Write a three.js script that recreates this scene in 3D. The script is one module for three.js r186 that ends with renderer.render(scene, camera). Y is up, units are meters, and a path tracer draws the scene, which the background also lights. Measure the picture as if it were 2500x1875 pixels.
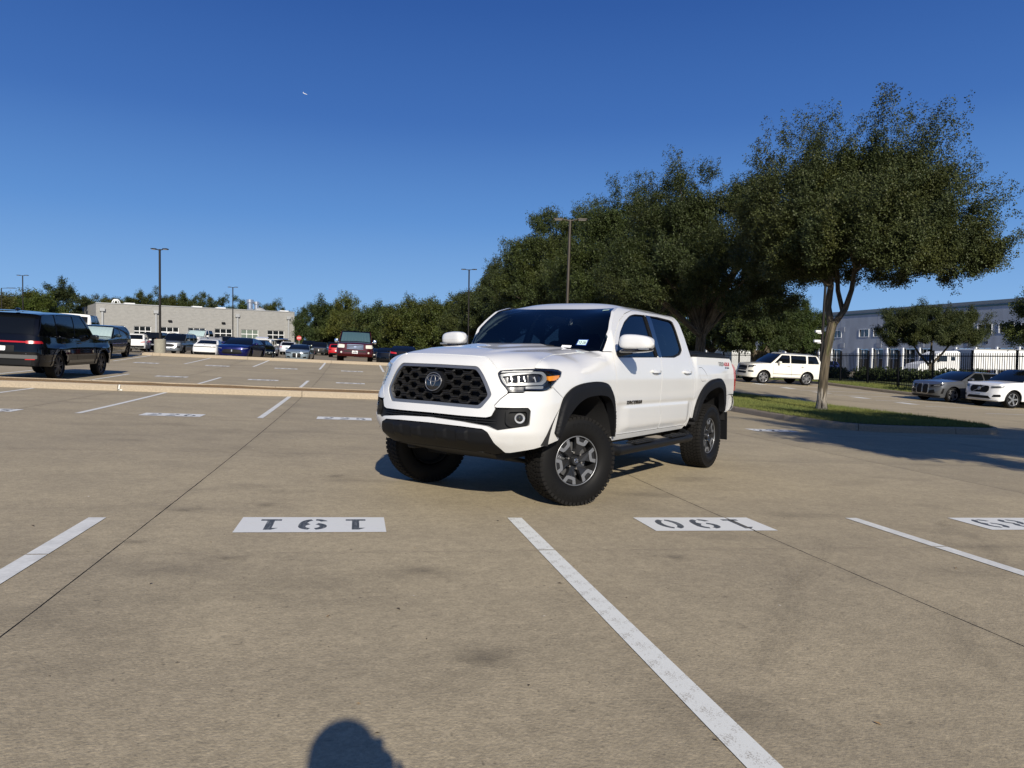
import * as THREE from 'three';
import { RoundedBoxGeometry } from 'three/addons/geometries/RoundedBoxGeometry.js';
import { TextGeometry } from 'three/addons/geometries/TextGeometry.js';
import { FontLoader } from 'three/addons/loaders/FontLoader.js';
import { MarchingCubes } from 'three/addons/objects/MarchingCubes.js';
import { mergeGeometries, toCreasedNormals } from 'three/addons/utils/BufferGeometryUtils.js';

// ---------------------------------------------------------------- camera, sky, sun, exposure
const scene = new THREE.Scene();
const CAM = { h: 1.1362, yaw: 0.20739, pitch: 0.03803, roll: 0.01395, f: 1800 };
// grid coordinates used below: X to the right along the stall rows, Z away from the camera along the stall lines (three.js z = -Z)
const w3 = (X, y, Z) => new THREE.Vector3(X, y, -Z);
const fwdV = [Math.sin(CAM.yaw) * Math.cos(CAM.pitch), -Math.sin(CAM.pitch), Math.cos(CAM.yaw) * Math.cos(CAM.pitch)];
const right0 = [Math.cos(CAM.yaw), 0, -Math.sin(CAM.yaw)];
const up0 = [Math.sin(CAM.yaw) * Math.sin(CAM.pitch), Math.cos(CAM.pitch), Math.cos(CAM.yaw) * Math.sin(CAM.pitch)];
const cr = Math.cos(CAM.roll), sr = Math.sin(CAM.roll);
const rightV = right0.map((r, i) => cr * r + sr * up0[i]), upV = up0.map((u, i) => cr * u - sr * right0[i]);
const camera = new THREE.PerspectiveCamera(2 * Math.atan(937.5 / CAM.f) * 180 / Math.PI, 4 / 3, 0.05, 9000);
{
  const m = new THREE.Matrix4().makeBasis(w3(...rightV), w3(...upV), w3(...fwdV).negate());
  camera.quaternion.setFromRotationMatrix(m);
  camera.position.set(0, CAM.h, 0);
}
// survey ray: the X at which the photograph's column u (0..2500, at row v) stands at distance Z
const rayAt = (u, v) => [0, 1, 2].map(i => fwdV[i] + rightV[i] * (u - 1250) / CAM.f - upV[i] * (v - 937.5) / CAM.f);
const XatZ = (u, Z, v = 870) => { const d = rayAt(u, v); return d[0] / d[2] * Z; };

const SUN_ELEV = 27.3 * Math.PI / 180, SUN_AZ = -1 * Math.PI / 180;    // low behind the camera
const sunDir = new THREE.Vector3(Math.sin(SUN_AZ) * Math.cos(SUN_ELEV), Math.sin(SUN_ELEV), Math.cos(SUN_AZ) * Math.cos(SUN_ELEV));
const sun = new THREE.DirectionalLight(new THREE.Color(1.0, 0.92, 0.79), 5.0);
sun.position.copy(sunDir).multiplyScalar(150);
sun.castShadow = true; sun.shadow.mapSize.set(4096, 4096); sun.shadow.radius = 1;
Object.assign(sun.shadow.camera, { left: -70, right: 70, top: 70, bottom: -70, near: 1, far: 400 });
scene.add(sun, sun.target);
{
  // clear blue air: pale at the horizon, deep overhead, a soft aureole round the sun
  const w = 512, h = 256, d = new Float32Array(w * h * 4);
  const stops = [[0, .29, .50, .80], [4, .225, .43, .75], [10, .115, .282, .63], [17, .055, .160, .462], [25, .031, .103, .352], [40, .021, .075, .27], [90, .014, .052, .20]];
  for (let j = 0; j < h; j++) for (let i = 0; i < w; i++) {
    const el = ((j + .5) / h - .5) * 180, az = ((i + .5) / w) * 2 * Math.PI;
    let c;
    if (el < 0) c = [.20, .19, .17];
    else {
      let k = 0; while (k < stops.length - 2 && el > stops[k + 1][0]) k++;
      const a = stops[k], b = stops[k + 1], t = Math.min(1, (el - a[0]) / (b[0] - a[0]));
      c = [1, 2, 3].map(q => a[q] + (b[q] - a[q]) * t);
      const e = el * Math.PI / 180, dir = new THREE.Vector3(Math.cos(e) * Math.cos(az - Math.PI), Math.sin(e), Math.cos(e) * Math.sin(az - Math.PI));
      const g = Math.max(0, dir.dot(sunDir)), glow = .5 * Math.pow(g, 40) + .09 * Math.pow(g, 5);
      c = [c[0] + glow, c[1] + glow * .95, c[2] + glow * .85];
    }
    d.set([...c.map(q => q * .93), 1], (j * w + i) * 4);
  }
  const t = new THREE.DataTexture(d, w, h, THREE.RGBAFormat, THREE.FloatType);
  t.mapping = THREE.EquirectangularReflectionMapping; t.magFilter = t.minFilter = THREE.LinearFilter; t.wrapS = THREE.RepeatWrapping; t.needsUpdate = true;
  scene.background = t; scene.environment = t;
}
const renderer = new THREE.WebGLRenderer({ antialias: true });
renderer.toneMapping = THREE.LinearToneMapping;
renderer.toneMappingExposure = 1.1;
renderer.shadowMap.enabled = true;
// ---------------------------------------------------------------- helpers
const rng = seed => { let a = seed >>> 0; return () => { a |= 0; a = a + 0x6D2B79F5 | 0; let t = Math.imul(a ^ a >>> 15, 1 | a); t = t + Math.imul(t ^ t >>> 7, 61 | t) ^ t; return ((t ^ t >>> 14) >>> 0) / 4294967296; }; };
const lerp = (a, b, t) => a + (b - a) * t, clamp = (x, a, b) => Math.min(b, Math.max(a, x)), sstep = (a, b, x) => { const t = clamp((x - a) / (b - a), 0, 1); return t * t * (3 - 2 * t); };
const lin = (pts, x) => { if (x <= pts[0][0]) return pts[0][1]; for (let i = 1; i < pts.length; i++) if (x <= pts[i][0]) return lerp(pts[i - 1][1], pts[i][1], (x - pts[i - 1][0]) / (pts[i][0] - pts[i - 1][0])); return pts[pts.length - 1][1]; };
const hash2 = (x, y, s = 0) => { let n = Math.imul(x | 0, 374761393) + Math.imul(y | 0, 668265263) + Math.imul(s | 0, 974634777); n = Math.imul(n ^ n >>> 13, 1274126177); return ((n ^ n >>> 16) >>> 0) / 4294967296; };
const vnoise = (x, y, s = 0) => { const xi = Math.floor(x), yi = Math.floor(y), fx = x - xi, fy = y - yi, u = fx * fx * (3 - 2 * fx), v = fy * fy * (3 - 2 * fy); return lerp(lerp(hash2(xi, yi, s), hash2(xi + 1, yi, s), u), lerp(hash2(xi, yi + 1, s), hash2(xi + 1, yi + 1, s), u), v); };
const fbm = (x, y, s = 0, o = 4) => { let a = .5, t = 0, n = 0; for (let i = 0; i < o; i++) { t += a * vnoise(x, y, s + i * 17); n += a; x *= 2.03; y *= 2.03; a *= .5; } return t / n; };
const rgb = (r, g, b) => new THREE.Color().setRGB(r, g, b);
const std = (c, rough = .6, metal = 0, o = {}) => new THREE.MeshStandardMaterial({ color: Array.isArray(c) ? rgb(...c) : c, roughness: rough, metalness: metal, side: THREE.DoubleSide, ...o });
const phys = (c, rough, o = {}) => new THREE.MeshPhysicalMaterial({ color: Array.isArray(c) ? rgb(...c) : c, roughness: rough, side: THREE.DoubleSide, ...o });
const names = new Map();
const numbered = n => { const k = names.get(n) ?? 0; names.set(n, k + 1); return k ? `${n}_${String(k).padStart(3, '0')}` : n; };
const shade = m => { m.castShadow = m.receiveShadow = true; return m; };
function mesh(name, geo, mat, parent, label) {
  const m = shade(new THREE.Mesh(Array.isArray(geo) ? merge(geo) : geo, mat));
  m.name = parent ? name : numbered(name);
  if (label) m.userData.label = label;
  (parent ?? scene).add(m); return m;
}
function tag(o, label, category, group, kind) { o.userData.label = label; if (category) o.userData.category = category; if (group) o.userData.group = group; if (kind) o.userData.kind = kind; return o; }
function thing(name, label, category, group) { const g = new THREE.Group(); g.name = numbered(name); scene.add(g); return tag(g, label, category, group); }
const sub = (name, parent) => { const g = new THREE.Group(); g.name = name; parent.add(g); return g; };
function merge(list) {
  const l = list.map(g => { const q = g.index ? g.toNonIndexed() : g.clone(); for (const k of Object.keys(q.attributes)) if (!['position', 'normal', 'uv'].includes(k)) q.deleteAttribute(k); if (!q.attributes.normal) q.computeVertexNormals(); if (!q.attributes.uv) q.setAttribute('uv', new THREE.BufferAttribute(new Float32Array(q.attributes.position.count * 2), 2)); return q; });
  return mergeGeometries(l);
}
const box = (x, y, z, w, h, d) => { const g = new THREE.BoxGeometry(w, h, d); g.translate(x, y, z); return g; };
const rbox = (x, y, z, w, h, d, r = .01, s = 2) => { const g = new RoundedBoxGeometry(w, h, d, s, Math.min(r, w / 2.01, h / 2.01, d / 2.01)); g.translate(x, y, z); return g; };
const cyl = (x, y, z, r0, r1, h, n = 16, axis = 'y') => { const g = new THREE.CylinderGeometry(r1, r0, h, n); if (axis === 'x') g.rotateZ(-Math.PI / 2); if (axis === 'z') g.rotateX(Math.PI / 2); g.translate(x, y, z); return g; };
// a tapered tube through points [x, y, z, r]
function limb(pts, n = 8) {
  const P = [], N = [], U = [], I = [];
  let ref = new THREE.Vector3(0, 0, 1);
  const V = pts.map(p => new THREE.Vector3(p[0], p[1], p[2]));
  let len = 0;
  for (let i = 0; i < pts.length; i++) {
    const t = V[Math.min(i + 1, V.length - 1)].clone().sub(V[Math.max(i - 1, 0)]).normalize();
    if (i) len += V[i].distanceTo(V[i - 1]);
    const a = ref.clone().addScaledVector(t, -ref.dot(t)); if (a.lengthSq() < 1e-4) a.set(1, 0, 0).addScaledVector(t, -t.x); a.normalize(); ref = a;
    const b = t.clone().cross(a);
    for (let k = 0; k <= n; k++) {
      const q = k / n * 2 * Math.PI, d = a.clone().multiplyScalar(Math.cos(q)).addScaledVector(b, Math.sin(q));
      P.push(V[i].x + d.x * pts[i][3], V[i].y + d.y * pts[i][3], V[i].z + d.z * pts[i][3]); N.push(d.x, d.y, d.z); U.push(k / n * 2 * Math.PI * pts[0][3], len);
      if (i && k < n) { const o = (n + 1) * i + k, p = o - n - 1; I.push(p, p + 1, o, p + 1, o + 1, o); }
    }
  }
  const g = new THREE.BufferGeometry(); g.setAttribute('position', new THREE.Float32BufferAttribute(P, 3)); g.setAttribute('normal', new THREE.Float32BufferAttribute(N, 3)); g.setAttribute('uv', new THREE.Float32BufferAttribute(U, 2)); g.setIndex(I); return g;
}
// a grid patch: f(i/nu, j/nv) -> [x, y, z]
function patch(nu, nv, f) {
  const P = [], U = [], I = [];
  for (let i = 0; i <= nu; i++) for (let j = 0; j <= nv; j++) { P.push(...f(i / nu, j / nv)); U.push(i / nu, j / nv); if (i < nu && j < nv) { const a = i * (nv + 1) + j, b = a + nv + 1; I.push(a, b, a + 1, a + 1, b, b + 1); } }
  const g = new THREE.BufferGeometry(); g.setAttribute('position', new THREE.Float32BufferAttribute(P, 3)); g.setAttribute('uv', new THREE.Float32BufferAttribute(U, 2)); g.setIndex(I); g.computeVertexNormals(); return g;
}
// a sheet cut to outlines (outer loop and holes, in u, v) and bent by map(u, v, off) -> [x, y, z]; its edges turn in by `flange`
function sheet(loops, cell, map, flange = 0) {
  if (!Array.isArray(loops[0][0])) loops = [loops];
  if (!Array.isArray(cell)) cell = [cell, cell];
  const E = []; let u0 = 1e9, u1 = -1e9, v0 = 1e9, v1 = -1e9;
  for (const L of loops) for (let i = 0; i < L.length; i++) { const a = L[i], b = L[(i + 1) % L.length]; E.push([a[0], a[1], b[0], b[1]]); u0 = Math.min(u0, a[0]); u1 = Math.max(u1, a[0]); v0 = Math.min(v0, a[1]); v1 = Math.max(v1, a[1]); }
  const nu = Math.max(2, Math.ceil((u1 - u0) / cell[0])) + 1, nv = Math.max(2, Math.ceil((v1 - v0) / cell[1])) + 1;
  const du = (u1 - u0) / (nu - 1) , dv = (v1 - v0) / (nv - 1);
  u0 -= du * .137; v0 -= dv * .153; const NU = nu + 1, NV = nv + 1;
  const sd = new Float32Array(NU * NV);
  for (let i = 0; i < NU; i++) for (let j = 0; j < NV; j++) {
    const u = u0 + i * du, v = v0 + j * dv; let m = 1e9, ins = false;
    for (const [ax, ay, bx, by] of E) {
      const dx = bx - ax, dy = by - ay, l = dx * dx + dy * dy, t = l ? clamp(((u - ax) * dx + (v - ay) * dy) / l, 0, 1) : 0, ex = u - ax - dx * t, ey = v - ay - dy * t, q = ex * ex + ey * ey;
      if (q < m) m = q;
      if ((ay > v) !== (by > v) && u < dx * (v - ay) / dy + ax) ins = !ins;
    }
    m = Math.max(Math.sqrt(m), 1e-5); sd[i * NV + j] = ins ? m : -m;
  }
  const P = [], UV = [], I = [], key = new Map(), seg = [];
  const put = (k, u, v) => { let n = key.get(k); if (n === undefined) { n = P.length / 3; key.set(k, n); P.push(...map(u, v, 0)); UV.push(u, v); } return n; };
  const node = (i, j) => put(i * NV + j, u0 + i * du, v0 + j * dv);
  const cut = (i, j, k, l) => { if (k * NV + l < i * NV + j) [i, j, k, l] = [k, l, i, j]; const a = sd[i * NV + j], b = sd[k * NV + l], t = a / (a - b); return put(`${i * NV + j},${k * NV + l}`, u0 + (i + (k - i) * t) * du, v0 + (j + (l - j) * t) * dv); };
  for (let i = 0; i < NU - 1; i++) for (let j = 0; j < NV - 1; j++) {
    const c = [[i, j], [i + 1, j], [i + 1, j + 1], [i, j + 1]], s = c.map(([a, b]) => sd[a * NV + b] > 0);
    if (!s.some(x => x)) continue;
    const poly = [], edge = [];
    for (let k = 0; k < 4; k++) { const a = c[k], b = c[(k + 1) % 4]; if (s[k]) { poly.push(node(...a)); edge.push(false); } if (s[k] !== s[(k + 1) % 4]) { poly.push(cut(...a, ...b)); edge.push(true); } }
    for (let k = 1; k < poly.length - 1; k++) I.push(poly[0], poly[k], poly[k + 1]);
    if (flange) for (let k = 0; k < poly.length; k++) { const l = (k + 1) % poly.length; if (edge[k] && edge[l]) seg.push([poly[k], poly[l]]); }
  }
  const g = new THREE.BufferGeometry();
  g.setAttribute('position', new THREE.Float32BufferAttribute(P, 3)); g.setAttribute('uv', new THREE.Float32BufferAttribute(UV, 2)); g.setIndex(I); g.computeVertexNormals();
  if (!flange || !seg.length) return g;
  const FP = [], FU = [], FI = [], fk = new Map();
  const fp = (n, d) => { const k = n * 2 + d; let q = fk.get(k); if (q === undefined) { q = FP.length / 3; fk.set(k, q); FP.push(...(d ? map(UV[n * 2], UV[n * 2 + 1], -flange) : [P[n * 3], P[n * 3 + 1], P[n * 3 + 2]])); FU.push(UV[n * 2], UV[n * 2 + 1]); } return q; };
  for (const [a, b] of seg) { const p = fp(a, 0), q = fp(b, 0), r = fp(a, 1), t = fp(b, 1); FI.push(p, r, q, q, r, t); }
  const f = new THREE.BufferGeometry(); f.setAttribute('position', new THREE.Float32BufferAttribute(FP, 3)); f.setAttribute('uv', new THREE.Float32BufferAttribute(FU, 2)); f.setIndex(FI); f.computeVertexNormals();
  return merge([g, f]);
}
// round the corners of a polygon (radius r, or third entry of a point)
function round(pts, r = .02, n = 5) {
  const out = [];
  for (let i = 0; i < pts.length; i++) {
    const p = pts[i], a = pts[(i + pts.length - 1) % pts.length], b = pts[(i + 1) % pts.length], q = p[2] ?? r;
    const da = Math.hypot(a[0] - p[0], a[1] - p[1]), db = Math.hypot(b[0] - p[0], b[1] - p[1]), k = Math.min(q, da * .45, db * .45);
    if (k < 1e-4) { out.push([p[0], p[1]]); continue; }
    const A = [p[0] + (a[0] - p[0]) / da * k, p[1] + (a[1] - p[1]) / da * k], B = [p[0] + (b[0] - p[0]) / db * k, p[1] + (b[1] - p[1]) / db * k];
    for (let t = 0; t <= n; t++) { const s = t / n; out.push([(1 - s) * (1 - s) * A[0] + 2 * s * (1 - s) * p[0] + s * s * B[0], (1 - s) * (1 - s) * A[1] + 2 * s * (1 - s) * p[1] + s * s * B[1]]); }
  }
  return out;
}
const mir = p => [...p, ...p.filter(q => q[0] > 1e-6).map(q => [-q[0], ...q.slice(1)]).reverse()];   // half outline -> whole, mirrored in u
const flip = p => p.map(q => [-q[0], ...q.slice(1)]);
const ell = (u, v, a, b, n = 28) => Array.from({ length: n }, (_, i) => [u + a * Math.cos(i / n * 2 * Math.PI), v + b * Math.sin(i / n * 2 * Math.PI)]);
function mirrorZ(g) { const q = g.index ? g.toNonIndexed() : g.clone(); const p = q.attributes.position, n = q.attributes.normal, u = q.attributes.uv; for (let i = 0; i < p.count; i++) { p.setZ(i, -p.getZ(i)); n.setZ(i, -n.getZ(i)); } for (let i = 0; i < p.count; i += 3) for (const a of [p, n, u]) if (a) { const s = a.itemSize; for (let k = 0; k < s; k++) { const t = a.array[(i + 1) * s + k]; a.array[(i + 1) * s + k] = a.array[(i + 2) * s + k]; a.array[(i + 2) * s + k] = t; } } return q; }
// a smooth curve through points, as arrays of position by arc length
function arcCurve(pts, mirrorStart = true, n = 24, mirrorEnd = false) {
  const sub2 = (a, b) => [2 * a[0] - b[0], 2 * a[1] - b[1]];
  const L = pts.length, Q = [mirrorStart ? [pts[1][0], -pts[1][1]] : sub2(pts[0], pts[1]), ...pts, mirrorEnd ? [pts[L - 2][0], -pts[L - 2][1]] : sub2(pts[L - 1], pts[L - 2])];
  const out = [];
  for (let i = 1; i < Q.length - 2; i++) {
    const [p0, p1, p2, p3] = [Q[i - 1], Q[i], Q[i + 1], Q[i + 2]], d = (a, b) => Math.sqrt(Math.hypot(a[0] - b[0], a[1] - b[1])) || 1e-6;
    const t1 = d(p0, p1), t2 = t1 + d(p1, p2), t3 = t2 + d(p2, p3), mix = (a, b, ta, tb, t) => [0, 1].map(k => (tb - t) / (tb - ta) * a[k] + (t - ta) / (tb - ta) * b[k]);
    for (let k = 0; k < n; k++) { const t = lerp(t1, t2, k / n), A = mix(p0, p1, 0, t1, t), B = mix(p1, p2, t1, t2, t), C = mix(p2, p3, t2, t3, t); out.push(mix(mix(A, B, 0, t2, t), mix(B, C, t1, t3, t), t1, t2, t)); }
  }
  out.push(pts[L - 1]);
  const S = [0]; for (let i = 1; i < out.length; i++) S.push(S[i - 1] + Math.hypot(out[i][0] - out[i - 1][0], out[i][1] - out[i - 1][1]));
  const at = s => { let lo = 0, hi = S.length - 1; if (s >= S[hi]) return out[hi]; while (hi - lo > 1) { const m = lo + hi >> 1; if (S[m] <= s) lo = m; else hi = m; } const t = (s - S[lo]) / (S[hi] - S[lo]); return [lerp(out[lo][0], out[hi][0], t), lerp(out[lo][1], out[hi][1], t)]; };
  return { pts: out, S, at, len: S[S.length - 1], sOfX: x => { for (let i = 1; i < out.length; i++) if (out[i][0] <= x && out[i][1] > .3) return S[i]; return S[S.length - 1]; }, sOfZ: z => { for (let i = 1; i < out.length; i++) if (out[i][1] >= z) return S[i]; return 0; } };
}
// canvas and noise textures
function canvasTex(w, h, draw, srgb = true) { const c = document.createElement('canvas'); c.width = w; c.height = h; const x = c.getContext('2d'); draw(x, w, h); const t = new THREE.CanvasTexture(c); if (srgb) t.colorSpace = THREE.SRGBColorSpace; t.anisotropy = 8; return t; }
function dataTex(n, f, srgb = false, m = n) {
  const d = new Uint8Array(n * m * 4);
  for (let j = 0; j < m; j++) for (let i = 0; i < n; i++) { const c = f(i, j); d.set(typeof c === 'number' ? [c, c, c, 255] : [...c, 255], (j * n + i) * 4); }
  const t = new THREE.DataTexture(d, n, m, THREE.RGBAFormat); t.wrapS = t.wrapT = THREE.RepeatWrapping; t.magFilter = THREE.LinearFilter; t.minFilter = THREE.LinearMipmapLinearFilter; t.generateMipmaps = true; if (srgb) t.colorSpace = THREE.SRGBColorSpace; t.needsUpdate = true; return t;
}
// noise that tiles over n cells
const tnoise = (x, y, p, s) => { const xi = Math.floor(x), yi = Math.floor(y), fx = x - xi, fy = y - yi, u = fx * fx * (3 - 2 * fx), v = fy * fy * (3 - 2 * fy), w = q => ((q % p) + p) % p; return lerp(lerp(hash2(w(xi), w(yi), s), hash2(w(xi + 1), w(yi), s), u), lerp(hash2(w(xi), w(yi + 1), s), hash2(w(xi + 1), w(yi + 1), s), u), v); };
const again = (t, x, y) => { const q = t.clone(); q.repeat.set(x, y); q.needsUpdate = true; return q; };

// ---------------------------------------------------------------- the lie of the land (surveyed from the markings): the lot falls to the right and rises away
function G(X, Z) {
  const Xc = X < -16 ? -16 + (X + 16) * .25 : Math.min(X, 34);
  Z = lerp(Z, Math.min(Z, 45), sstep(26, 34, X));
  let b;
  if (Z <= 41) { const q = Math.max(Z, -10); b = -.0144834 * q + .00069243 * q * q; }
  else b = lin([[41, .5702], [44, .53], [52, .42], [60, .31], [66, .34], [75, .52], [95, .75], [115, .95], [200, 1.0]], Z);
  return -.0324729 * Xc + b + .03 * Math.exp(-(((X - 3.6) / 1.6) ** 2) - ((Z - 9) / 1.8) ** 2);
}
const onG = (X, Z, dy = 0) => w3(X, G(X, Z) + dy, Z);
// stand a vehicle group on the ground: local x forward, y up; (X, Z) of the front axle, heading in degrees from +Z towards +X, wheelbase
function park(g, X, Z, deg, wb, dy = 0) {
  const a = deg * Math.PI / 180, fx = Math.sin(a), fz = Math.cos(a), rx = fz, rz = -fx;
  const F = onG(X, Z, dy), R = onG(X - fx * wb, Z - fz * wb, dy), gl = G(X - rx * .8 - fx * wb / 2, Z - rz * .8 - fz * wb / 2), gr = G(X + rx * .8 - fx * wb / 2, Z + rz * .8 - fz * wb / 2);
  const f = F.clone().sub(R).normalize(), r = w3(rx, (gr - gl) / 1.6, rz); r.addScaledVector(f, -r.dot(f)).normalize();
  const u = r.clone().cross(f).normalize();
  g.position.copy(F); g.quaternion.setFromRotationMatrix(new THREE.Matrix4().makeBasis(f, u, r)); return g;
}
// ---------------------------------------------------------------- ground, slabs, markings, kerbs
const concTex = dataTex(1024, (i, j) => {
  const x = i / 1024, y = j / 1024;
  const fine = hash2(i, j, 3), mid = tnoise(x * 256, y * 256, 256, 5), co = tnoise(x * 64, y * 64, 64, 9), broom = tnoise(x * 24, y * 420, 1 << 20, 11);
  let v = 226 + (fine - .5) * 26 + (mid - .5) * 30 + (co - .5) * 18 + (broom - .5) * 8;
  const peb = tnoise(x * 128, y * 128, 128, 21); if (peb > .86) v += 22 * (peb - .86) / .14; if (peb < .10) v -= 46 * (.10 - peb) / .10;
  v = clamp(v, 60, 255); return [v, v * .995, v * .985];
}, true);
const concBump = dataTex(512, (i, j) => clamp(128 + (hash2(i, j, 3) - .5) * 90 + (tnoise(i / 4, j / 4, 128, 5) - .5) * 110 + (tnoise(i / 16, j / 2.2, 1 << 20, 8) - .5) * 50, 0, 255));
concTex.repeat.set(1 / 2.2, 1 / 2.2); concBump.repeat.set(1 / 1.1, 1 / 1.1);
const M = {};
M.concrete = std([1, 1, 1], .86, 0, { vertexColors: true, map: concTex, bumpMap: concBump, bumpScale: .0022 });
M.soil = std([.05, .045, .04], 1);
// colour of the cast concrete itself at a place: mottled tan and grey cement, old oil and tyre marks
function concreteAt(X, Z, s) {
  const n = fbm(X * .35, Z * .5, 31, 4), m = fbm(X * 1.7, Z * 2.6, 57, 4), f = fbm(X * 6, Z * 9, 91, 3);
  const t = clamp(.5 + (n - .5) * 1.3 + (m - .5) * .8, 0, 1), k = (.90 + (f - .5) * .14 + (m - .5) * .12) * s;
  const c = [lerp(.475, .55, t), lerp(.40, .462, t), lerp(.270, .304, t)];
  const st = fbm(X * 1.1 + 40, Z * 3.1, 77, 4); const d = st > .62 ? 1 - (st - .62) * .9 : 1;
  return c.map(v => v * k * d);
}
const paveRoot = new THREE.Group(); paveRoot.name = 'parking_lot_pavement'; scene.add(paveRoot); tag(paveRoot, 'tan concrete parking lot cast in large jointed slabs', 'pavement', null, 'structure');
const XJ = k => -1.365 + 4.291 * k, ZJ = k => 4.47 + 4.55 * k;
{
  // the ground sheet, out to the horizon
  const xs = [], zs = [];
  for (let x = -400; x <= 400; x += Math.abs(x) < 60 ? 3 : 20) xs.push(x);
  for (let z = -120; z <= 700; z += z > -20 && z < 130 ? 3 : 20) zs.push(z);
  const P = [], C = [], U = [], I = [];
  xs.forEach((X, i) => zs.forEach((Z, j) => {
    P.push(X, G(X, Z) - .03, -Z); U.push(X, Z);
    const c = concreteAt(X, Z, .62); C.push(...c);
    if (i && j) { const a = i * zs.length + j, b = a - zs.length; I.push(b - 1, a - 1, b, b, a - 1, a); }
  }));
  const g = new THREE.BufferGeometry(); g.setAttribute('position', new THREE.Float32BufferAttribute(P, 3)); g.setAttribute('color', new THREE.Float32BufferAttribute(C, 3)); g.setAttribute('uv', new THREE.Float32BufferAttribute(U, 2)); g.setIndex(I); g.computeVertexNormals();
  tag(mesh('ground', g, M.concrete), 'wide tan paved ground stretching to the tree line', 'ground', null, 'structure');
}
function slab(x0, x1, z0, z1, cell, tone) {
  const nx = Math.ceil((x1 - x0) / cell), nz = Math.ceil((z1 - z0) / cell), gap0 = .0035;
  const P = [], C = [], U = [], I = [];
  for (let i = 0; i <= nx; i++) for (let j = 0; j <= nz; j++) {
    const gap = gap0 + (vnoise(i * .7 + x0, j * .7 + z0, 19) - .4) * .004, X = lerp(x0 + gap, x1 - gap, i / nx), Z = lerp(z0 + gap * .6, z1 - gap * .6, j / nz);
    const e = i === 0 || j === 0 || i === nx || j === nz;
    P.push(X, G(X, Z), -Z); C.push(...concreteAt(X, Z, tone * (e ? .93 : 1))); U.push(X, Z);
    if (i && j) { const a = i * (nz + 1) + j, b = a - nz - 1; I.push(b - 1, a - 1, b, b, a - 1, a); }
  }
  const n0 = P.length / 3, rim = [];
  for (let i = 0; i < nx; i++) rim.push(i * (nz + 1)); for (let j = 0; j < nz; j++) rim.push(nx * (nz + 1) + j); for (let i = nx; i > 0; i--) rim.push(i * (nz + 1) + nz); for (let j = nz; j > 0; j--) rim.push(j);
  rim.forEach((v, k) => { for (const d of [0, .05]) { P.push(P[v * 3], P[v * 3 + 1] - d, P[v * 3 + 2]); C.push(.16, .14, .12); U.push(U[v * 2], U[v * 2 + 1] + d); } const a = n0 + k * 2, b = n0 + (k + 1) % rim.length * 2; I.push(a, a + 1, b, b, a + 1, b + 1); });
  const g = new THREE.BufferGeometry(); g.setAttribute('position', new THREE.Float32BufferAttribute(P, 3)); g.setAttribute('color', new THREE.Float32BufferAttribute(C, 3)); g.setAttribute('uv', new THREE.Float32BufferAttribute(U, 2)); g.setIndex(I);
  const q = g.toNonIndexed(); q.computeVertexNormals(); return toCreasedNormals(q, .5);
}
{
  const r = rng(5);
  for (let k = -5; k < 7; k++) for (let l = -3; l < 9; l++) {
    const x0 = XJ(k), x1 = k === 6 ? 28.2 : XJ(k + 1), z0 = ZJ(l), z1 = ZJ(l + 1), cx = (x0 + x1) / 2, cz = (z0 + z1) / 2;
    const near = Math.hypot(cx, cz - 3) < 9;
    const s = mesh('concrete_slab', slab(x0, x1, z0, z1, near ? .07 : Math.hypot(cx, cz) < 18 ? .2 : .5, .955 + r() * .09), M.concrete, paveRoot);
  }
}
// paint
const wornTex = dataTex(512, (i, j) => { const n = .55 * tnoise(i / 8, j / 8, 64, 41) + .45 * hash2(i >> 1, j >> 1, 43), m = tnoise(i / 64, j / 64, 8, 47), w = n + m * .5; const t = sstep(.96, 1.2, w) * .75; return [lerp(232, 128, t), lerp(233, 118, t), lerp(228, 104, t)]; }, true);
wornTex.repeat.set(1 / .3, 1 / .3);
const freshTex = dataTex(256, (i, j) => { const n = tnoise(i / 6, j / 6, 1 << 20, 61), m = tnoise(i / 32, j / 32, 8, 63), v = 236 - n * 14 - m * 14; return [v, v, v * .985]; }, true);
freshTex.repeat.set(1 / .7, 1 / .7);
M.worn = std([.93, .93, .90], .7, 0, { map: wornTex }); M.paint = std([.93, .93, .90], .7, 0, { map: freshTex });
const splits = (a, b, J) => { const o = [a]; for (let k = -12; k < 14; k++) { const j = J(k); if (j > a + .02 && j < b - .02) o.push(j); } o.push(b); return o; };
// a painted rectangle lying on the slabs, broken where it crosses their joints
function painted(x0, x1, z0, z1, lift = .004, uvBox = null) {
  const xs = splits(x0, x1, XJ), zs = splits(z0, z1, ZJ), list = [];
  for (let a = 0; a < xs.length - 1; a++) for (let b = 0; b < zs.length - 1; b++) {
    const p = a ? xs[a] + .007 : xs[a], q = a < xs.length - 2 ? xs[a + 1] - .007 : xs[a + 1], s = b ? zs[b] + .007 : zs[b], t = b < zs.length - 2 ? zs[b + 1] - .007 : zs[b + 1];
    const nz = Math.max(1, Math.ceil((t - s) / .4)), nx = Math.max(1, Math.ceil((q - p) / .4));
    const g = patch(nx, nz, (i, j) => { const X = lerp(p, q, i), Z = lerp(s, t, j); return [X, G(X, Z) + lift, -Z]; });
    const U = g.attributes.uv; for (let i = 0; i < U.count; i++) { const X = lerp(p, q, U.getX(i)), Z = lerp(s, t, U.getY(i)); uvBox ? U.setXY(i, (X - x0) / (x1 - x0), (Z - z0) / (z1 - z0)) : U.setXY(i, X, Z); }
    list.push(g);
  }
  return list.length > 1 ? merge(list) : list[0];
}
const XL = k => 1.178 + 2.898 * k;
const marks = (geo, mat, label) => { const m = mesh('stall_line', geo, mat); return tag(m, label, 'marking', 'painted stall lines', 'structure'); };
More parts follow.
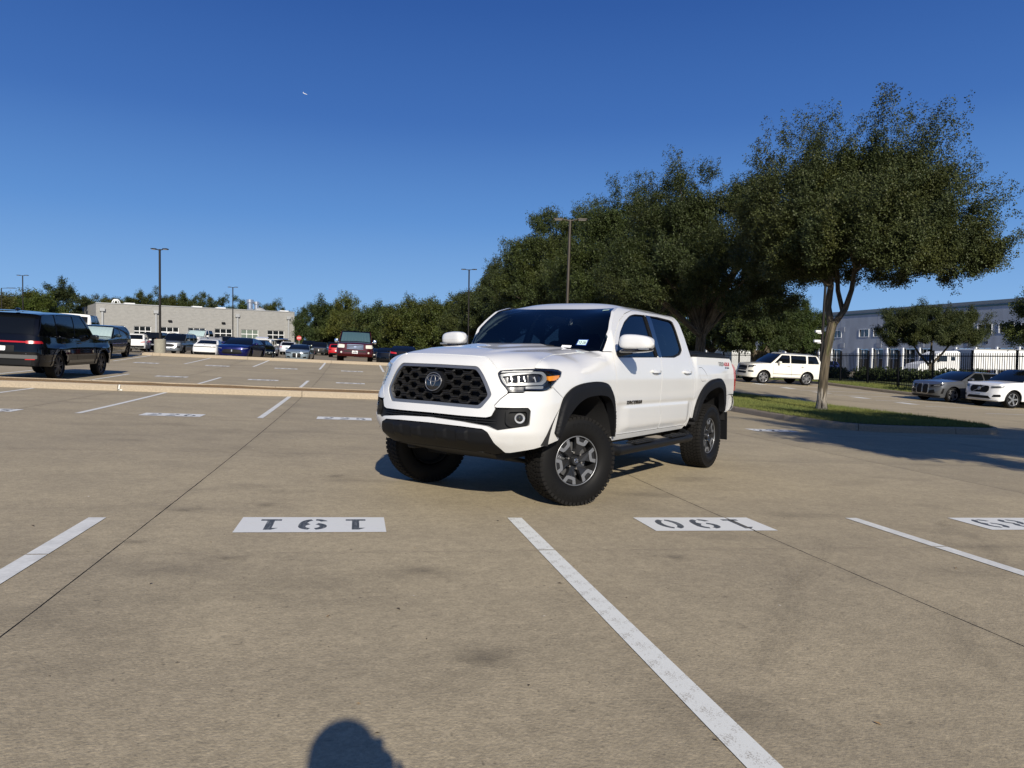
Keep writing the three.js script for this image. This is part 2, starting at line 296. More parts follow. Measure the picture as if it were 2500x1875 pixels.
for (let k = -2; k <= 2; k++) marks(painted(XL(k) - .055, XL(k) + .055, -.4, 5.44), k === 0 ? M.worn : M.paint, 'white stall line running beside the bay numbers nearest the camera');
for (let k = -6; k <= 2; k++) if (k > -6) marks(painted(XL(k) + .06 - .05, XL(k) + .06 + .05, 13.5, 19.3), M.paint, 'white stall line ending at the first tan kerb');
for (let k = -7; k <= 2; k++) marks(painted(XL(k) - .01, XL(k) + .09, 21.05, 26.8), M.paint, 'white stall line starting behind the first tan kerb');
for (let k = -7; k <= 2; k++) marks(painted(XL(k) - .01, XL(k) + .09, 34.9, 40.9), M.paint, 'white stall line ending at the second tan kerb');
for (let k = -7; k <= 5; k++) { marks(painted(XL(k) - .01, XL(k) + .09, 42.8, 48.4), M.paint, 'white stall line among the cars beyond the second kerb'); marks(painted(XL(k) - .01, XL(k) + .09, 56, 61.6), M.paint, 'white stall line in the farthest row of the lot'); }
for (let k = 0; k <= 8; k++) marks(painted(22.2, 28.1, 22.45 + 2.9 * k - .05, 22.45 + 2.9 * k + .05), M.paint, 'white stall line across the bays along the fence');
// stencilled bay numbers: dark stencil paint brushed over a white box, read from the aisle
function numberTex(text, seed, upright) {
  return canvasTex(1024, 480, (x, w, h) => {
    const r = rng(seed);
    x.fillStyle = '#e9eae7'; x.fillRect(0, 0, w, h);
    for (let i = 0; i < 900; i++) { x.fillStyle = `rgba(${150 + r() * 80 | 0},${150 + r() * 80 | 0},${148 + r() * 76 | 0},${r() * .16})`; x.fillRect(r() * w, r() * h, 4 + r() * 40, 2 + r() * 5); }
    x.save(); if (!upright) { x.translate(w, h); x.rotate(Math.PI); }
    const cw = 300, x0 = w / 2 - text.length * cw / 2;
    [...text].forEach((ch, i) => {
      const cx = x0 + (i + .5) * cw, cy = h / 2; x.save(); x.translate(cx, cy); x.lineWidth = 50; x.strokeStyle = '#4a4f54'; x.fillStyle = '#4a4f54'; x.lineCap = 'butt';
      const arc = (px, py, a, b, s, e) => { x.beginPath(); x.ellipse(px, py, a, b, 0, s, e); x.stroke(); };
      if (ch === '1') { x.fillRect(-26, -165, 52, 330); x.fillRect(-72, 118, 144, 50); x.beginPath(); x.moveTo(-26, -165); x.lineTo(-70, -110); x.lineTo(-26, -110); x.fill(); }
      if (ch === '0') { arc(0, 0, 74, 140, -1.35, 1.35); arc(0, 0, 74, 140, Math.PI - 1.35, Math.PI + 1.35); }
      if (ch === '9') { arc(0, -60, 74, 84, -1.3, 1.2); arc(0, -60, 74, 84, Math.PI - 1.2, Math.PI + 1.3); x.beginPath(); x.moveTo(74, -50); x.quadraticCurveTo(76, 120, 12, 142); x.stroke(); x.beginPath(); x.moveTo(-14, 146); x.quadraticCurveTo(-60, 146, -74, 96); x.stroke(); }
      if (ch === '8') { arc(0, -76, 66, 68, -1.3, 1.3); arc(0, -76, 66, 68, Math.PI - 1.3, Math.PI + 1.3); arc(0, 76, 76, 72, -1.3, 1.3); arc(0, 76, 76, 72, Math.PI - 1.3, Math.PI + 1.3); }
      if (ch === '2') { arc(0, -70, 72, 74, Math.PI + .2, Math.PI * 1.45); arc(0, -70, 72, 74, -1.3, .5); x.beginPath(); x.moveTo(60, -40); x.lineTo(-56, 120); x.stroke(); x.fillRect(-84, 118, 160, 50); }
      if (ch === '5') { x.fillRect(-70, -166, 140, 48); x.fillRect(-74, -166, 48, 130); arc(-4, 50, 78, 96, -1.7, 1.3); arc(-4, 50, 78, 96, 1.7, 2.6); }
      if (ch === '6') { arc(0, 60, 74, 84, -1.2, 1.3); arc(0, 60, 74, 84, Math.PI - 1.3, Math.PI + 1.2); x.beginPath(); x.moveTo(-74, 50); x.quadraticCurveTo(-76, -120, -12, -142); x.stroke(); }
      x.restore();
    });
    x.restore();
    // brush streaks: the stencil paint is thin in places
    for (let i = 0; i < 420; i++) { x.fillStyle = `rgba(233,234,231,${r() * .2})`; x.fillRect(r() * w, r() * h, 3 + r() * 14, 30 + r() * 90); }
    for (let i = 0; i < 700; i++) { x.fillStyle = `rgba(120,112,100,${r() * .22})`; x.fillRect(r() * w, r() * h, 2 + r() * 5, 1 + r() * 3); }
  });
}
function bayNumber(text, cx, z0, z1, upright, seed, label, tex) {
  const t = tex ?? numberTex(text, seed, upright);
  const m = mesh('bay_number', painted(cx - .49, cx + .49, z0, z1, .004, true), std([.86, .86, .85], .72, 0, { map: t }));
  return tag(m, label, 'marking', null, 'structure');
}
bayNumber('191', XL(0) - 1.449 - .02, 4.98, 5.45, false, 1, 'white painted box with stencilled number 191, left of the central line');
bayNumber('190', XL(0) + 1.449, 4.985, 5.45, false, 2, 'white painted box with stencilled number 190, right of the central line');
bayNumber('189', XL(1) + 1.45, 4.985, 5.45, false, 3, 'white painted box with stencilled number 189 at the right edge');
const t225 = numberTex('225', 4, true), t226 = numberTex('226', 5, true);
for (let k = -4; k <= 2; k++) bayNumber('', XL(k) + .05 + 1.449, 13.43 + (k > -2 ? .2 : 0), 13.93 + (k > -2 ? .2 : 0), true, 0, 'white painted box with a faded bay number by the first tan kerb', k % 2 ? t225 : t226);
for (let k = -6; k <= 1; k++) { bayNumber('', XL(k) + .05 + 1.449, 26.05, 26.5, false, 0, 'white painted box with a faded bay number between the two tan kerbs, nearer row', k % 2 ? t225 : t226); bayNumber('', XL(k) + .05 + 1.449, 34.2, 34.7, true, 0, 'white painted box with a faded bay number between the two tan kerbs, farther row', k % 2 ? t226 : t225); }
for (let k = 1; k <= 6; k++) { const z = 22.45 + 2.9 * k + 1.45; const m = mesh('bay_number', painted(22.3, 22.8, z - .5, z + .5), M.paint); tag(m, 'white painted box at the mouth of a bay along the fence', 'marking', 'bay boxes along the fence', 'structure'); }

// kerbs: cast segments between joints; path in (X, Z), the face looks to the left of the path
M.kerbTan = std([.47, .395, .295], .9, 0, { map: again(concTex, 1 / 1.3, 1 / 1.3), bumpMap: concBump, bumpScale: .004 });
M.kerbGrey = std([.34, .285, .215], .9, 0, { map: again(concTex, 1 / 1.3, 1 / 1.3), bumpMap: concBump, bumpScale: .004 });
const kerbProf = [[0, -.06], [.012, .1], [.022, .128], [.045, .15], [.15, .152], [.152, -.06]];
function kerbRun(path, segLen) {
  // resample
  const S = [0]; for (let i = 1; i < path.length; i++) S.push(S[i - 1] + Math.hypot(path[i][0] - path[i - 1][0], path[i][1] - path[i - 1][1]));
  const at = s => { let i = 1; while (i < S.length - 1 && S[i] < s) i++; const t = clamp((s - S[i - 1]) / (S[i] - S[i - 1]), 0, 1); return [lerp(path[i - 1][0], path[i][0], t), lerp(path[i - 1][1], path[i][1], t)]; };
  const total = S[S.length - 1], n = Math.max(1, Math.round(total / segLen)), out = [];
  for (let k = 0; k < n; k++) {
    const a = total * k / n + .006, b = total * (k + 1) / n - .006, m = Math.max(2, Math.ceil((b - a) / .35));
    const dirAt = s => { const p = at(Math.max(0, s - .05)), q = at(Math.min(total, s + .05)), l = Math.hypot(q[0] - p[0], q[1] - p[1]); return [(q[0] - p[0]) / l, (q[1] - p[1]) / l]; };
    const wob = s => (vnoise(s * 1.3, k, 7) - .5) * .012;
    const g = patch(m, kerbProf.length - 1, (i, j) => { const s = lerp(a, b, i), p = at(s), d = dirAt(s), q = kerbProf[Math.round(j * (kerbProf.length - 1))], X = p[0] + d[1] * (q[0] + wob(s) * (q[1] > 0 ? 1 : 0)), Z = p[1] - d[0] * (q[0] + wob(s)); return [X, G(p[0], p[1]) + q[1] + wob(s + 9) * .6 * (q[1] > .05 ? 1 : 0), -Z]; });
    const U = g.attributes.uv; for (let i = 0; i < U.count; i++) U.setXY(i, lerp(a, b, U.getX(i)), U.getY(i) * .45);
    const caps = [a, b].map(s => { const p = at(s), d = dirAt(s); const sh = new THREE.Shape(kerbProf.map(q => new THREE.Vector2(q[0], q[1]))); const c = new THREE.ShapeGeometry(sh); const P = c.attributes.position; for (let i = 0; i < P.count; i++) { const x = P.getX(i), y = P.getY(i); P.setXYZ(i, p[0] + d[1] * x, G(p[0], p[1]) + y, -(p[1] - d[0] * x)); } c.computeVertexNormals(); return c; });
    out.push(toCreasedNormals(merge([g, ...caps]), .6));
  }
  return out;
}
function kerbThing(name, label, runs, mat) { const g = new THREE.Group(); g.name = numbered(name); scene.add(g); tag(g, label, 'kerb', null, 'structure'); for (const [p, l] of runs) for (const s of kerbRun(p, l)) mesh('kerb_segment', s, mat, g); return g; }
const gravelTex = dataTex(512, (i, j) => { const n = tnoise(i / 5, j / 5, 1 << 20, 71), m = tnoise(i / 3, j / 3, 1 << 20, 73), k = .6 + n * .5 + (m - .5) * .5; return [clamp(178 * k, 0, 255), clamp(146 * k, 0, 255), clamp(100 * k, 0, 255)]; }, true);
gravelTex.repeat.set(1.2, 1.2);
M.gravel = std([.85, .80, .72], 1, 0, { map: gravelTex, bumpMap: gravelTex, bumpScale: .02 });
function median(label, x0, x1, z0, z1) {
  const r = .7, end = [[x1 - r, z0], [x1 - r * .3, z0 + r * .12], [x1, z0 + r * .5], [x1, z1 - r * .5], [x1 - r * .3, z1 - r * .12], [x1 - r, z1]], st = [[x0 + r, z1], [x0 + r * .3, z1 - r * .12], [x0, z1 - r * .5], [x0, z0 + r * .5], [x0 + r * .3, z0 + r * .12], [x0 + r, z0]];
  const k0 = Math.ceil((x0 + r - XJ(0)) / 4.291), front = []; let run = [[x0 + r, z0]]; const runs = [];
  for (let k = k0; XJ(k) < x1 - r; k++) { run.push([XJ(k), z0]); runs.push([run, 99]); run = [[XJ(k), z0]]; } run.push([x1 - r, z0]); runs.push([run, 99]);
  const rev = p => p.map(q => q).reverse();
  kerbThing('median_kerb', label, [...runs.map(([p, l]) => [rev(p), l]), [rev(end), 99], [[[x0 + r, z1], [x1 - r, z1]], 4.29], [rev(st), 99]], M.kerbTan);
  const bed = patch(Math.ceil((x1 - x0) / .5), 8, (i, j) => { const X = lerp(x0 + .13, x1 - .13, i), Z = lerp(z0 + .13, z1 - .13, j); return [X, G(X, Z) + .13 + .025 * Math.sin(j * Math.PI) + (vnoise(X * 3, Z * 3, 5) - .5) * .03, -Z]; });
  const U = bed.attributes.uv; for (let i = 0; i < U.count; i++) U.setXY(i, U.getX(i) * (x1 - x0), U.getY(i) * (z1 - z0));
  tag(mesh('gravel_bed', bed, M.gravel), `${label.includes('first') ? 'brown gravel bed inside the nearer tan kerb' : 'brown gravel bed inside the farther tan kerb'}`, 'gravel', null, 'stuff');
}
median('long tan concrete kerb of the first median behind the truck', -30, 7.6, 19.36, 20.9);
median('long tan concrete kerb of the second median before the far cars', -11.0, 20, 40.95, 42.5);
// the chipped white L painted on the kerb face
{
  const x = -5.62; const g = merge([box(0, 0, 0, .035, .13, .006), box(.035, -.055, 0, .09, .03, .006)]); g.rotateZ(-.15);
  const m = mesh('kerb_mark', g, M.paint); m.position.copy(w3(x, G(x, 19.36) + .085, 19.352)); tag(m, 'small white L painted on the first tan kerb', 'marking');
}
// planted islands with grass at the ends of the rows
const grassTex = dataTex(256, (i, j) => { const n = tnoise(i / 4, j / 4, 64, 81), m = tnoise(i / 20, j / 20, 1 << 20, 83), k = .55 + n * .6; return [clamp((84 + m * 30) * k, 0, 255), clamp((100 + m * 14) * k, 0, 255), clamp(44 * k, 0, 255)]; }, true); grassTex.repeat.set(.8, .8);
M.grass = std([.75, .75, .7], 1, 0, { map: grassTex, bumpMap: grassTex, bumpScale: .02 });
M.blade = std([.12, .155, .04], .8);
const bladeGeo = (() => { const l = []; const r = rng(3); for (let i = 0; i < 7; i++) { const a = r() * 6.28, h = .03 + r() * .045, lean = (r() - .5) * .06, x = (r() - .5) * .08, z = (r() - .5) * .08, c = Math.cos(a) * .004, s = Math.sin(a) * .004; const g = new THREE.BufferGeometry(); g.setAttribute('position', new THREE.Float32BufferAttribute([x - c, 0, z - s, x + c, 0, z + s, x + lean, h, z + lean * .5], 3)); g.computeVertexNormals(); l.push(g); } return merge(l); })();
function inPoly(p, x, z) { let c = false; for (let i = 0, j = p.length - 1; i < p.length; j = i++) if ((p[i][1] > z) !== (p[j][1] > z) && x < (p[j][0] - p[i][0]) * (z - p[i][1]) / (p[j][1] - p[i][1]) + p[i][0]) c = !c; return c; }
function grassStuff(poly, n, lift, label, seed, big = 1) {
  const r = rng(seed), b = poly.reduce((a, p) => [Math.min(a[0], p[0]), Math.max(a[1], p[0]), Math.min(a[2], p[1]), Math.max(a[3], p[1])], [1e9, -1e9, 1e9, -1e9]);
  const im = new THREE.InstancedMesh(bladeGeo, M.blade, n), m = new THREE.Matrix4(), q = new THREE.Quaternion(), up = new THREE.Vector3(0, 1, 0), c = new THREE.Color(); let k = 0;
  while (k < n) { const X = lerp(b[0], b[1], r()), Z = lerp(b[2], b[3], r()); if (!inPoly(poly, X, Z)) continue; q.setFromAxisAngle(up, r() * 6.28); const s = big * (.6 + r() * .8); m.compose(onG(X, Z, lift - .01), q, new THREE.Vector3(s, s * (.7 + r() * .6), s)); im.setMatrixAt(k, m); const d = fbm(X * .9, Z * .9, 5); c.setRGB(.7 + d * .9, .75 + d * .5, .6 + d * .5); im.setColorAt(k, c); k++; }
  im.name = numbered('grass'); shade(im); scene.add(im); return tag(im, label, 'grass', null, 'stuff');
}
function island(pts, name, label, glabel, n, seed) {
  const loop = round(pts, 1.1, 8), path = [...loop, loop[0]];
  kerbThing('island_kerb', label, [[path, 2.4]], M.kerbGrey);
  const cx = loop.reduce((a, p) => a + p[0], 0) / loop.length, cz = loop.reduce((a, p) => a + p[1], 0) / loop.length, inner = loop.map(p => { const d = Math.hypot(cx - p[0], cz - p[1]); return [p[0] + (cx - p[0]) / d * .15, p[1] + (cz - p[1]) / d * .15]; });
  const lift = (X, Z) => .145 + .05 * (fbm(X * .7, Z * .7, 3) - .3);
  const bed = sheet([inner], .4, (X, Z) => [X, G(X, Z) + lift(X, Z), -Z]);
  tag(mesh('lawn', bed, M.grass), glabel, 'lawn', null, 'structure');
  grassStuff(inner, n, .15, 'short mown grass blades on ' + name, seed);
}
island([[10.45, 27.5], [14.9, 27.5], [15.6, 17], [15.0, 14.25, 1.2], [10.5, 14.25]], 'the kerbed island under the big tree', 'weathered kerb round the grass island under the big tree', 'green lawn of the island under the big tree', 26000, 11);
island([[10.6, 5.4], [15.4, 5.4], [15.4, -3], [10.6, -3]], 'the kerbed island near the camera', 'weathered kerb round the grass island beside the camera', 'green lawn of the island beside the camera', 3000, 12);
// verge along the fence
kerbThing('verge_kerb', 'low kerb along the grass verge below the iron fence', [[[[28.25, 90], [28.25, -10]].reverse(), 3]], M.kerbGrey);
{
  const poly = [[28.4, -10], [46, -10], [46, 90], [28.4, 90]];
  const bed = sheet([poly], [1.6, 1], (X, Z) => [X, G(X, Z) + .14 + .0 * X, -Z]);
  tag(mesh('verge_lawn', bed, M.grass), 'grass verge on both sides of the iron fence', 'lawn', null, 'structure');
  grassStuff([[28.4, 24], [33, 24], [33, 48], [28.4, 48]], 9000, .15, 'short grass blades on the verge along the fence', 13, 1.5);
}
// ---------------------------------------------------------------- the white pickup
M.white = phys([.64, .645, .64], .42, { clearcoat: 1, clearcoatRoughness: .03 });
const matte = (c, r) => phys(c, r, { specularIntensity: .35 });
M.trim = matte([.008, .0085, .0095], .5); M.trimSoft = matte([.007, .0075, .009], .55);
M.gloss = phys([.008, .008, .009], .12, { clearcoat: 1, clearcoatRoughness: .02 });
M.dark = std([.008, .008, .009], .9); M.under = std([.012, .0115, .011], .9);
M.rubber = matte([.006, .006, .0062], .6); M.tread = matte([.010, .0095, .009], .8);
M.machined = std([.34, .35, .365], .36, .8); M.gun = std([.035, .036, .039], .35, .6); M.chrome = std([.75, .76, .78], .12, 1); M.satin = std([.22, .225, .235], .35, .7);
M.glassDark = phys([.10, .125, .15], .02, { transmission: 1, thickness: 0, ior: 1.5 });
M.glassShield = phys([.22, .27, .29], .02, { transmission: 1, thickness: 0, ior: 1.5 });
M.lens = phys([.96, .97, .98], .02, { transmission: 1, thickness: 0, ior: 1.45 });
M.led = phys([.17, .18, .19], .3, { clearcoat: 1 }); M.amber = phys([.75, .26, .03], .2, { clearcoat: 1 }); M.redLens = phys([.42, .01, .012], .15, { clearcoat: 1 });
M.cloth = std([.03, .03, .032], .95); M.plate = std([.78, .79, .8], .5);
const font = await new FontLoader().loadAsync('fonts/droid/droid_sans_bold.typeface.json');
M.grille = phys([.016, .016, .017], .34, { specularIntensity: .9 });
M.silverLamp = std([.62, .63, .65], .3, .35);
const truck = thing('pickup_truck', 'white double cab pickup with black wheel flares parked across the bays in the centre', 'truck');
{
  const plan = arcCurve([[.935, 0], [.933, .15], [.925, .32], [.900, .48], [.850, .62], [.765, .745], [.655, .835], [.52, .885], [.36, .905], [.15, .91], [-.10, .91], [-.6, .91], [-1.5, .91], [-2.7, .91], [-3.5, .91], [-4.40, .905]]);
  const V = [.42, .50, .58, .66, .75, .82, .86, .95, 1.05, 1.12, 1.18, 1.24, 1.30, 1.38, 1.46, 1.54, 1.62, 1.70, 1.76, 1.80, 1.86];
  const ST = [];
  const st = (s, o, yt, from) => { const O = [...o], Y = V.slice(0, o.length); yt.forEach((y, i) => { Y[from + i] = y; }); while (O.length < V.length) { O.push(O[O.length - 1] - .07); Y.push(Y[Y.length - 1] + .012); } ST.push({ s, O, Y }); };
  const F = [-.16, -.07, -.015, 0, -.015, -.025, -.03, -.045, -.06, -.075, -.10, -.15, -.21], D = [-.09, -.06, -.035, -.024, -.020, -.018, -.006, -.004, -.004, -.010, -.019, -.033, -.053, -.081, -.108, -.136, -.165, -.196, -.228, -.262, -.325], DY = [1.375, 1.45, 1.527, 1.603, 1.68, 1.735, 1.765, 1.785], B = [-.09, -.06, -.035, -.02, -.012, -.008, -.006, -.002, 0, -.004, -.008, -.014, -.02, -.03, -.05];
  st(0, F, [1.23, 1.25], 11); st(plan.sOfZ(.46), F, [1.23, 1.25], 11);
  st(plan.sOfZ(.74), [-.14, -.08, -.03, 0, 0, -.005, -.01, -.045, -.075, -.095, -.13, -.18, -.25], [1.17, 1.205, 1.225], 10);
  st(plan.sOfX(.45), [-.08, -.05, -.02, -.005, 0, 0, 0, -.01, -.02, -.035, -.065, -.11, -.17, -.25, -.33], [1.115, 1.165, 1.205, 1.23, 1.25, 1.262], 9);
  st(plan.sOfX(0), [-.08, -.05, -.02, -.005, 0, .008, .01, .012, .005, -.012, -.045, -.095, -.155, -.235, -.315], [1.117, 1.17, 1.213, 1.242, 1.268, 1.283], 9);
  st(plan.sOfX(-.5), [-.09, -.05, -.03, -.02, -.012, -.01, -.008, -.004, -.004, -.012, -.03, -.06, -.105, -.18, -.26], [1.119, 1.175, 1.228, 1.268, 1.30, 1.315], 9);
  for (const x of [-.72, -1.6, -2.62]) st(plan.sOfX(x), D, DY, 13);
  st(plan.sOfX(-2.72), B, [], 0); st(plan.sOfX(-4.4), B, [], 0);
  const slope = (xs, ys, j) => { const n = xs.length; if (j <= 0 || j >= n - 1) { const a = Math.max(j - 1, 0), b = Math.min(j + 1, n - 1); return (ys[b] - ys[a]) / (xs[b] - xs[a]); } const d0 = (ys[j] - ys[j - 1]) / (xs[j] - xs[j - 1]), d1 = (ys[j + 1] - ys[j]) / (xs[j + 1] - xs[j]); return d0 * d1 <= 0 ? 0 : 2 * d0 * d1 / (d0 + d1); };
  const herm = (xs, ys, x) => { const n = xs.length; let i = 0; while (i < n - 2 && xs[i + 1] < x) i++; const h = xs[i + 1] - xs[i], t = (x - xs[i]) / h; if (t < 0) return ys[0] + (ys[1] - ys[0]) / (xs[1] - xs[0]) * (x - xs[0]); if (t > 1) return ys[n - 1] + (ys[n - 1] - ys[n - 2]) / (xs[n - 1] - xs[n - 2]) * (x - xs[n - 1]); return ys[i] * (1 + 2 * t) * (1 - t) ** 2 + slope(xs, ys, i) * h * t * (1 - t) ** 2 + ys[i + 1] * t * t * (3 - 2 * t) + slope(xs, ys, i + 1) * h * t * t * (t - 1); };
  // the body surface: s runs round the body from the centre of the nose (left side positive), v runs up it
  const bulge = (s, v) => { // shoulder bulge over the rear wheel
    const x = plan.at(Math.abs(s))[0]; return .022 * Math.exp(-(((x + 3.3) / .55) ** 2)) * sstep(.7, 1.0, v) * (1 - sstep(1.12, 1.24, v)) + .012 * sstep(-.72, -.95, x) * (1 - sstep(-2.45, -2.55, x)) * sstep(.56, .62, v) * (1 - sstep(.795, .825, v)) * 1;
  };
  const at = (s, v, off = 0) => {
    const m = s < 0 ? -1 : 1; s = Math.abs(s);
    const p = plan.at(s), a = plan.at(Math.max(0, s - .02)), b = plan.at(s + .02); let dx = b[0] - a[0], dz = b[1] - a[1]; if (s < .02) { dx = 0; dz = 1; } const l = Math.hypot(dx, dz), nx = dz / l, nz = -dx / l;
    let i = 0; while (i < ST.length - 2 && ST[i + 1].s < s) i++;
    let t = clamp((s - ST[i].s) / (ST[i + 1].s - ST[i].s), 0, 1); t = t * t * (3 - 2 * t);
    const o = lerp(herm(V, ST[i].O, v), herm(V, ST[i + 1].O, v), t) + off + bulge(s, v), y = lerp(herm(V, ST[i].Y, v), herm(V, ST[i + 1].Y, v), t);
    return [p[0] + nx * o, y, -m * (p[1] + nz * o)];
  };
  const shift = d => (u, v, o = 0) => at(u, v, d + o);
  const T = truck;
  const both = (name, loops, cell, d, mat, fl, parent = T, label) => [1, -1].map(k => mesh(name, sheet(k > 0 ? loops : loops.map(flip), cell, shift(d), fl), mat, typeof parent === 'function' ? parent(k) : parent, label));
  const C = .014;
  // nose
  const hexHole = mir([[0, 1.153], [.414, 1.15], [.474, 1.094], [.525, 1.017], [.568, .933], [.549, .903], [.488, .828], [.464, .82], [0, .824]]);
  const surround = mir([[0, 1.246], [.283, 1.239], [.473, 1.224], [.530, 1.186], [.601, 1.119], [.606, 1.085], [.638, 1.029], [.685, .984], [.706, .957], [.643, .908], [.588, .845], [.610, .834], [.576, .769], [.533, .757], [.30, .757], [0, .760]]);
  mesh('grille_surround', sheet([surround, round(hexHole, .03)], C, shift(0), .03), M.white, T);
  const hexIn = mir([[0, 1.128], [.395, 1.125], [.445, 1.08], [.494, 1.008], [.532, .93], [.512, .9], [.462, .852], [.445, .845], [0, .849]]);
  mesh('grille_frame', sheet([round(hexHole, .03), round(hexIn, .02)], .011, (u, v, o) => at(u, v, -.006 - .02 * 0 + o), .03), M.satin, T);
  mesh('grille_backing', sheet([hexHole.map(p => [p[0] * .99, p[1]])], .05, shift(-.10)), M.trim, T);
  const halfW = v => v > .93 ? lin([[.93, .53], [1.008, .49], [1.08, .442], [1.125, .39]], v) : lin([[.845, .44], [.9, .51], [.93, .53]], v);
  for (let row = 0; row < 7; row++) {
    const vc = .866 + row * .0405, p = .187, ph = row % 2 ? p / 2 : 0, th = .008, am = .0135;
    const wave = s => { let q = ((s + ph) / p % 1 + 1) % 1; return q < .3 ? am : q < .42 ? lerp(am, -am, (q - .3) / .12) : q < .82 ? -am : q < .94 ? lerp(-am, am, (q - .82) / .12) : am; };
    const w = halfW(vc) + .012, top = [], bot = [];
    for (let k = 0; k <= 150; k++) { const s = lerp(-w, w, k / 150); top.push([s, vc + wave(s) + th]); bot.push([s, vc + wave(s) - th]); }
    mesh('grille_bar', sheet([[...top, ...bot.reverse()]], [.012, .006], (u, v, o) => at(u, v, -.020 + o - .012 * (v < vc + wave(u) ? 1 : 0)), .045), M.grille, T);
  }
  // emblem: dark round plate, bright oval rings
  {
    const e = sub('emblem', T), oct = Array.from({ length: 8 }, (_, i) => { const a = (i + .5) / 8 * 2 * Math.PI; return [.112 * Math.cos(a), 1.008 + .096 * Math.sin(a)]; });
    mesh('plate', sheet([round(oct, .02)], .012, shift(-.004), .04), M.trim, e);
    mesh('disc', sheet([ell(0, 1.01, .088, .078, 40)], .01, (u, v, o) => at(u, v, .006 + .012 * (1 - (u / .09) ** 2 - ((v - 1.01) / .08) ** 2) + o), .015), M.gloss, e);
    const ring = (cv, a, b, r, sq) => { const pts = []; for (let i = 0; i <= 48; i++) { const t = i / 48 * 2 * Math.PI; pts.push([...at(a * Math.cos(t), cv + b * Math.sin(t), .018 - .008 * ((a * Math.cos(t)) / .09) ** 2), r]); } return limb(pts, 6); };
    mesh('oval', [ring(1.01, .082, .072, .004), ring(1.036, .062, .025, .004), ring(1.018, .024, .045, .004)], M.satin, e);
  }
  // bumper, with the white strip below the intake
  const bumperHalf = [[0, .722], [.311, .711], [.545, .69], [.632, .662], [.745, .682], [.884, .705], [.893, .82], [.872, .845], [.617, .838], [.594, .845], [.65, .906], [.71, .951], [.841, .955], [.852, .968], [1.009, .971], [1.068, .98], [1.119, 1.0], [1.266, .908], [1.275, .86], [1.215, .757], [1.185, .65], [1.19, .62], [1.236, .59], [1.23, .578], [.968, .518], [.745, .481], [.697, .481], [.607, .556], [.556, .644], [.513, .668], [.317, .676], [0, .68]];
  mesh('front_bumper', sheet([mir(bumperHalf)], C, shift(0), .045), M.white, T);
  mesh('lower_intake', sheet([mir([[0, .79], [.56, .79], [.62, .87], [.93, .87], [.93, .66], [.62, .64], [.5, .67], [0, .69]])], .03, (u, v, o) => at(u, v, -.03 - .03 * (1 - sstep(.5, .62, Math.abs(u))) + o)), M.trim, T);
  for (const v of [.716, .735]) mesh('intake_slat', sheet([[[-.62, v - .005], [.62, v - .005], [.62, v + .005], [-.62, v + .005]]], [.04, .006], shift(-.028), .03), M.trim, T);
  for (let i = -4; i <= 4; i++) mesh('intake_rib', sheet([[[i * .11 - .004, .69], [i * .11 + .004, .69], [i * .11 + .004, .755], [i * .11 - .004, .755]]], [.005, .02], shift(-.034), .02), M.trim, T);
  for (const k of [1, -1]) {
    const f = sub('fog_lamp', T);
    const bez = round([[.692, .828], [.878, .838], [.888, .815], [.878, .709], [.745, .684], [.692, .715]], .025), hole = round([[.715, .808], [.862, .815], [.86, .725], [.75, .708], [.715, .73]], .02), s = p => k > 0 ? p : flip(p);
    mesh('bezel', sheet([s(bez), s(hole)], .008, (u, v, o) => at(u, v, -.004 + o), .05), M.trim, f);
    mesh('pocket', sheet([s(bez.map(p => [lerp(.79, p[0], .94), lerp(.76, p[1], .94)]))], .03, shift(-.045)), M.trimSoft, f);
    mesh('reflector', sheet([s(ell(.808, .76, .043, .04))], .008, (u, v, o) => at(u, v, -.02 - .02 * (1 - ((Math.abs(u) - .808) / .043) ** 2 - ((v - .76) / .04) ** 2) + o), .02), M.silverLamp, f);
    mesh('bulb', sheet([s(ell(.808, .76, .012, .011))], .005, (u, v, o) => at(u, v, -.014 + o), .02), M.dark, f);
    mesh('lens', sheet([s(ell(.808, .76, .043, .04))], .008, (u, v, o) => at(u, v, -.012 + .014 * (1 - ((Math.abs(u) - .808) / .043) ** 2 - ((v - .76) / .04) ** 2) + o)), M.lens, f);
  }
  // black lower valance with pressed ribs
  const skid = mir([[0, .675], [.513, .662], [.55, .642], [.603, .554], [.69, .478], [.62, .464], [.265, .476], [0, .479]]);
  mesh('lower_valance', sheet([skid], .012, (u, v, o) => { const a = Math.abs(u), q = ((a + .065) % .2) - .1, rib = .014 * (sstep(.045, .06, Math.abs(q))) * (1 - sstep(.44, .5, a)); return at(u, v, o + .016 + rib * sstep(.545, .565, v) * (1 - sstep(.63, .655, v)) - (v < .55 ? (.55 - v) * .55 : 0) - (v > .645 ? (v - .645) * .6 : 0)); }, .05), M.trimSoft, T);
  // headlamps
  const HL = [[.606, 1.11], [.633, 1.13], [.769, 1.141], [.954, 1.153], [1.157, 1.158], [1.227, 1.150], [1.27, 1.131], [1.236, 1.088], [1.153, 1.037], [1.064, .988], [1.009, .98], [.852, .979], [.843, .963], [.712, .96], [.689, .986], [.642, 1.031], [.61, 1.085]];
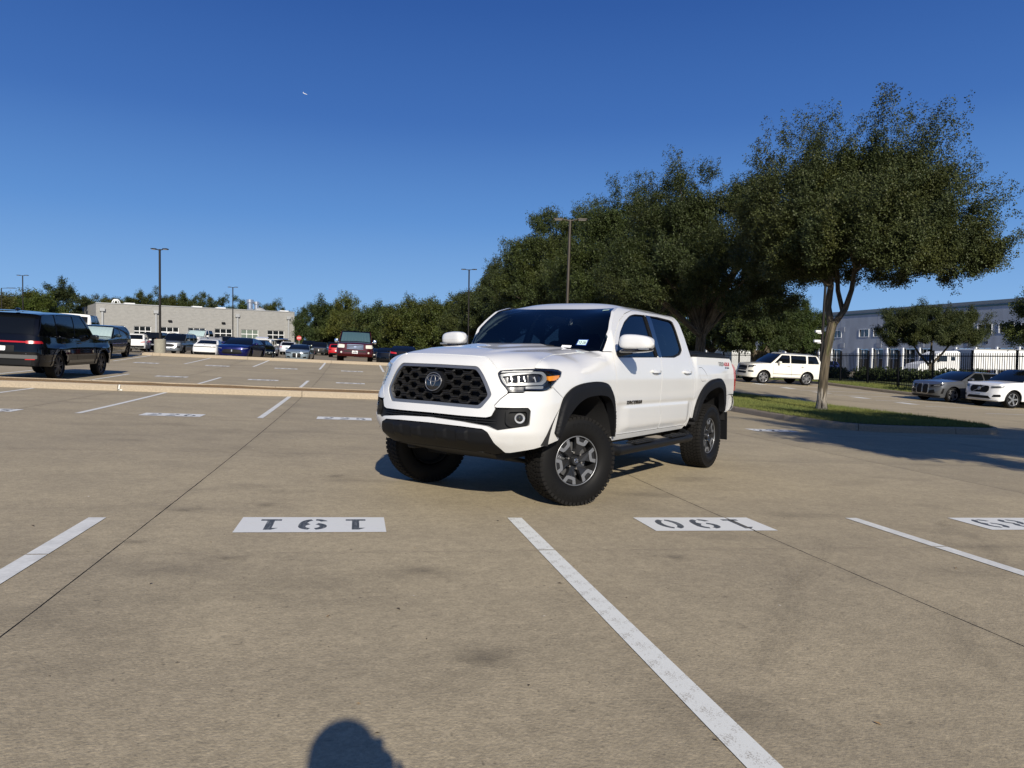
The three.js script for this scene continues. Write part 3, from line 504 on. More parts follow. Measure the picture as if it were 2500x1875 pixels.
  for (const k of [1, -1]) {
    const h = sub('headlamp', T), s = p => k > 0 ? p : flip(p);
    mesh('housing', sheet([s(HL)], .02, shift(-.05), 0), M.gloss, h);
    mesh('bezel', sheet([s(HL.map(p => [p[0], p[1]])), s(HL.map(p => [lerp(.92, p[0], .95), lerp(1.06, p[1], .86)]))], .01, shift(-.006), .045), M.gloss, h);
    const ringO = round([[.622, 1.094], [.948, 1.130], [1.045, 1.131], [1.075, 1.102], [1.073, 1.056], [1.029, 1.022], [.668, 1.005]], .012), ringI = round([[.645, 1.078], [.945, 1.110], [1.02, 1.110], [1.044, 1.090], [1.042, 1.064], [1.012, 1.042], [.685, 1.022]], .01);
    mesh('running_light', sheet([s(ringO), s(ringI)], .007, shift(-.02), .02), M.led, h);
    for (const [a, b, v0, v1] of [[.70, .80, 1.03, 1.085], [.815, .90, 1.035, 1.098], [.915, 1.01, 1.045, 1.103]]) mesh('projector', sheet([s(round([[a, v0], [b, v0 + .006], [b, v1], [a, v1]], .012))], .008, (u, v, o) => at(u, v, -.045 + .02 * Math.sin((Math.abs(u) - a) / (b - a) * Math.PI) * Math.sin((v - v0) / (v1 - v0) * Math.PI) + o), .02), M.gun, h);
    for (const c of [.735, .86, .965]) mesh('reflector_fin', sheet([s([[c, 1.04], [c + .008, 1.04], [c - .004, 1.085], [c - .013, 1.085]])], .006, shift(-.022), .02), M.machined, h);
    mesh('amber_marker', sheet([s(round([[1.087, 1.093], [1.238, 1.104], [1.227, 1.084], [1.169, 1.06], [1.084, 1.054]], .005))], .008, shift(-.012), .02), M.amber, h);
    mesh('turn_lamp', sheet([s(round([[.86, 1.005], [1.036, 1.014], [1.03, .991], [.867, .984]], .008))], .008, shift(-.018), .02), M.led, h);
    mesh('lens', sheet([s(HL)], .016, shift(.002)), M.lens, h);
  }
  // hood: a thin-plate surface through its edges and crown line
  {
    const edge = []; const ve = [[0, 1.258], [.283, 1.251], [.473, 1.237], [.532, 1.200], [.603, 1.133], [.633, 1.139], [.769, 1.149], [.957, 1.164], [.995, 1.202], [1.124, 1.284], [1.3, 1.345], [1.435, 1.387], [1.7, 1.422], [2.13, 1.44]];
    for (let s = 0; s <= 2.12; s += .05) { const p = at(s, lin(ve, s) , .0); edge.push([p[0], -p[2], p[1]]); }
    const cow = at(2.13, 1.44), pts = [];
    for (const p of edge) { pts.push(p); if (p[1] > .01) pts.push([p[0], -p[1], p[2]]); }
    for (const [x, y] of [[.66, 1.266], [.5, 1.288], [.25, 1.310], [0, 1.326], [-.25, 1.338], [-.45, 1.345]]) { pts.push([x, 0, y]); for (const z of [.3, -.3]) pts.push([x, z, y - .006]); }
    const n = pts.length, N = n + 3, A = Array.from({ length: N }, () => new Float64Array(N + 1)), U = r2 => r2 < 1e-12 ? 0 : .5 * r2 * Math.log(r2);
    for (let i = 0; i < n; i++) { for (let j = 0; j < n; j++) A[i][j] = U((pts[i][0] - pts[j][0]) ** 2 + (pts[i][1] - pts[j][1]) ** 2) + (i === j ? 2e-4 : 0); A[i][n] = 1; A[i][n + 1] = pts[i][0]; A[i][n + 2] = pts[i][1]; A[i][N] = pts[i][2]; A[n][i] = 1; A[n + 1][i] = pts[i][0]; A[n + 2][i] = pts[i][1]; }
    for (let c = 0; c < N; c++) { let p = c; for (let r = c; r < N; r++) if (Math.abs(A[r][c]) > Math.abs(A[p][c])) p = r; [A[c], A[p]] = [A[p], A[c]]; for (let r = 0; r < N; r++) if (r !== c) { const f = A[r][c] / A[c][c]; if (f) for (let k = c; k <= N; k++) A[r][k] -= f * A[c][k]; } }
    const W = A.map((r, i) => r[N] / r[i]);
    const dome = (x, z) => { const a = Math.abs(z); return .012 * (1 - sstep(.36, .43, a + (x - .2) * .06)) * sstep(.72, .5, x) * 1 + .016 * (1 - sstep(.17, .27, a)) * sstep(.36, .05, x) + .010 * Math.exp(-(((a - .56) / .09) ** 2)) * sstep(.7, .3, x); };
    const H = (x, z, o = 0) => { let y = W[n] + W[n + 1] * x + W[n + 2] * z; for (let i = 0; i < n; i++) y += W[i] * U((x - pts[i][0]) ** 2 + (z - pts[i][1]) ** 2); return [x, y + dome(x, z) + o, -z]; };
    const half = edge.map(p => [p[1], p[0]]), zr = half[half.length - 1][0], outline = [...half, [zr, -.52], [zr * .7, -.475], [zr * .35, -.445], [0, -.435]];
    const poly = mir(outline).map(p => [p[1], p[0]]);
    mesh('hood', sheet([poly], .018, (u, v, o) => H(u, v, o), .03), M.white, T);
    truck.userData.hoodAt = undefined; T._H = H;
  }
  // fenders
  const fender = [[.962, 1.161], [1.0, 1.197], [1.128, 1.276], [1.3, 1.338], [1.435, 1.379], [1.7, 1.414], [2.13, 1.43], [2.16, 1.40], [2.173, 1.365], [2.247, 1.327], [2.203, 1.21], [2.206, 1.05], [2.236, .864], [2.25, .74], [2.262, .56], [2.2, .555], [2.175, .70], [2.135, .84], [2.08, .925], [2.0, .975], [1.88, .995], [1.7, .995], [1.5, .975], [1.38, .935], [1.30, .87], [1.272, .908], [1.124, 1.004], [1.153, 1.039], [1.238, 1.09], [1.273, 1.133], [1.229, 1.155], [1.157, 1.163]];
  both('front_fender', [fender], C, 0, M.white, .03);
  // wheel flares
  const fo = [[1.148, .638], [1.175, .755], [1.236, .902], [1.345, .982], [1.478, 1.025], [1.688, 1.047], [1.899, 1.046], [2.038, 1.015], [2.114, .943], [2.161, .844], [2.205, .684], [2.24, .538]], fi = [[1.196, .604], [1.253, .721], [1.323, .799], [1.418, .867], [1.543, .914], [1.713, .931], [1.878, .929], [2.011, .903], [2.095, .834], [2.140, .748], [2.17, .624], [2.19, .545]];
  const ro = [[4.277, .59], [4.29, .706], [4.34, .828], [4.463, .957], [4.654, 1.043], [4.893, 1.074], [5.069, 1.071], [5.209, 1.007], [5.294, .889], [5.34, .77], [5.335, .668]], ri = [[4.335, .579], [4.365, .672], [4.458, .809], [4.59, .909], [4.767, .954], [4.961, .968], [5.105, .925], [5.205, .823], [5.265, .72], [5.28, .66]];
  const flareMap = (O, I) => (u, v, o) => { const a = Math.abs(u); let dO = 1e9, dI = 1e9; for (const p of O) dO = Math.min(dO, Math.hypot(p[0] - a, p[1] - v)); for (const p of I) dI = Math.min(dI, Math.hypot(p[0] - a, p[1] - v)); const t = dO / (dO + dI); return at(u, v, .016 + .024 * sstep(0, .3, t) + o); };
  const dens = P => { const c = new THREE.CatmullRomCurve3(P.map(p => new THREE.Vector3(p[0], p[1], 0))); return c.getPoints(60).map(p => [p.x, p.y]); };
  for (const [O, I] of [[fo, fi], [ro, ri]]) { const o = dens(O), i = dens(I); for (const k of [1, -1]) { const p = [...o, ...i.slice().reverse()]; mesh('wheel_flare', sheet([k > 0 ? p : flip(p)], .012, flareMap(o, i), .075), M.trimSoft, T); } }
  // doors: pressed skin with the window opening, glass, seals and handle
  const fd = [[2.277, .552], [2.264, .74], [2.250, .864], [2.218, 1.05], [2.215, 1.21], [2.262, 1.327], [2.378, 1.495], [2.558, 1.637], [2.745, 1.724], [2.96, 1.777], [3.16, 1.79], [3.352, 1.79], [3.345, 1.74], [3.297, 1.54], [3.313, 1.293], [3.279, 1.114], [3.259, .949], [3.260, .796], [3.296, .697], [3.299, .552]];
  const rd = [[3.309, .552], [3.306, .697], [3.270, .796], [3.269, .949], [3.289, 1.114], [3.323, 1.293], [3.307, 1.54], [3.355, 1.74], [3.362, 1.79], [3.70, 1.798], [3.96, 1.786], [4.06, 1.755, .05], [4.105, 1.60], [4.125, 1.42], [4.135, 1.30], [4.138, 1.178], [4.168, .966], [4.180, .80], [4.165, .69], [4.07, .565], [4.03, .552]];
  const fw = round([[2.285, 1.285, .03], [2.342, 1.362, .1], [2.502, 1.53], [2.666, 1.641], [2.846, 1.716, .06], [3.0, 1.742], [3.268, 1.752, .015], [3.262, 1.60], [3.262, 1.29, .01], [2.32, 1.268, .03]], .04), rw = round([[3.372, 1.752, .01], [3.60, 1.756], [3.93, 1.742, .05], [4.005, 1.722, .05], [4.032, 1.624, .1], [4.034, 1.437], [4.03, 1.395, .04], [3.93, 1.338, .05], [3.72, 1.298], [3.352, 1.292, .01], [3.36, 1.55]], .04);
  for (const [name, o, w, hs] of [['front_door', fd, fw, 3.13], ['rear_door', rd, rw, 4.005]]) for (const k of [1, -1]) {
    const s = p => k > 0 ? p : flip(p), d = sub(name, T);
    mesh('panel', sheet([s(o), s(w)], C, shift(0), .028), M.white, d);
    const inn = w.map(p => { const c = w.reduce((a, q) => [a[0] + q[0] / w.length, a[1] + q[1] / w.length], [0, 0]); const l = Math.hypot(p[0] - c[0], p[1] - c[1]); return [p[0] + (c[0] - p[0]) / l * .022, p[1] + (c[1] - p[1]) / l * .02]; });
    mesh('window_seal', sheet([s(w), s(inn)], .008, shift(-.008), .02), M.trim, d);
    mesh('window', sheet([s(w)], .04, shift(-.02)), M.glassDark, d);
    // bowl and strap handle
    mesh('handle', [sheet([s(round([[hs - .105, 1.132], [hs + .105, 1.138], [hs + .105, 1.160], [hs - .105, 1.156]], .011))], .008, (u, v, f) => at(u, v, .036 - 1.6 * (Math.abs(u) - hs) ** 2 + f), .022), ...[hs - .088, hs + .088].map(c => sheet([s(round([[c - .02, 1.132], [c + .02, 1.132], [c + .02, 1.16], [c - .02, 1.16]], .01))], .008, shift(.022), .03))], M.white, d);
    mesh('handle_bowl', sheet([s(ell(hs, 1.142, .078, .034, 30))], .008, (u, v, f) => { const q = ((Math.abs(u) - hs) / .078) ** 2 + ((v - 1.142) / .034) ** 2; return at(u, v, .003 + .004 * (1 - q) - .0 + f); }), M.white, d);
  }
  // black pillar strip between the windows, sills, cab corners
  both('pillar_trim', [[[3.258, 1.292], [3.356, 1.296], [3.364, 1.55], [3.376, 1.752], [3.264, 1.752], [3.258, 1.55]]], .02, .0035, M.gloss, .01);
  both('sill', [[[2.2, .548], [4.02, .548], [4.07, .56], [4.0, .512], [2.19, .498]]], .02, .012, M.white, .05);
  both('cab_corner', [[[4.145, 1.178], [4.142, 1.30], [4.132, 1.42], [4.112, 1.60], [4.068, 1.758], [3.965, 1.792], [3.70, 1.805], [3.36, 1.797], [2.96, 1.783], [2.74, 1.73], [2.552, 1.643], [2.371, 1.50], [2.255, 1.333], [2.18, 1.372], [2.28, 1.50], [2.40, 1.63], [2.52, 1.735], [2.70, 1.80], [2.9, 1.83], [3.5, 1.845], [4.02, 1.835], [4.12, 1.81], [4.175, 1.72], [4.205, 1.55], [4.215, 1.40], [4.222, 1.30], [4.226, 1.05], [4.226, .80], [4.205, .66], [4.14, .53], [4.06, .545], [4.085, .565], [4.172, .688], [4.188, .80], [4.176, .966]]], C, -.001, M.white, .03);
  // roof
  {
    const sa = 2.72, sb = 4.02;
    const eave = t => { const q = lerp(sa, sb, t); return at(q, lin([[2.72, 1.797], [2.82, 1.82], [2.95, 1.833], [3.5, 1.847], [4.02, 1.837]], q)); };
    const roofAt = (t, w) => { const a = eave(t), e = 1 - w * w, bow = .075 * e * (1 - t) ** 4, back = -.05 * e * t ** 4, y0 = 1.745 + .012 * w ** 6, y1 = a[1] + .052 * Math.pow(Math.max(0, 1 - Math.abs(w) ** 3.6), .85) * (1 - .55 * sstep(.75, 1, t)); return [a[0] + bow + back, lerp(y0, y1, Math.sqrt(sstep(0, .2, t))), a[2] * w]; };
    mesh('roof', patch(60, 40, (i, j) => roofAt(i * i * .5 + i * .5, j * 2 - 1)), M.white, T);
    T._roofAt = roofAt;
    // rear panel of the cab and its window
    const bot = z => [-2.70, 1.20, z], N = 24;
    mesh('cab_back', patch(16, N, (i, j) => { const w = j * 2 - 1, a = roofAt(1, w), z = lerp(a[2], -.84 * w, sstep(0, .6, i)); return [lerp(a[0], -2.70, Math.pow(i, .7)), lerp(a[1], 1.0, i), z]; }), M.white, T);
    mesh('rear_window', patch(8, 12, (i, j) => { const w = j * 2 - 1; return [lerp(-2.675, -2.705, i) - .012, lerp(1.70, 1.36, i), -w * lerp(.60, .70, i)]; }), M.gloss, T);
    // windscreen between the pillars
    const pillar = new THREE.CatmullRomCurve3([[2.172, 1.362], [2.28, 1.50], [2.40, 1.63], [2.53, 1.735], [2.715, 1.797]].map(p => new THREE.Vector3(...at(...p, -.006))));
    const mid = i => { const q = Math.sin(i * Math.PI) * .022; return [lerp(-.43, roofAt(0, 0)[0] + .006, i) + q * .6, lerp(1.33, roofAt(0, 0)[1] - .004, i) + q]; };
    const ws = (i, w, d = 0) => { const e = pillar.getPoint(i), c = mid(i), k = w * w; return [lerp(c[0], e.x, k) + d * .6, lerp(c[1], e.y - .004, k) + d * .8, e.z * w]; };
    const wsB = w => ws(0, w);
    mesh('windscreen', patch(20, 24, (i, j) => ws(i, j * 2 - 1)), M.glassShield, T);
    const band = (i0, i1, w0, w1) => patch(12, 20, (i, j) => ws(lerp(i0, i1, i), lerp(w0, w1, j), -.004));
    mesh('windscreen_border', [band(.93, 1.0, -1, 1), band(0, .05, -1, 1), band(.05, .93, -1, -.965), band(.05, .93, .965, 1)], M.gloss, T);
    const stick = (i0, i1, w0, w1) => patch(2, 2, (i, j) => ws(lerp(i0, i1, i), lerp(w0, w1, j), -.0045));
    const rt = canvasTex(256, 128, (x, w, h) => { x.fillStyle = '#1f3f8a'; x.fillRect(0, 0, w, h); x.fillStyle = '#cfe9e4'; x.fillRect(20, 14, w - 40, h - 28); x.fillStyle = '#101418'; x.font = 'bold 74px sans-serif'; x.textAlign = 'center'; x.textBaseline = 'middle'; x.fillText('12-26', w / 2, h / 2 + 4); });
    const inT = ws; // stickers sit on the outside of the tinted glass
    const s1 = mesh('registration_sticker', patch(2, 2, (i, j) => inT(lerp(.085, .185, i), lerp(.665, .79, j), .004)), std([.9, .9, .9], .5, 0, { map: rt }), T, 'blue and white registration sticker reading 12-26');
    { const u = s1.geometry.attributes.uv; for (let i = 0; i < u.count; i++) u.setXY(i, u.getY(i), u.getX(i)); }
    mesh('toll_tag', patch(2, 2, (i, j) => ws(lerp(.86, .91, i), lerp(.80, .90, j), .004)), std([.42, .58, .5], .5), T);
    mesh('dash_card', patch(2, 2, (i, j) => ws(lerp(.035, .075, i), lerp(.50, .62, j), .004)), M.plate, T);
    for (const w of [-.1, .42]) mesh('wiper', limb([[...ws(.02, w, .02), .008], [...ws(.055, w - .3, .016), .006], [...ws(.05, w - .62, .014), .004]], 6), M.dark, T);
    mesh('cowl', patch(4, 20, (i, j) => { const w = j * 2 - 1, b = wsB(w); return [lerp(b[0] - .02, b[0] + .1, i), b[1] - .02 - .012 * i, b[2]]; }), M.trim, T);
    mesh('mirror_pod', rbox(-1.0, 1.62, 0, .05, .07, .24, .02), M.dark, T);
    mesh('roof_antenna', (() => { const g = new THREE.SphereGeometry(1, 14, 8, 0, 6.29, 0, 1.57); g.scale(.11, .05, .035); g.translate(-2.35, 1.80, .18); return g; })(), M.white, T);
  }
  // cabin
  {
    const dash = new THREE.Shape([[-.46, 1.0], [-.50, 1.24], [-.80, 1.27], [-1.0, 1.16], [-.98, .9], [-.5, .8]].map(p => new THREE.Vector2(...p)));
    const dg = new THREE.ExtrudeGeometry(dash, { depth: 1.5, bevelEnabled: false }); dg.translate(0, 0, -.75); mesh('dashboard', dg, M.dark, T);
    for (const z of [-.36, .36]) { mesh('front_seat', [rbox(-1.55, .78, z, .52, .2, .5, .08, 3), (() => { const g = new RoundedBoxGeometry(.18, .62, .5, 3, .08); g.rotateZ(.2); g.translate(-1.87, 1.14, z); return g; })(), rbox(-1.95, 1.53, z, .11, .2, .28, .05, 3)], M.cloth, T); }
    mesh('rear_bench', [rbox(-2.35, .82, 0, .45, .2, 1.35, .06, 3), (() => { const g = new RoundedBoxGeometry(.16, .6, 1.35, 3, .07); g.rotateZ(.15); g.translate(-2.57, 1.15, 0); return g; })(), ...[-.42, .42].map(z => rbox(-2.6, 1.5, z, .1, .14, .26, .04, 2))], M.cloth, T);
    const sw = new THREE.TorusGeometry(.185, .016, 8, 36); sw.rotateY(Math.PI / 2); sw.rotateZ(.42); sw.translate(-1.12, 1.18, -.36); mesh('steering_wheel', [sw, (() => { const g = new RoundedBoxGeometry(.05, .1, .3, 2, .02); g.rotateZ(.42); g.translate(-1.11, 1.18, -.36); return g; })()], M.dark, T);
    mesh('cabin_shell', [box(-1.65, .62, 0, 2.1, .06, 1.6), ...[-.78, .78].map(z => box(-1.65, .92, z, 2.0, .62, .04)), patch(10, 8, (i, j) => { const p = T._roofAt(lerp(.06, .97, i), (j * 2 - 1) * .97); return [p[0] - .03, p[1] - .045, p[2]]; })], M.cloth, T);
  }
  // bed
  const bedSide = [[4.236, .80], [4.232, 1.05], [4.23, 1.312], [4.26, 1.322], [5.52, 1.325, .03], [5.57, 1.30], [5.66, 1.19], [5.69, .98], [5.695, .87], [5.52, .875], [5.36, .85], [5.33, .80], [5.29, .88], [5.20, .985], [5.06, 1.05], [4.893, 1.055], [4.66, 1.022], [4.475, .94], [4.355, .82], [4.305, .70], [4.30, .62], [4.215, .62], [4.22, .70]];
  const fuel = round([[4.33, 1.20], [4.46, 1.205], [4.50, 1.19], [4.60, 1.12], [4.615, 1.07], [4.58, 1.045], [4.43, 1.04], [4.395, 1.07]], .03), shr = (p, d) => { const c = p.reduce((a, q) => [a[0] + q[0] / p.length, a[1] + q[1] / p.length], [0, 0]); return p.map(q => { const l = Math.hypot(q[0] - c[0], q[1] - c[1]); return [q[0] + (c[0] - q[0]) / l * d, q[1] + (c[1] - q[1]) / l * d]; }); };
  for (const k of [1, -1]) {
    const s = p => k > 0 ? p : flip(p), b = sub('bed_side', T);
    mesh('panel', sheet(k > 0 ? [bedSide, fuel] : [flip(bedSide)], C, shift(0), .03), M.white, b);
    if (k > 0) mesh('fuel_door', sheet([shr(fuel, .006)], .012, shift(-.001), .02), M.white, b);
    mesh('rear_quarter', sheet([s([[5.36, .84], [5.50, .865], [5.695, .86], [5.69, .72], [5.60, .66], [5.40, .63], [5.345, .66], [5.35, .75]])], C, shift(-.004), .03), M.white, b);
    mesh('rail_cap', sheet([s([[4.25, 1.326], [5.52, 1.329], [5.52, 1.352], [4.25, 1.35]])], .02, shift(.004), .08), M.trim, b);
    mesh('tail_lamp', sheet([s(round([[5.60, 1.275], [5.72, 1.25], [5.79, 1.2], [5.80, .92], [5.70, .90], [5.675, 1.19]], .02))], .012, shift(-.012), .05), M.redLens, b);
  }
  mesh('bed_cover', [rbox(-3.33, 1.355, 0, 1.25, .05, 1.62, .02), ...[-2.9, -3.3, -3.7].map(x => rbox(x, 1.384, 0, .38, .018, 1.60, .008))], M.trim, T, 'black folding cover over the bed');
  mesh('tailgate', [rbox(-4.16, 1.08, 0, .07, .50, 1.5, .02), rbox(-4.12, .93, 0, .06, .2, 1.5, .02)], M.white, T);
  mesh('bed_floor', [box(-3.4, .82, 0, 1.4, .05, 1.45), box(-2.76, 1.07, 0, .05, .5, 1.6)], M.under, T);
  {
    const rb = (h, y, m, n) => mesh(n, patch(30, 6, (i, j) => { const w = i * 2 - 1, z = .93 * w, e = Math.pow(Math.abs(w), 6), a = (j - .5) * 2, c = Math.sqrt(Math.max(0, 1 - a * a * a * a)); return [-4.30 + .30 * e - .07 * (1 - c) * -1 - .06, y + a * h, -z * (1 - .02 * Math.abs(a))]; }), m, T);
    rb(.105, .765, M.white, 'rear_bumper');
    mesh('bumper_core', rbox(-4.18, .765, 0, .2, .19, 1.7, .03), M.trim, T);
  }
  // mirrors
  for (const k of [1, -1]) {
    const m = sub('door_mirror', T), zz = z => -k * z;
    const cap = patch(22, 26, (i, j) => { const u = i * 2 - 1, a = j * 2 * Math.PI, hw = .158, e = Math.pow(Math.max(0, 1 - Math.pow(Math.abs(u), 4.5)), .42); const cz = 1.055 + u * hw, top = 1.403 - .004 * u, ry = .080 * e * (1 - .15 * Math.max(0, u)), rx = .07 * e, c = Math.cos(a), s = Math.sin(a), sq = q => Math.sign(q) * Math.pow(Math.abs(q), .62); return [-.70 + sq(c) * rx - .02 * u + (c < 0 ? 0 : .018 * e), top + (s > 0 ? sq(s) * ry : sq(s) * ry * .75), zz(cz)]; });
    mesh('cap', cap, M.white, m);
    mesh('trim', patch(22, 18, (i, j) => { const u = i * 2 - 1, a = j * 2 * Math.PI, e = Math.pow(Math.max(0, 1 - Math.pow(Math.abs(u), 4)), .5), sq = q => Math.sign(q) * Math.pow(Math.abs(q), .7); return [-.70 + sq(Math.cos(a)) * .074 * e, 1.338 - .01 * u * -1 + sq(Math.sin(a)) * .022 * e + .004 * u, zz(1.050 + u * .165)]; }), M.gloss, m);
    mesh('signal', rbox(-.632, 1.352, zz(1.15), .012, .016, .10, .005), M.led, m);
    mesh('stalk', limb([[-.72, 1.305, zz(.86), .03], [-.715, 1.315, zz(.93), .028], [-.71, 1.325, zz(1.0), .022]], 10), M.trim, m);
    mesh('glass', rbox(-.768, 1.40, zz(1.055), .006, .10, .24, .003), M.chrome, m);
  }
  // side steps: tube with two tread pads, on brackets
  for (const k of [1, -1]) {
    const s = sub('side_step', T), z = -k * .95;
    mesh('tube', limb([[-.48, .47, -k * .80, .045], [-.52, .44, -k * .89, .045], [-.60, .42, z, .046], [-1.5, .42, z, .046], [-2.42, .42, z, .046], [-2.50, .44, -k * .89, .045], [-2.54, .47, -k * .80, .045]], 14), M.trim, s);
    for (const x of [-1.12, -2.02]) { mesh('tread_pad', [rbox(x, .468, z, .46, .012, .11, .005), ...Array.from({ length: 16 }, (_, i) => rbox(x - .2 + (i % 8) * .057, .477, z + (i < 8 ? -.028 : .028), .03, .01, .032, .004, 1))], M.trim, s); }
    for (const x of [-.72, -1.55, -2.3]) mesh('bracket', [rbox(x, .44, -k * .82, .06, .05, .28, .01), rbox(x, .48, -k * .70, .06, .12, .05, .01)], M.under, s);
  }
  // chassis and underbody, wheel houses
  mesh('underbody', [rbox(-1.6, .56, 0, 4.6, .12, 1.1, .03), ...[-.48, .48].map(z => rbox(-1.7, .46, z, 4.6, .13, .09, .02)), rbox(.35, .52, 0, .7, .16, 1.0, .05), cyl(-3.235, .385, 0, .06, .06, 1.5, 12, 'z'), (() => { const g = new THREE.SphereGeometry(.17, 14, 10); g.translate(-3.235, .385, .1); return g; })(), cyl(-1.7, .44, .05, .04, .04, 2.7, 10, 'x'), rbox(-2.5, .45, .45, .9, .2, .3, .06)], M.under, T);
  mesh('skid_plate', [(() => { const g = new RoundedBoxGeometry(.75, .03, .9, 2, .01); g.rotateZ(.22); g.translate(.42, .40, 0); return g; })(), ...[-.62, .62].map(z => rbox(0, .33, z, .1, .09, .3, .03)), ...[-.5, .5].map(z => cyl(.05, .55, z, .05, .05, .5, 10))], M.under, T);
  for (const x of [0, -3.235]) for (const k of [1, -1]) mesh('wheel_house', [patch(26, 4, (i, j) => { const a = lerp(.22, Math.PI - .22, i), r = x ? .56 : .57; return [x + Math.cos(a) * r + (x ? -.02 : -.1 * 0), .42 + Math.sin(a) * r, -k * lerp(.52, .905, j)]; }), (() => { const g = new THREE.CircleGeometry(.57, 24, .1, Math.PI - .2); g.translate(x, .42, -k * .52); return g; })()], M.dark, T);
  for (const k of [1, -1]) mesh('mud_flap', [(() => { const g = new RoundedBoxGeometry(.012, .36, .26, 2, .005); g.rotateZ(-.12); g.translate(-3.83, .47, -k * .80); return g; })()], M.trim, T);
  mesh('inner_liner', [box(.1, .75, 0, 1.1, .5, 1.0)], M.dark, T);
  // badges
  const flat = (txt, size, s0, v0, ws, off, dep, mat, name, parent = T, skew = 0) => {
    const g = new TextGeometry(txt, { font, size, depth: dep, curveSegments: 3, bevelEnabled: false }); g.computeBoundingBox(); const bb = g.boundingBox, k = ws / (bb.max.x - bb.min.x);
    const q = g.toNonIndexed(), P = q.attributes.position; for (let i = 0; i < P.count; i++) { const y = P.getY(i) - bb.min.y; const p = at(s0 + (P.getX(i) - bb.min.x) * k + skew * y, v0 + y, off + P.getZ(i)); P.setXYZ(i, ...p); } q.computeVertexNormals(); return mesh(name, q, mat, parent);
  };
  flat('TACOMA', .034, 2.45, .832, .35, .002, .008, M.gloss, 'door_lettering');
  M.redPaint = std([.35, .012, .03], .5);
  flat('TRD', .05, 5.07, 1.228, .20, .001, .002, M.gloss, 'bed_lettering'); flat('4X4', .05, 5.285, 1.228, .21, .001, .002, M.redPaint, 'bed_lettering'); flat('OFF ROAD', .018, 5.31, 1.198, .17, .001, .002, M.gloss, 'bed_lettering');
  // wheels
  const R = .388, TW = .262;
  const tyreProf = [[.215, -.098], [.222, -.112], [.25, -.126], [.285, -.133], [.32, -.131], [.35, -.124], [.372, -.112], [.3755, -.10], [.3765, 0], [.3755, .10], [.372, .112], [.35, .124], [.32, .131], [.285, .133], [.25, .126], [.222, .112], [.215, .098]].map(p => new THREE.Vector2(...p));
  const tyre = new THREE.LatheGeometry(tyreProf, 72); tyre.rotateX(Math.PI / 2);
  const blocks = [], r2 = rng(9);
  const blk = (a, z, w, d, h, sk) => { const g = new THREE.BoxGeometry(w, h, d, 1, 1, 1); const P = g.attributes.position; for (let i = 0; i < P.count; i++) { const x = P.getX(i) + sk * P.getZ(i), y = P.getY(i), zz = P.getZ(i) + z, r = .3755 + y - Math.max(0, Math.abs(zz) - .09) * .22, t = a + x / .38; P.setXYZ(i, Math.cos(t) * r, Math.sin(t) * r, zz); } g.computeVertexNormals(); return g.toNonIndexed(); };
  for (let i = 0; i < 56; i++) { const a = i / 56 * 2 * Math.PI; blocks.push(blk(a, -.104, .030, .044, .019, .12), blk(a + .056, .104, .030, .044, .019, -.12), blk(a + .03, -.058, .033, .036, .019, .5), blk(a + .075, .058, .033, .036, .019, -.5), blk(a + .01, -.018, .034, .032, .019, .4), blk(a + .05, .02, .034, .032, .019, -.4)); }
  const lugs = []; for (let i = 0; i < 56; i++) for (const k of [1, -1]) { const a = i / 56 * 2 * Math.PI + (k > 0 ? .056 : 0), b = new THREE.BoxGeometry(.024, i % 2 ? .02 : .03, .006); b.translate(0, i % 2 ? .359 : .354, k * .1215); b.rotateZ(a - Math.PI / 2); lugs.push(b.toNonIndexed()); }
  const treadGeo = merge([...blocks, ...lugs].map(g => { g.computeVertexNormals(); return g; }));
  const letters = []; [['GOODYEAR', 1.0], ['WRANGLER', 1.0 + Math.PI]].forEach(([t, a0]) => [...t].forEach((c, i) => { const g = new TextGeometry(c, { font, size: .036, depth: .003, curveSegments: 2, bevelEnabled: false }); g.computeBoundingBox(); g.translate(-(g.boundingBox.max.x + g.boundingBox.min.x) / 2, .288, .131); g.rotateZ(-(i - 3.5) * .155 + a0 - Math.PI / 2); letters.push(g.toNonIndexed()); }));
  const letterGeo = merge(letters);
  const barrel = (() => { const g = new THREE.LatheGeometry([[.216, .098], [.210, .10], [.203, .094], [.196, .07], [.190, -.09], [.205, -.1]].map(p => new THREE.Vector2(...p)), 60); g.rotateX(Math.PI / 2); return g; })();
  const lip = (() => { const g = new THREE.TorusGeometry(.208, .0045, 8, 64); g.translate(0, 0, .099); return g; })();
  const ex = (pts, d, z, bev = .003) => { const g = new THREE.ExtrudeGeometry(new THREE.Shape(pts.map(p => new THREE.Vector2(...p))), { depth: d, bevelEnabled: true, bevelSize: bev, bevelThickness: bev, bevelSegments: 1, curveSegments: 6 }); g.translate(0, 0, z); return g.toNonIndexed(); };
  const pol = (r, a) => [r * Math.sin(a), r * Math.cos(a)];
  const spoke = (() => { // dark arm from the hub widening into the two-legged outer bracket
    const arm = [pol(.055, -.42), pol(.10, -.26), pol(.155, -.30), pol(.203, -.345), pol(.203, .345), pol(.155, .30), pol(.10, .26), pol(.055, .42)];
    const hole = new THREE.Path([pol(.168, -.13), pol(.196, -.175), pol(.196, .175), pol(.168, .13)].map(p => new THREE.Vector2(...p)));
    const sh = new THREE.Shape(arm.map(p => new THREE.Vector2(...p))); sh.holes.push(hole); const g = new THREE.ExtrudeGeometry(sh, { depth: .03, bevelEnabled: true, bevelSize: .003, bevelThickness: .004, bevelSegments: 1 }); g.translate(0, 0, .052);
    const P = g.attributes.position; for (let i = 0; i < P.count; i++) { const r = Math.hypot(P.getX(i), P.getY(i)); P.setZ(i, P.getZ(i) - .022 * (1 - sstep(.05, .14, r))); } const q = g.toNonIndexed(); q.computeVertexNormals(); return q;
  })();
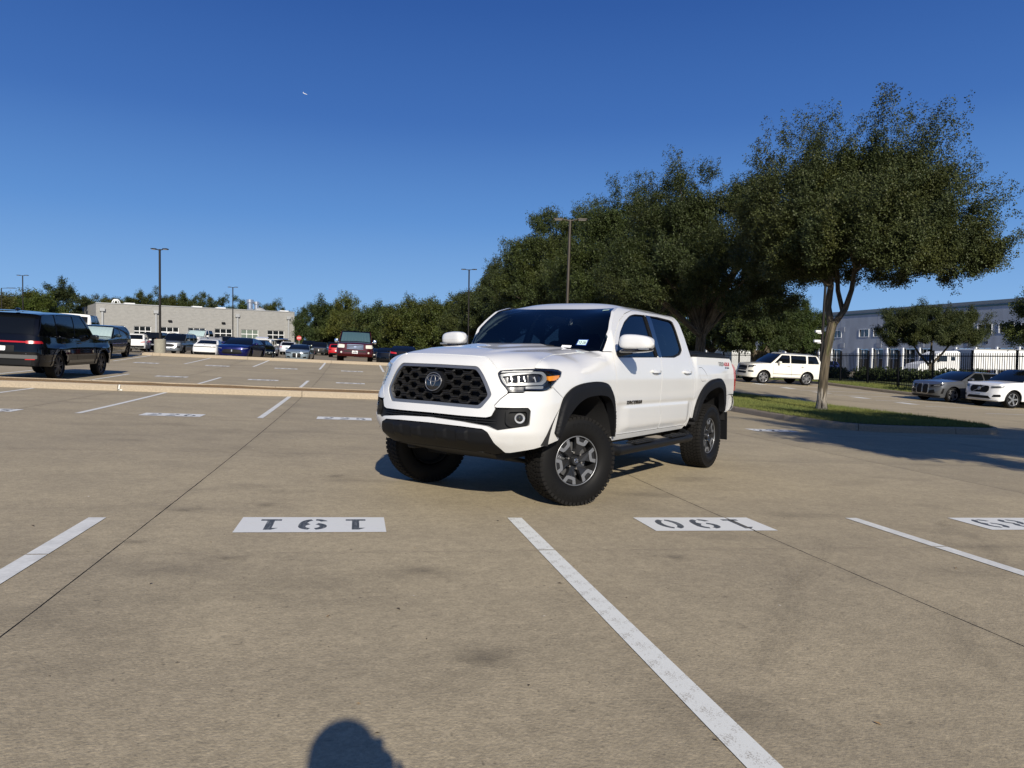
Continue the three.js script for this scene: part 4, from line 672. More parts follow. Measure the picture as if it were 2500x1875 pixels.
  const bracket = ex([pol(.204, -.34), pol(.150, -.30), pol(.140, -.20), pol(.140, .20), pol(.150, .30), pol(.204, .34), pol(.204, .19), pol(.166, .145), pol(.162, 0), pol(.166, -.145), pol(.204, -.19)], .004, .0845, .001);
  const wheelParts = (w, outer) => {
    mesh('tyre', tyre, M.rubber, w); const tr = mesh('tread', treadGeo, M.tread, w); mesh('sidewall_lettering', letterGeo, M.rubber, w);
    mesh('rim', [barrel, (() => { const g = new THREE.CircleGeometry(.195, 40); g.translate(0, 0, -.02); return g; })()], M.dark, w); mesh('rim_lip', lip, M.machined, w);
    for (let i = 0; i < 6; i++) { const a = mesh('spoke', spoke, M.gun, w), b = mesh('spoke_face', bracket, M.machined, w), n = mesh('lug_nut', (() => { const g = new THREE.CylinderGeometry(.009, .011, .03, 6); g.rotateX(Math.PI / 2); g.translate(0, .0695, .062); return g; })(), M.chrome, w); for (const m of [a, b]) m.rotation.z = (i + .5) * Math.PI / 3; n.rotation.z = i * Math.PI / 3; }
    mesh('centre_cap', [(() => { const g = new THREE.CylinderGeometry(.036, .052, .05, 24); g.rotateX(Math.PI / 2); g.translate(0, 0, .066); return g; })()], M.gun, w);
    mesh('cap_emblem', [new THREE.TorusGeometry(.018, .0025, 6, 24), (() => { const g = new THREE.TorusGeometry(.008, .002, 6, 18); g.scale(.7, 1.3, 1); return g; })(), (() => { const g = new THREE.TorusGeometry(.010, .002, 6, 18); g.scale(1.3, .6, 1); g.translate(0, .006, 0); return g; })()].map(g => { g.translate(0, 0, .092); return g; }), M.chrome, w);
    mesh('brake_disc', (() => { const g = new THREE.CylinderGeometry(.15, .15, .025, 32); g.rotateX(Math.PI / 2); g.translate(0, 0, -.005); return g; })(), M.satin, w);
  };
  const STEER = 27 * Math.PI / 180;
  const proto = sub('wheel', T); wheelParts(proto);
  const place = (w, x, k, steer, spin) => { w.position.set(x, .380, -k * .800); w.rotation.order = 'YXZ'; w.rotation.y = (k > 0 ? Math.PI : 0) + steer; w.rotation.z = spin; };
  const ws = [proto, proto.clone(), proto.clone(), proto.clone()]; ws.slice(1).forEach(w => { w.name = 'wheel'; T.add(w); });
  // local +z of a wheel is its outer face; the left side of the truck is -z
  place(ws[0], 0, 1, -STEER, .22); place(ws[1], 0, -1, -STEER * .92, .8); place(ws[2], -3.235, 1, 0, .5); place(ws[3], -3.235, -1, 0, .1);
  park(T, 1.2205, 6.6126, 225.78, 3.235);
  delete T._H; delete T._roofAt;
}
// ---------------------------------------------------------------- the other vehicles
const paint = (c, o = {}) => phys(c, o.rough ?? .5, { clearcoat: 1, clearcoatRoughness: .03, metalness: o.metal ?? 0, specularIntensity: .3 });
M.autoGlass = phys([.004, .005, .006], .05, { specularIntensity: 1 });
M.shadeSilver = std([.50, .62, .58], .4, .2); M.shadeTeal = std([.05, .10, .115], .6);
M.silver = std([.55, .56, .58], .3, .8); M.blackWheel = std([.015, .015, .016], .4, .3);
const carTyre = (() => { const g = new THREE.LatheGeometry([[.70, -.36], [.74, -.46], [.86, -.5], [.95, -.44], [.985, -.34], [1, 0], [.985, .34], [.95, .44], [.86, .5], [.74, .46], [.70, .36]].map(p => new THREE.Vector2(...p)), 36); g.rotateX(Math.PI / 2); return g; })();
function rimGeo(n, twin, w = .13) { // unit rim of n spokes
  const l = []; for (let i = 0; i < n; i++) for (const k of twin ? [-1, 1] : [0]) { const g = new THREE.BoxGeometry(w * (twin ? .55 : 1), .56, .12); g.translate(k * w * .62, .39, .30); const P = g.attributes.position; for (let q = 0; q < P.count; q++) if (P.getY(q) < .3) P.setX(q, P.getX(q) * (twin ? .7 : .8)); g.rotateZ(i / n * 2 * Math.PI); g.computeVertexNormals(); l.push(g); }
  const t = new THREE.TorusGeometry(.69, .028, 6, 36); t.translate(0, 0, .36); l.push(t); const c = new THREE.CylinderGeometry(.16, .18, .16, 16); c.rotateX(Math.PI / 2); c.translate(0, 0, .28); l.push(c); return merge(l);
}
const RIMS = { five: rimGeo(5, false, .2), twin: rimGeo(5, true, .17), six: rimGeo(6, true, .15), ten: rimGeo(10, false, .09), mesh: rimGeo(7, true, .12) };
const rimDisc = (() => { const g = new THREE.CylinderGeometry(.70, .70, .06, 32); g.rotateX(Math.PI / 2); g.translate(0, 0, .05); return g; })();
function superEll(cx, cy, cz, rx, ry, rz, e = .6, nu = 12, nv = 16) { const sq = (q, p) => Math.sign(q) * Math.pow(Math.abs(q), p); return patch(nu, nv, (i, j) => { const a = (i - .5) * Math.PI, b = j * 2 * Math.PI; return [cx + rx * sq(Math.cos(a), e) * sq(Math.cos(b), e), cy + ry * sq(Math.sin(a), e), cz + rz * sq(Math.cos(a), e) * sq(Math.sin(b), e)]; }); }
function makeCar(name, label, S, group) {
  const car = thing(name, label, S.cat ?? 'car', group);
  const hw = S.W / 2, xf = S.fo, xe = S.fo - S.L, r = S.r, cell = S.cell ?? .07;
  const nf = S.nf ?? 1, nr = S.nr ?? 1;
  const plan = arcCurve([[xf, 0], [xf - .012 * nf, .42 * hw], [xf - .06 * nf, .70 * hw], [xf - .19 * nf, .91 * hw], [xf - .42 * nf, .99 * hw], [Math.min(0, xf - .8), hw], [-S.wb / 2, hw], [-S.wb, hw], [xe + .40 * nr, .99 * hw], [xe + .16 * nr, .92 * hw], [xe + .05 * nr, .72 * hw], [xe + .01 * nr, .42 * hw], [xe, 0]], true, 16, true);
  const fr = S.front ?? [[.2, -.06], [.4, 0], [.6, -.01], [.8, -.06], [1, -.12]], rr = S.rear ?? [[.25, -.05], [.45, 0], [.65, 0], [.9, -.04], [1.1, -.1]], sd = S.side ?? [[.2, -.07], [.35, -.03], [.5, -.008], [.7, 0], [.88, -.012], [1.02, -.045], [1.2, -.08]];
  const LEN = plan.len;
  const at = (s, y, off = 0) => { const m = s < 0 ? -1 : 1; s = Math.min(Math.abs(s), LEN); const p = plan.at(s), a = plan.at(Math.max(0, s - .03)), b = plan.at(Math.min(LEN, s + .03)); let dx = b[0] - a[0], dz = b[1] - a[1]; if (s < .03) { dx = 0; dz = 1; } if (s > LEN - .03) { dx = 0; dz = -1; } const l = Math.hypot(dx, dz) || 1, nx = dz / l, nz = -dx / l; const o = off + (nx > 0 ? nx * nx * lin(fr, y) : nx * nx * lin(rr, y)) + nz * nz * (lin(sd, y) + archBulge(p[0], y)); return [p[0] + nx * o, y, -m * (p[1] + nz * o)]; };
  function archBulge(x, y) { const q = S.bulge ?? .015; return q * (Math.exp(-((x / .5) ** 2)) + Math.exp(-(((x + S.wb) / .5) ** 2))) * sstep(.4, .6, y) * (1 - sstep(.85, 1.0, y)); }
  const top = x => lin(S.top, -x);            // S.top: [[-x, y], ...] front to back
  const map = where => (a, y, o = 0) => where === 'f' ? at(a, y, o) : where === 'r' ? at((a < 0 ? -1 : 1) * (LEN - Math.abs(a)), y, o) : at((S._k ?? 1) * sx(a), y, o);
  const sx = x => plan.sOfX(x);
  const ra = S.ra ?? r + .06, yc = r * .98, arch = xc => { const c = sx(xc), o = []; const a0 = Math.asin(clamp((S.gs - yc) / ra, -.9, .9)); for (let i = 0; i <= 22; i++) { const a = lerp(Math.PI - a0, a0, i / 22); o.push([c + Math.cos(a) * ra, yc + Math.sin(a) * ra]); } return o; };
  const bot = [[0, S.gf], [sx(ra * .9) - .25, S.gf], ...arch(0), ...arch(-S.wb), [LEN - sx2(), S.gr], [LEN, S.gr]];
  function sx2() { return Math.min(.7, .35 * S.W); }
  const up = []; for (let i = 0; i <= 60; i++) { const s = LEN * (1 - i / 60); up.push([s, top(plan.at(s)[0])]); }
  const half = sheet([[...bot, ...up]], [cell, cell * .7], (u, v, o) => at(u, v, o), .04);
  mesh('body', [half, mirrorZ(half)], S.m, car);
  const xc = S.xc, xb = S.xb, Hr = S.H - .035, tin = S.tin ?? .2;
  const zb = x => -at(sx(x), top(x))[2] , zt = hw - tin;
  // hood
  const sc = sx(xc), crown = S.crown ?? .035;
  const hoodGeo = patch(26, 14, (i, j) => { const s = sc * Math.sqrt(i), w = j * 2 - 1, e = at(s, top(plan.at(s)[0])); return [e[0] + .0 * w, e[1] + crown * (1 - w * w) * sstep(0, .5, i), e[2] * w]; });
  mesh('hood', hoodGeo, S.hoodM ?? S.m, car);
  // glasshouse
  const belt = x => top(x), roofY = x => Hr - (S.roofDrop ?? .03) * ((x - S.xr1) / (S.xr2 - S.xr1)) ** 2;
  const kz = (x, y) => { const k = clamp((y - belt(x)) / (Hr - belt(x)), 0, 1.1); return lerp(zb(x) - .005, zt, k) + .025 * Math.sin(k * Math.PI); };
  const sideMap = k => (x, y, o = 0) => [x, y, -k * (kz(x, y) + o)];
  const aX = y => lerp(xc, S.xr1, clamp((y - belt(xc)) / (Hr - belt(xc)), 0, 1)), dX = y => lerp(xb, S.xr2, clamp((y - belt(xb)) / (Hr - belt(xb)), 0, 1));
  const frame = [[xc, belt(xc) - .01], [S.xr1, Hr, .08], [(S.xr1 + S.xr2) / 2, roofY((S.xr1 + S.xr2) / 2) + .005], [S.xr2, roofY(S.xr2), .1], [xb, belt(xb) - .01]];
  { const n = 10; for (let i = 1; i < n; i++) { const x = lerp(xb, xc, i / n); frame.push([x, belt(x) - .01]); } }
  const wins = S.wins.map(([p, q], i) => { const y0 = x => belt(x) + .035, y1 = roofY(-1) - .055, a = p === 'a', d = q === 'd'; const ft = a ? aX(y1) - .10 : p, fb = a ? aX(y0(xc) + .02) - .17 : p, bt = d ? dX(y1) + (S.dp ?? .1) : q, bb = d ? dX(y0(xb)) + (S.dp ?? .1) + .08 : q; return round([[fb, y0(fb)], [ft, y1], [bt, y1], [bb, y0(bb)]], .035); });
  for (const k of [1, -1]) {
    mesh('cab_side', sheet([round(frame, .02), ...wins], cell * .8, sideMap(k), .03), S.m, car);
    wins.forEach(w => mesh('side_window', sheet([w], .12, (x, y, o) => sideMap(k)(x, y, -.014 + (o ?? 0))), M.autoGlass, car));
  }
  const roofG = patch(16, 14, (i, j) => { const x = lerp(S.xr1, S.xr2, i), w = j * 2 - 1, e = 1 - w * w; return [x + .06 * e * (1 - i) ** 3 - .05 * e * i ** 3, roofY(x) + .035 * Math.sqrt(Math.max(0, 1 - Math.abs(w) ** 2.5)) * Math.min(1, .35 + 3 * i), -w * (zt + .002)]; });
  mesh('roof', roofG, S.roofM ?? S.m, car);
  const wsB = w => [xc + .10 * (1 - w * w) , belt(xc) + .01 + crown * .8 * (1 - w * w), -w * (zb(xc) - .03)], wsT = w => { const e = 1 - w * w; return [S.xr1 + .06 * e, Hr + .35 * .035 * Math.sqrt(Math.max(0, 1 - Math.abs(w) ** 2.5)) - .004, -w * zt]; };
  const shield = (i, w, d = 0) => { const a = wsB(w), b = wsT(w), q = .03 * Math.sin(i * Math.PI); return [lerp(a[0], b[0], i) + q * .6 - d, lerp(a[1], b[1], i) + q - d * .4, lerp(a[2], b[2], i)]; };
  mesh('windscreen', patch(10, 12, (i, j) => shield(i, j * 2 - 1)), S.shade ? M.lens : M.autoGlass, car);
  if (S.shade) mesh('sunshade', patch(10, 60, (i, j) => { const p = shield(lerp(.06, .9, i), (j * 2 - 1) * .93, .05); p[0] += .012 * Math.sin(j * 60); return p; }), S.shade, car);
  const bB = S.pickup ? w => [xb, belt(xb) - .1, -w * (zb(xb) - .05)] : w => { const s = lerp(LEN, sx(xb), Math.pow(Math.abs(w), 1.5)), p = at(s, top(plan.at(s)[0])); return S.sedan ? [xb - .10 * (1 - w * w), belt(xb) + .02 * (1 - w * w), -w * (zb(xb) - .02)] : [p[0], p[1], -Math.sign(w) * Math.abs(p[2])]; };
  const bT = w => { const e = 1 - w * w; return [S.xr2 - .05 * e, roofY(S.xr2) + .035 * Math.sqrt(Math.max(0, 1 - Math.abs(w) ** 2.5)) - .004, -w * zt]; };
  const back = (i, w, d = 0) => { const a = bB(w), b = bT(w), q = .03 * Math.sin(i * Math.PI); return [lerp(a[0], b[0], i) - q - d, lerp(a[1], b[1], i) + q * .4, lerp(a[2], b[2], i)]; };
  mesh('rear_shell', patch(10, 14, (i, j) => back(i, j * 2 - 1, 0)), S.m, car);
  mesh('rear_window', patch(8, 12, (i, j) => back(lerp(S.bw0 ?? .08, S.bw1 ?? .86, i), (j * 2 - 1) * .88, .008)), M.autoGlass, car);
  if (S.sedan) mesh('boot_lid', patch(16, 14, (i, j) => { const s = LEN - (LEN - sx(xb)) * Math.sqrt(i), w = j * 2 - 1, e = at(s, top(plan.at(s)[0])); return [e[0], e[1] + .03 * (1 - w * w) * sstep(0, .5, i), e[2] * w]; }), S.m, car);
  if (S.pickup) { const zi = hw - .1; mesh('bed', [box((xb + xe) / 2, belt(xe) - .08, 0, xb - xe - .1, .04, zi * 2), box(xe + .06, belt(xe) - .04, 0, .06, .1, zi * 2), ...[-1, 1].map(k => box((xb + xe) / 2, belt(xe) - .03, k * zi, xb - xe - .05, .08, .06))], S.bedM ?? M.trim, car); }
  // floor pan and wheel wells
  mesh('underbody', [box((xf + xe) / 2, Math.max(S.gs + .08, .3), 0, S.L - .5, .16, S.W - .5), box(-S.wb / 2, S.gs + .25, 0, S.wb - ra * 2 - .1, .4, S.W - .16), box(xf - .45, S.gf + .28, 0, .6, .35, S.W - .5), box(xe + .45, S.gr + .3, 0, .6, .35, S.W - .5)], M.dark, car);
  // wheels
  const tw = S.tw ?? .235;
  for (const x of [0, -S.wb]) for (const k of [1, -1]) {
    const w = sub('wheel', car); w.position.set(x, r * .985, -k * (hw - tw / 2 - .02)); w.scale.set(r, r, tw); w.rotation.order = 'YXZ'; w.rotation.y = (k > 0 ? Math.PI : 0) + (x === 0 ? (S.steer ?? 0) : 0); w.rotation.z = x * .7 + k;
    mesh('tyre', carTyre, M.rubber, w); mesh('rim_well', rimDisc, M.dark, w); mesh('rim', RIMS[S.rim ?? 'five'], S.rimM ?? M.silver, w);
  }
  // lamps, grilles, plates and trims laid on the skin
  for (const [n, m, where, pts, o = {}] of S.parts ?? []) {
    const off = o.off ?? .008, fl = o.fl ?? .03, c = o.cell ?? cell * .5, rd = o.round ?? .015;
    if (o.mid) mesh(n, sheet([round(mir(pts), rd)], c, (a, y, q) => map(where)(a, y, off + (q ?? 0)), fl), m, car);
    else if (where === 's') for (const k of [1, -1]) mesh(n, sheet([round(pts, rd)], c, (x, y, q) => at(k * sx(x), y, off + (q ?? 0)), fl), m, car);
    else for (const k of [1, -1]) mesh(n, sheet([round(k > 0 ? pts : flip(pts), rd)], c, (a, y, q) => map(where)(a, y, off + (q ?? 0)), fl), m, car);
  }
  for (const x of S.seams ?? []) for (const k of [1, -1]) { const s = sx(x); mesh('door_gap', sheet([[[s - .006, S.gs + .08], [s + .006, S.gs + .08], [s + .006, belt(x) - .02], [s - .006, belt(x) - .02]]], [.02, .08], (u, v, o) => at(k * u, v, .0015 + (o ?? 0))), M.dark, car); }
  for (const x of S.handles ?? []) for (const k of [1, -1]) { const p = at(k * sx(x), S.hy ?? belt(x) - .1, .012); mesh('door_handle', rbox(p[0], p[1], p[2], .2, .028, .03, .01), S.handleM ?? S.m, car); }
  if (S.mirror !== false) for (const k of [1, -1]) { const x = xc - (S.mx ?? .42), y = belt(x) + .07; mesh('door_mirror', [superEll(x, y, -k * (hw + .07), .07, (S.mh ?? .075), .12, .55), limb([[x, y - .04, -k * (hw - .06), .025], [x, y - .03, -k * (hw + .02), .02]], 8)], S.mirM ?? S.m, car); }
  for (const k of [1, -1]) if (S.rails) mesh('roof_rail', limb([[S.xr1 - .25, Hr + .02, -k * (zt - .04), .012], [S.xr1 - .4, Hr + .065, -k * (zt - .04), .016], [S.xr2 + .4, roofY(S.xr2) + .06, -k * (zt - .04), .016], [S.xr2 + .25, roofY(S.xr2) + .02, -k * (zt - .04), .012]], 8), S.rails, car);
  if (S.extra) S.extra(car, { at, sx, LEN, map, belt, Hr, zt, roofY, shield, hw, xf, xe });
  return park(car, S.X, S.Z, S.deg, S.wb, S.dy ?? 0);
}
// body shapes
const SUV = { L: 4.83, W: 1.92, H: 1.80, wb: 2.79, fo: .94, r: .385, gf: .36, gs: .38, gr: .42, top: [[-1, 1.10], [-.8, 1.13], [.3, 1.19], [.5, 1.20], [3.0, 1.22], [3.9, 1.24]], xc: -.42, xr1: -1.12, xr2: -3.45, xb: -3.78, tin: .2, wins: [['a', -1.66], [-1.72, -2.72], [-2.84, 'd']], nr: .7, rear: [[.4, 0], [.8, 0], [1.0, -.03], [1.3, -.1]] };
const CUV = { L: 4.55, W: 1.86, H: 1.66, wb: 2.68, fo: .90, r: .35, gf: .27, gs: .30, gr: .36, top: [[-.9, .90], [-.6, .97], [.35, 1.05], [3, 1.10], [3.65, 1.12]], xc: -.38, xr1: -1.15, xr2: -3.05, xb: -3.5, tin: .22, wins: [['a', -1.55], [-1.61, -2.55], [-2.65, 'd']], dp: .16 };
const SEDAN = { L: 4.9, W: 1.88, H: 1.43, wb: 2.9, fo: .90, r: .345, gf: .2, gs: .22, gr: .26, sedan: true, top: [[-.9, .70], [-.5, .83], [.4, .94], [2.5, .98], [3.2, 1.02], [4, 1.0]], xc: -.40, xr1: -1.28, xr2: -2.55, xb: -3.28, tin: .28, wins: [['a', -1.62], [-1.68, 'd']], dp: .2, side: [[.2, -.08], [.35, -.03], [.5, -.005], [.65, 0], [.8, -.02], [.95, -.06]], crown: .05 };
const COUPE = { ...SEDAN, L: 4.75, wb: 2.82, H: 1.37, wins: [['a', 'd']], dp: .16 };
const PICKUP = { L: 5.9, W: 2.0, H: 1.93, wb: 3.68, fo: 1.0, r: .41, tw: .27, gf: .42, gs: .46, gr: .55, pickup: true, cat: 'truck', top: [[-1, 1.12], [-.85, 1.18], [.45, 1.27], [2.9, 1.30], [2.95, 1.33], [5, 1.35]], xc: -.42, xr1: -1.10, xr2: -2.62, xb: -2.86, tin: .2, wins: [['a', -1.55], [-1.62, 'd']], front: [[.4, -.08], [.55, 0], [.8, -.02], [1.1, -.05], [1.25, -.1]], nr: .3, nf: .7, rear: [[.4, -.02], [1.3, 0]], bw0: .35, bw1: .85 };
const white = paint([.72, .72, .70]), black = phys([.0025, .003, .005], .9, { clearcoat: 1, clearcoatRoughness: .02, specularIntensity: 0 }), greyP = paint([.10, .11, .12], { metal: .4 }), darkGrey = paint([.025, .028, .032], { metal: .3 });
const F = (...p) => p;  // readability of part rows
const plateTex = canvasTex(256, 128, (x, w, h) => { x.fillStyle = '#e8e9ea'; x.fillRect(0, 0, w, h); x.fillStyle = '#2a3040'; x.font = 'bold 58px sans-serif'; x.textAlign = 'center'; x.textBaseline = 'middle'; x.fillText('TX', w / 2, 26); x.fillRect(30, 52, w - 60, 44); x.fillStyle = '#e8e9ea'; for (let i = 0; i < 6; i++) x.fillRect(38 + i * 31, 58, 4 + i % 3 * 4, 32); });
const lampF = (a0, a1, y0, y1, t = 0) => [[a0, y0], [a1, y0 + t], [a1, y1 + t], [a0, y1]];
const bx4 = (a, y0, y1) => [[0, y0], [a, y0], [a, y1], [0, y1]];
// --- nearest on the left: black three-row SUV seen from behind
makeCar('black_suv', 'black three-row suv seen from behind at the left edge, red light bar', {
  ...SUV, cat: 'suv', L: 5.12, W: 1.99, H: 1.88, wb: 2.95, fo: .98, r: .385, tw: .25, m: black, cell: .04, top: [[-1, 1.02], [-.8, 1.06], [.4, 1.13], [3.0, 1.16], [4.1, 1.20]], xc: -.45, xr1: -1.25, xr2: -3.72, xb: -4.0, wins: [['a', -1.78], [-1.86, -2.86], [-2.98, 'd']], dp: .12, gr: .42, rim: 'mesh', rimM: std([.12, .12, .125], .35, .6), roofDrop: .08, bulge: .03,
  parts: [F('light_bar', M.redLens, 'r', bx4(.93, 1.02, 1.06), { mid: 1, off: .012 }), F('tail_lamp', M.redLens, 'r', [[.62, 1.0], [1.12, 1.01], [1.06, 1.075], [.62, 1.075]], { off: .012 }), F('lower_bumper', matte([.10, .10, .10], .6), 'r', bx4(.9, .60, .70), { mid: 1, off: .006 }), F('diffuser', M.trim, 'r', bx4(.78, .44, .56), { mid: 1, off: .01 }), F('reflector', M.redLens, 'r', [[.62, .57], [.86, .575], [.86, .60], [.62, .595]]), F('plate_recess', M.trim, 'r', bx4(.36, .76, .94), { mid: 1, off: .004 }), F('licence_plate', M.plate, 'r', bx4(.155, .80, .92), { mid: 1, off: .014, round: .005 }),
    F('arch_trim', M.gloss, 's', Array.from({ length: 17 }, (_, i) => { const a = i / 16 * Math.PI; return [Math.cos(a) * .52, .40 + Math.sin(a) * .51]; }).concat(Array.from({ length: 17 }, (_, i) => { const a = (1 - i / 16) * Math.PI; return [Math.cos(a) * .45, .40 + Math.sin(a) * .44]; })), { round: 0, off: .018 }), F('arch_trim', M.gloss, 's', Array.from({ length: 17 }, (_, i) => { const a = i / 16 * Math.PI; return [-2.95 + Math.cos(a) * .52, .40 + Math.sin(a) * .51]; }).concat(Array.from({ length: 17 }, (_, i) => { const a = (1 - i / 16) * Math.PI; return [-2.95 + Math.cos(a) * .45, .40 + Math.sin(a) * .44]; })), { round: 0, off: .018 }), F('door_crease', M.gloss, 's', [[-.62, .46], [-2.35, .46], [-2.35, .54], [-.62, .54]], { off: .012 })],
  seams: [-.58, -1.82, -2.6], handles: [-1.62, -2.62], hy: 1.02, mirM: M.gloss, X: -8.93, Z: 25.75, deg: 3.5,
  extra: (car, q) => { mesh('spoiler', patch(6, 14, (i, j) => { const w = j * 2 - 1; return [-3.62 - .32 * i + .06 * w * w, q.Hr + .03 - .02 * i - .02 * w * w, -w * (q.zt - .01)]; }), M.gloss, car); mesh('roof_fin', superEll(-3.2, q.Hr + .05, 0, .12, .05, .03, .7), M.gloss, car); mesh('rear_lettering', [0, 1].map(i => box(-4.115, .68 + i * .05, .55 + i * .04, .006, .02, .22 - i * .1)), M.silver, car); }
});
// --- dark hatchback with a silver shade behind its windscreen
makeCar('dark_hatchback', 'dark teal hatchback with a silver sunshade in its windscreen, beside the black suv', {
  ...CUV, cat: 'car', L: 4.30, W: 1.80, H: 1.50, wb: 2.63, fo: .86, r: .335, m: paint([.012, .022, .026], { metal: .3, rough: .35 }), cell: .05, top: [[-.9, .78], [-.55, .88], [.4, .97], [2.5, 1.02], [3.4, 1.04]], xc: -.42, xr1: -1.22, xr2: -2.85, xb: -3.3, gf: .22, gs: .24, gr: .3, wins: [['a', -1.62], [-1.68, 'd']], rim: 'twin', rimM: M.blackWheel, shade: M.shadeSilver,
  parts: [F('headlamp', M.led, 'f', [[.45, .66], [.92, .70], [.9, .77], [.45, .74]]), F('lower_grille', M.trim, 'f', bx4(.6, .28, .46), { mid: 1 }), F('upper_grille', M.trim, 'f', bx4(.42, .64, .72), { mid: 1 })], seams: [-.55, -1.65, -2.4], handles: [-1.45, -2.3], hy: .9, X: -11.75, Z: 36.15, deg: 180
});
// --- silver-white pickup behind it, tail towards us
makeCar('white_pickup', 'white crew cab pickup rising behind the dark hatchback, tail to the camera', {
  ...PICKUP, m: white, H: 2.1, W: 2.06, deg: -5, X: XatZ(206, 46.6), Z: 46.6,
  parts: [F('tail_lamp', M.redLens, 'r', [[.82, .95], [1.0, .95], [1.0, 1.28], [.82, 1.28]]), F('bumper', M.chrome, 'r', bx4(.95, .62, .78), { mid: 1, off: .04 }), F('licence_plate', M.plate, 'r', bx4(.15, .66, .77), { mid: 1, off: .05 })], seams: [-.6, -1.6], handles: [-1.4, -2.4],
  extra: (car, q) => mesh('brake_light', box(-2.60, q.Hr - .02, 0, .03, .045, .30), M.redLens, car)
});
// --- row beyond the second kerb, left to right
makeCar('small_white_suv', 'small white crossover seen from behind, between the dark hatchback and the lamp post', { ...CUV, cat: 'suv', m: white, X: XatZ(341, 76), Z: 76, deg: -8, rim: 'five', parts: [F('lower_cladding', M.trim, 'r', bx4(.8, .38, .58), { mid: 1 }), F('tail_lamp', M.redLens, 'r', [[.5, .86], [.98, .9], [.95, .97], [.5, .92]])] });
makeCar('black_pickup', 'black pickup parked behind the lamp post, tail to the camera', { ...PICKUP, m: black, H: 1.9, L: 5.4, wb: 3.3, X: XatZ(396, 83), Z: 83, deg: 4, parts: [F('tail_lamp', M.redLens, 'r', [[.84, .92], [1.0, .92], [1.0, 1.26], [.84, 1.26]]), F('bumper', M.silver, 'r', bx4(.9, .6, .72), { mid: 1, off: .03 })] });
makeCar('white_van_suv', 'white suv half hidden behind the black pickup', { ...SUV, cat: 'suv', m: white, X: XatZ(352, 92), Z: 92, deg: 2, parts: [F('tail_lamp', M.redLens, 'r', lampF(.68, .95, .98, 1.12))] });
makeCar('grey_suv', 'grey off-road suv with a silver front bumper facing the camera beside the lamp post', {
  ...SUV, cat: 'suv', m: greyP, cell: .05, X: XatZ(420, 66), Z: 66, deg: 186, rails: M.trim, rim: 'six', rimM: M.blackWheel,
  parts: [F('bumper_ring', M.silver, 'f', [[0, 1.0], [.48, .99], [.56, .93], [.60, .72], [.52, .60], [0, .58], [0, .68], [.46, .70], [.48, .90], [0, .92]].slice(0, 6).concat([[0, .58]]), { mid: 1, off: .02 }), F('grille', M.trim, 'f', bx4(.46, .70, .92), { mid: 1, off: .035 }), F('headlamp', M.led, 'f', [[.62, .92], [1.0, .94], [1.02, 1.05], [.62, 1.02]]), F('fog_slot', M.trim, 'f', lampF(.66, .92, .62, .78)), F('licence_plate', M.plate, 'f', bx4(.15, .56, .66), { mid: 1, off: .05 })]
});
makeCar('lifted_white_pickup', 'raised white pickup with big tyres and a pale windscreen shade behind the grey suv', { ...PICKUP, m: white, r: .47, tw: .32, gf: .75, gs: .78, gr: .85, H: 2.25, top: PICKUP.top.map(p => [p[0], p[1] + .3]), front: [[.7, -.08], [.85, 0], [1.1, -.02], [1.4, -.05], [1.55, -.1]], side: [[.5, -.07], [.65, -.03], [.8, -.008], [1.0, 0], [1.18, -.012], [1.32, -.045], [1.5, -.08]], ra: .56, X: XatZ(470, 76), Z: 76, deg: 192, shade: M.shadeSilver, rim: 'five', rimM: M.blackWheel, parts: [F('grille', M.chrome, 'f', bx4(.55, 1.1, 1.38), { mid: 1 }), F('headlamp', M.led, 'f', lampF(.62, .95, 1.18, 1.38))] });
makeCar('white_sedan', 'white sedan seen from behind, left of the blue sedan', { ...SEDAN, m: white, X: XatZ(528, 65), Z: 65, deg: 3, rim: 'ten', parts: [F('light_strip', M.trim, 'r', bx4(.85, .80, .86), { mid: 1 }), F('rear_valance', M.trim, 'r', bx4(.85, .26, .42), { mid: 1 })] });
makeCar('blue_sedan', 'deep blue sedan facing the camera beyond the second kerb', { ...SEDAN, cell: .05, W: 1.94, H: 1.42, m: paint([.004, .006, .075], { metal: .3, rough: .3 }), X: XatZ(575, 49.3), Z: 49.3, deg: 187, rim: 'ten', rimM: M.blackWheel, parts: [F('grille', M.trim, 'f', [[0, .30], [.55, .32], [.62, .42], [.5, .58], [0, .60]], { mid: 1, off: .012 }), F('trident', M.silver, 'f', bx4(.03, .44, .58), { mid: 1, off: .03, round: .005 }), F('headlamp', M.led, 'f', [[.62, .62], [1.0, .68], [1.0, .71], [.62, .66]])] });
makeCar('black_sedan', 'black sedan parked close behind the blue sedan', { ...SEDAN, m: black, H: 1.45, X: XatZ(612, 55), Z: 55, deg: 186, parts: [F('headlamp', M.led, 'f', lampF(.6, .9, .6, .68))] });
makeCar('olive_suv', 'dark grey suv showing its roof behind the white sedan', { ...SUV, cat: 'suv', m: greyP, X: XatZ(541, 90), Z: 90, deg: 182 });
makeCar('pearl_suv', 'pearl white crossover with dark lower cladding seen from behind, right of the blue sedan', { ...CUV, cat: 'suv', m: white, W: 1.9, X: XatZ(655, 76), Z: 76, deg: 4, rim: 'five', parts: [F('lower_cladding', M.trim, 'r', bx4(.85, .36, .52), { mid: 1 }), F('tail_lamp', M.redLens, 'r', [[.52, .90], [1.02, .95], [.98, 1.08], [.52, .97]]), F('licence_plate', M.plate, 'r', bx4(.15, .66, .78), { mid: 1 })] });
makeCar('open_hatch_suv', 'white suv with its tailgate raised behind the pearl crossover', { ...CUV, cat: 'suv', m: white, X: XatZ(650, 95), Z: 95, deg: 2, extra: (car, q) => mesh('raised_tailgate', [(() => { const g = new RoundedBoxGeometry(.9, .06, 1.4, 2, .02); g.rotateZ(.18); g.translate(-3.5, q.Hr + .18, 0); return g; })()], white, car) });
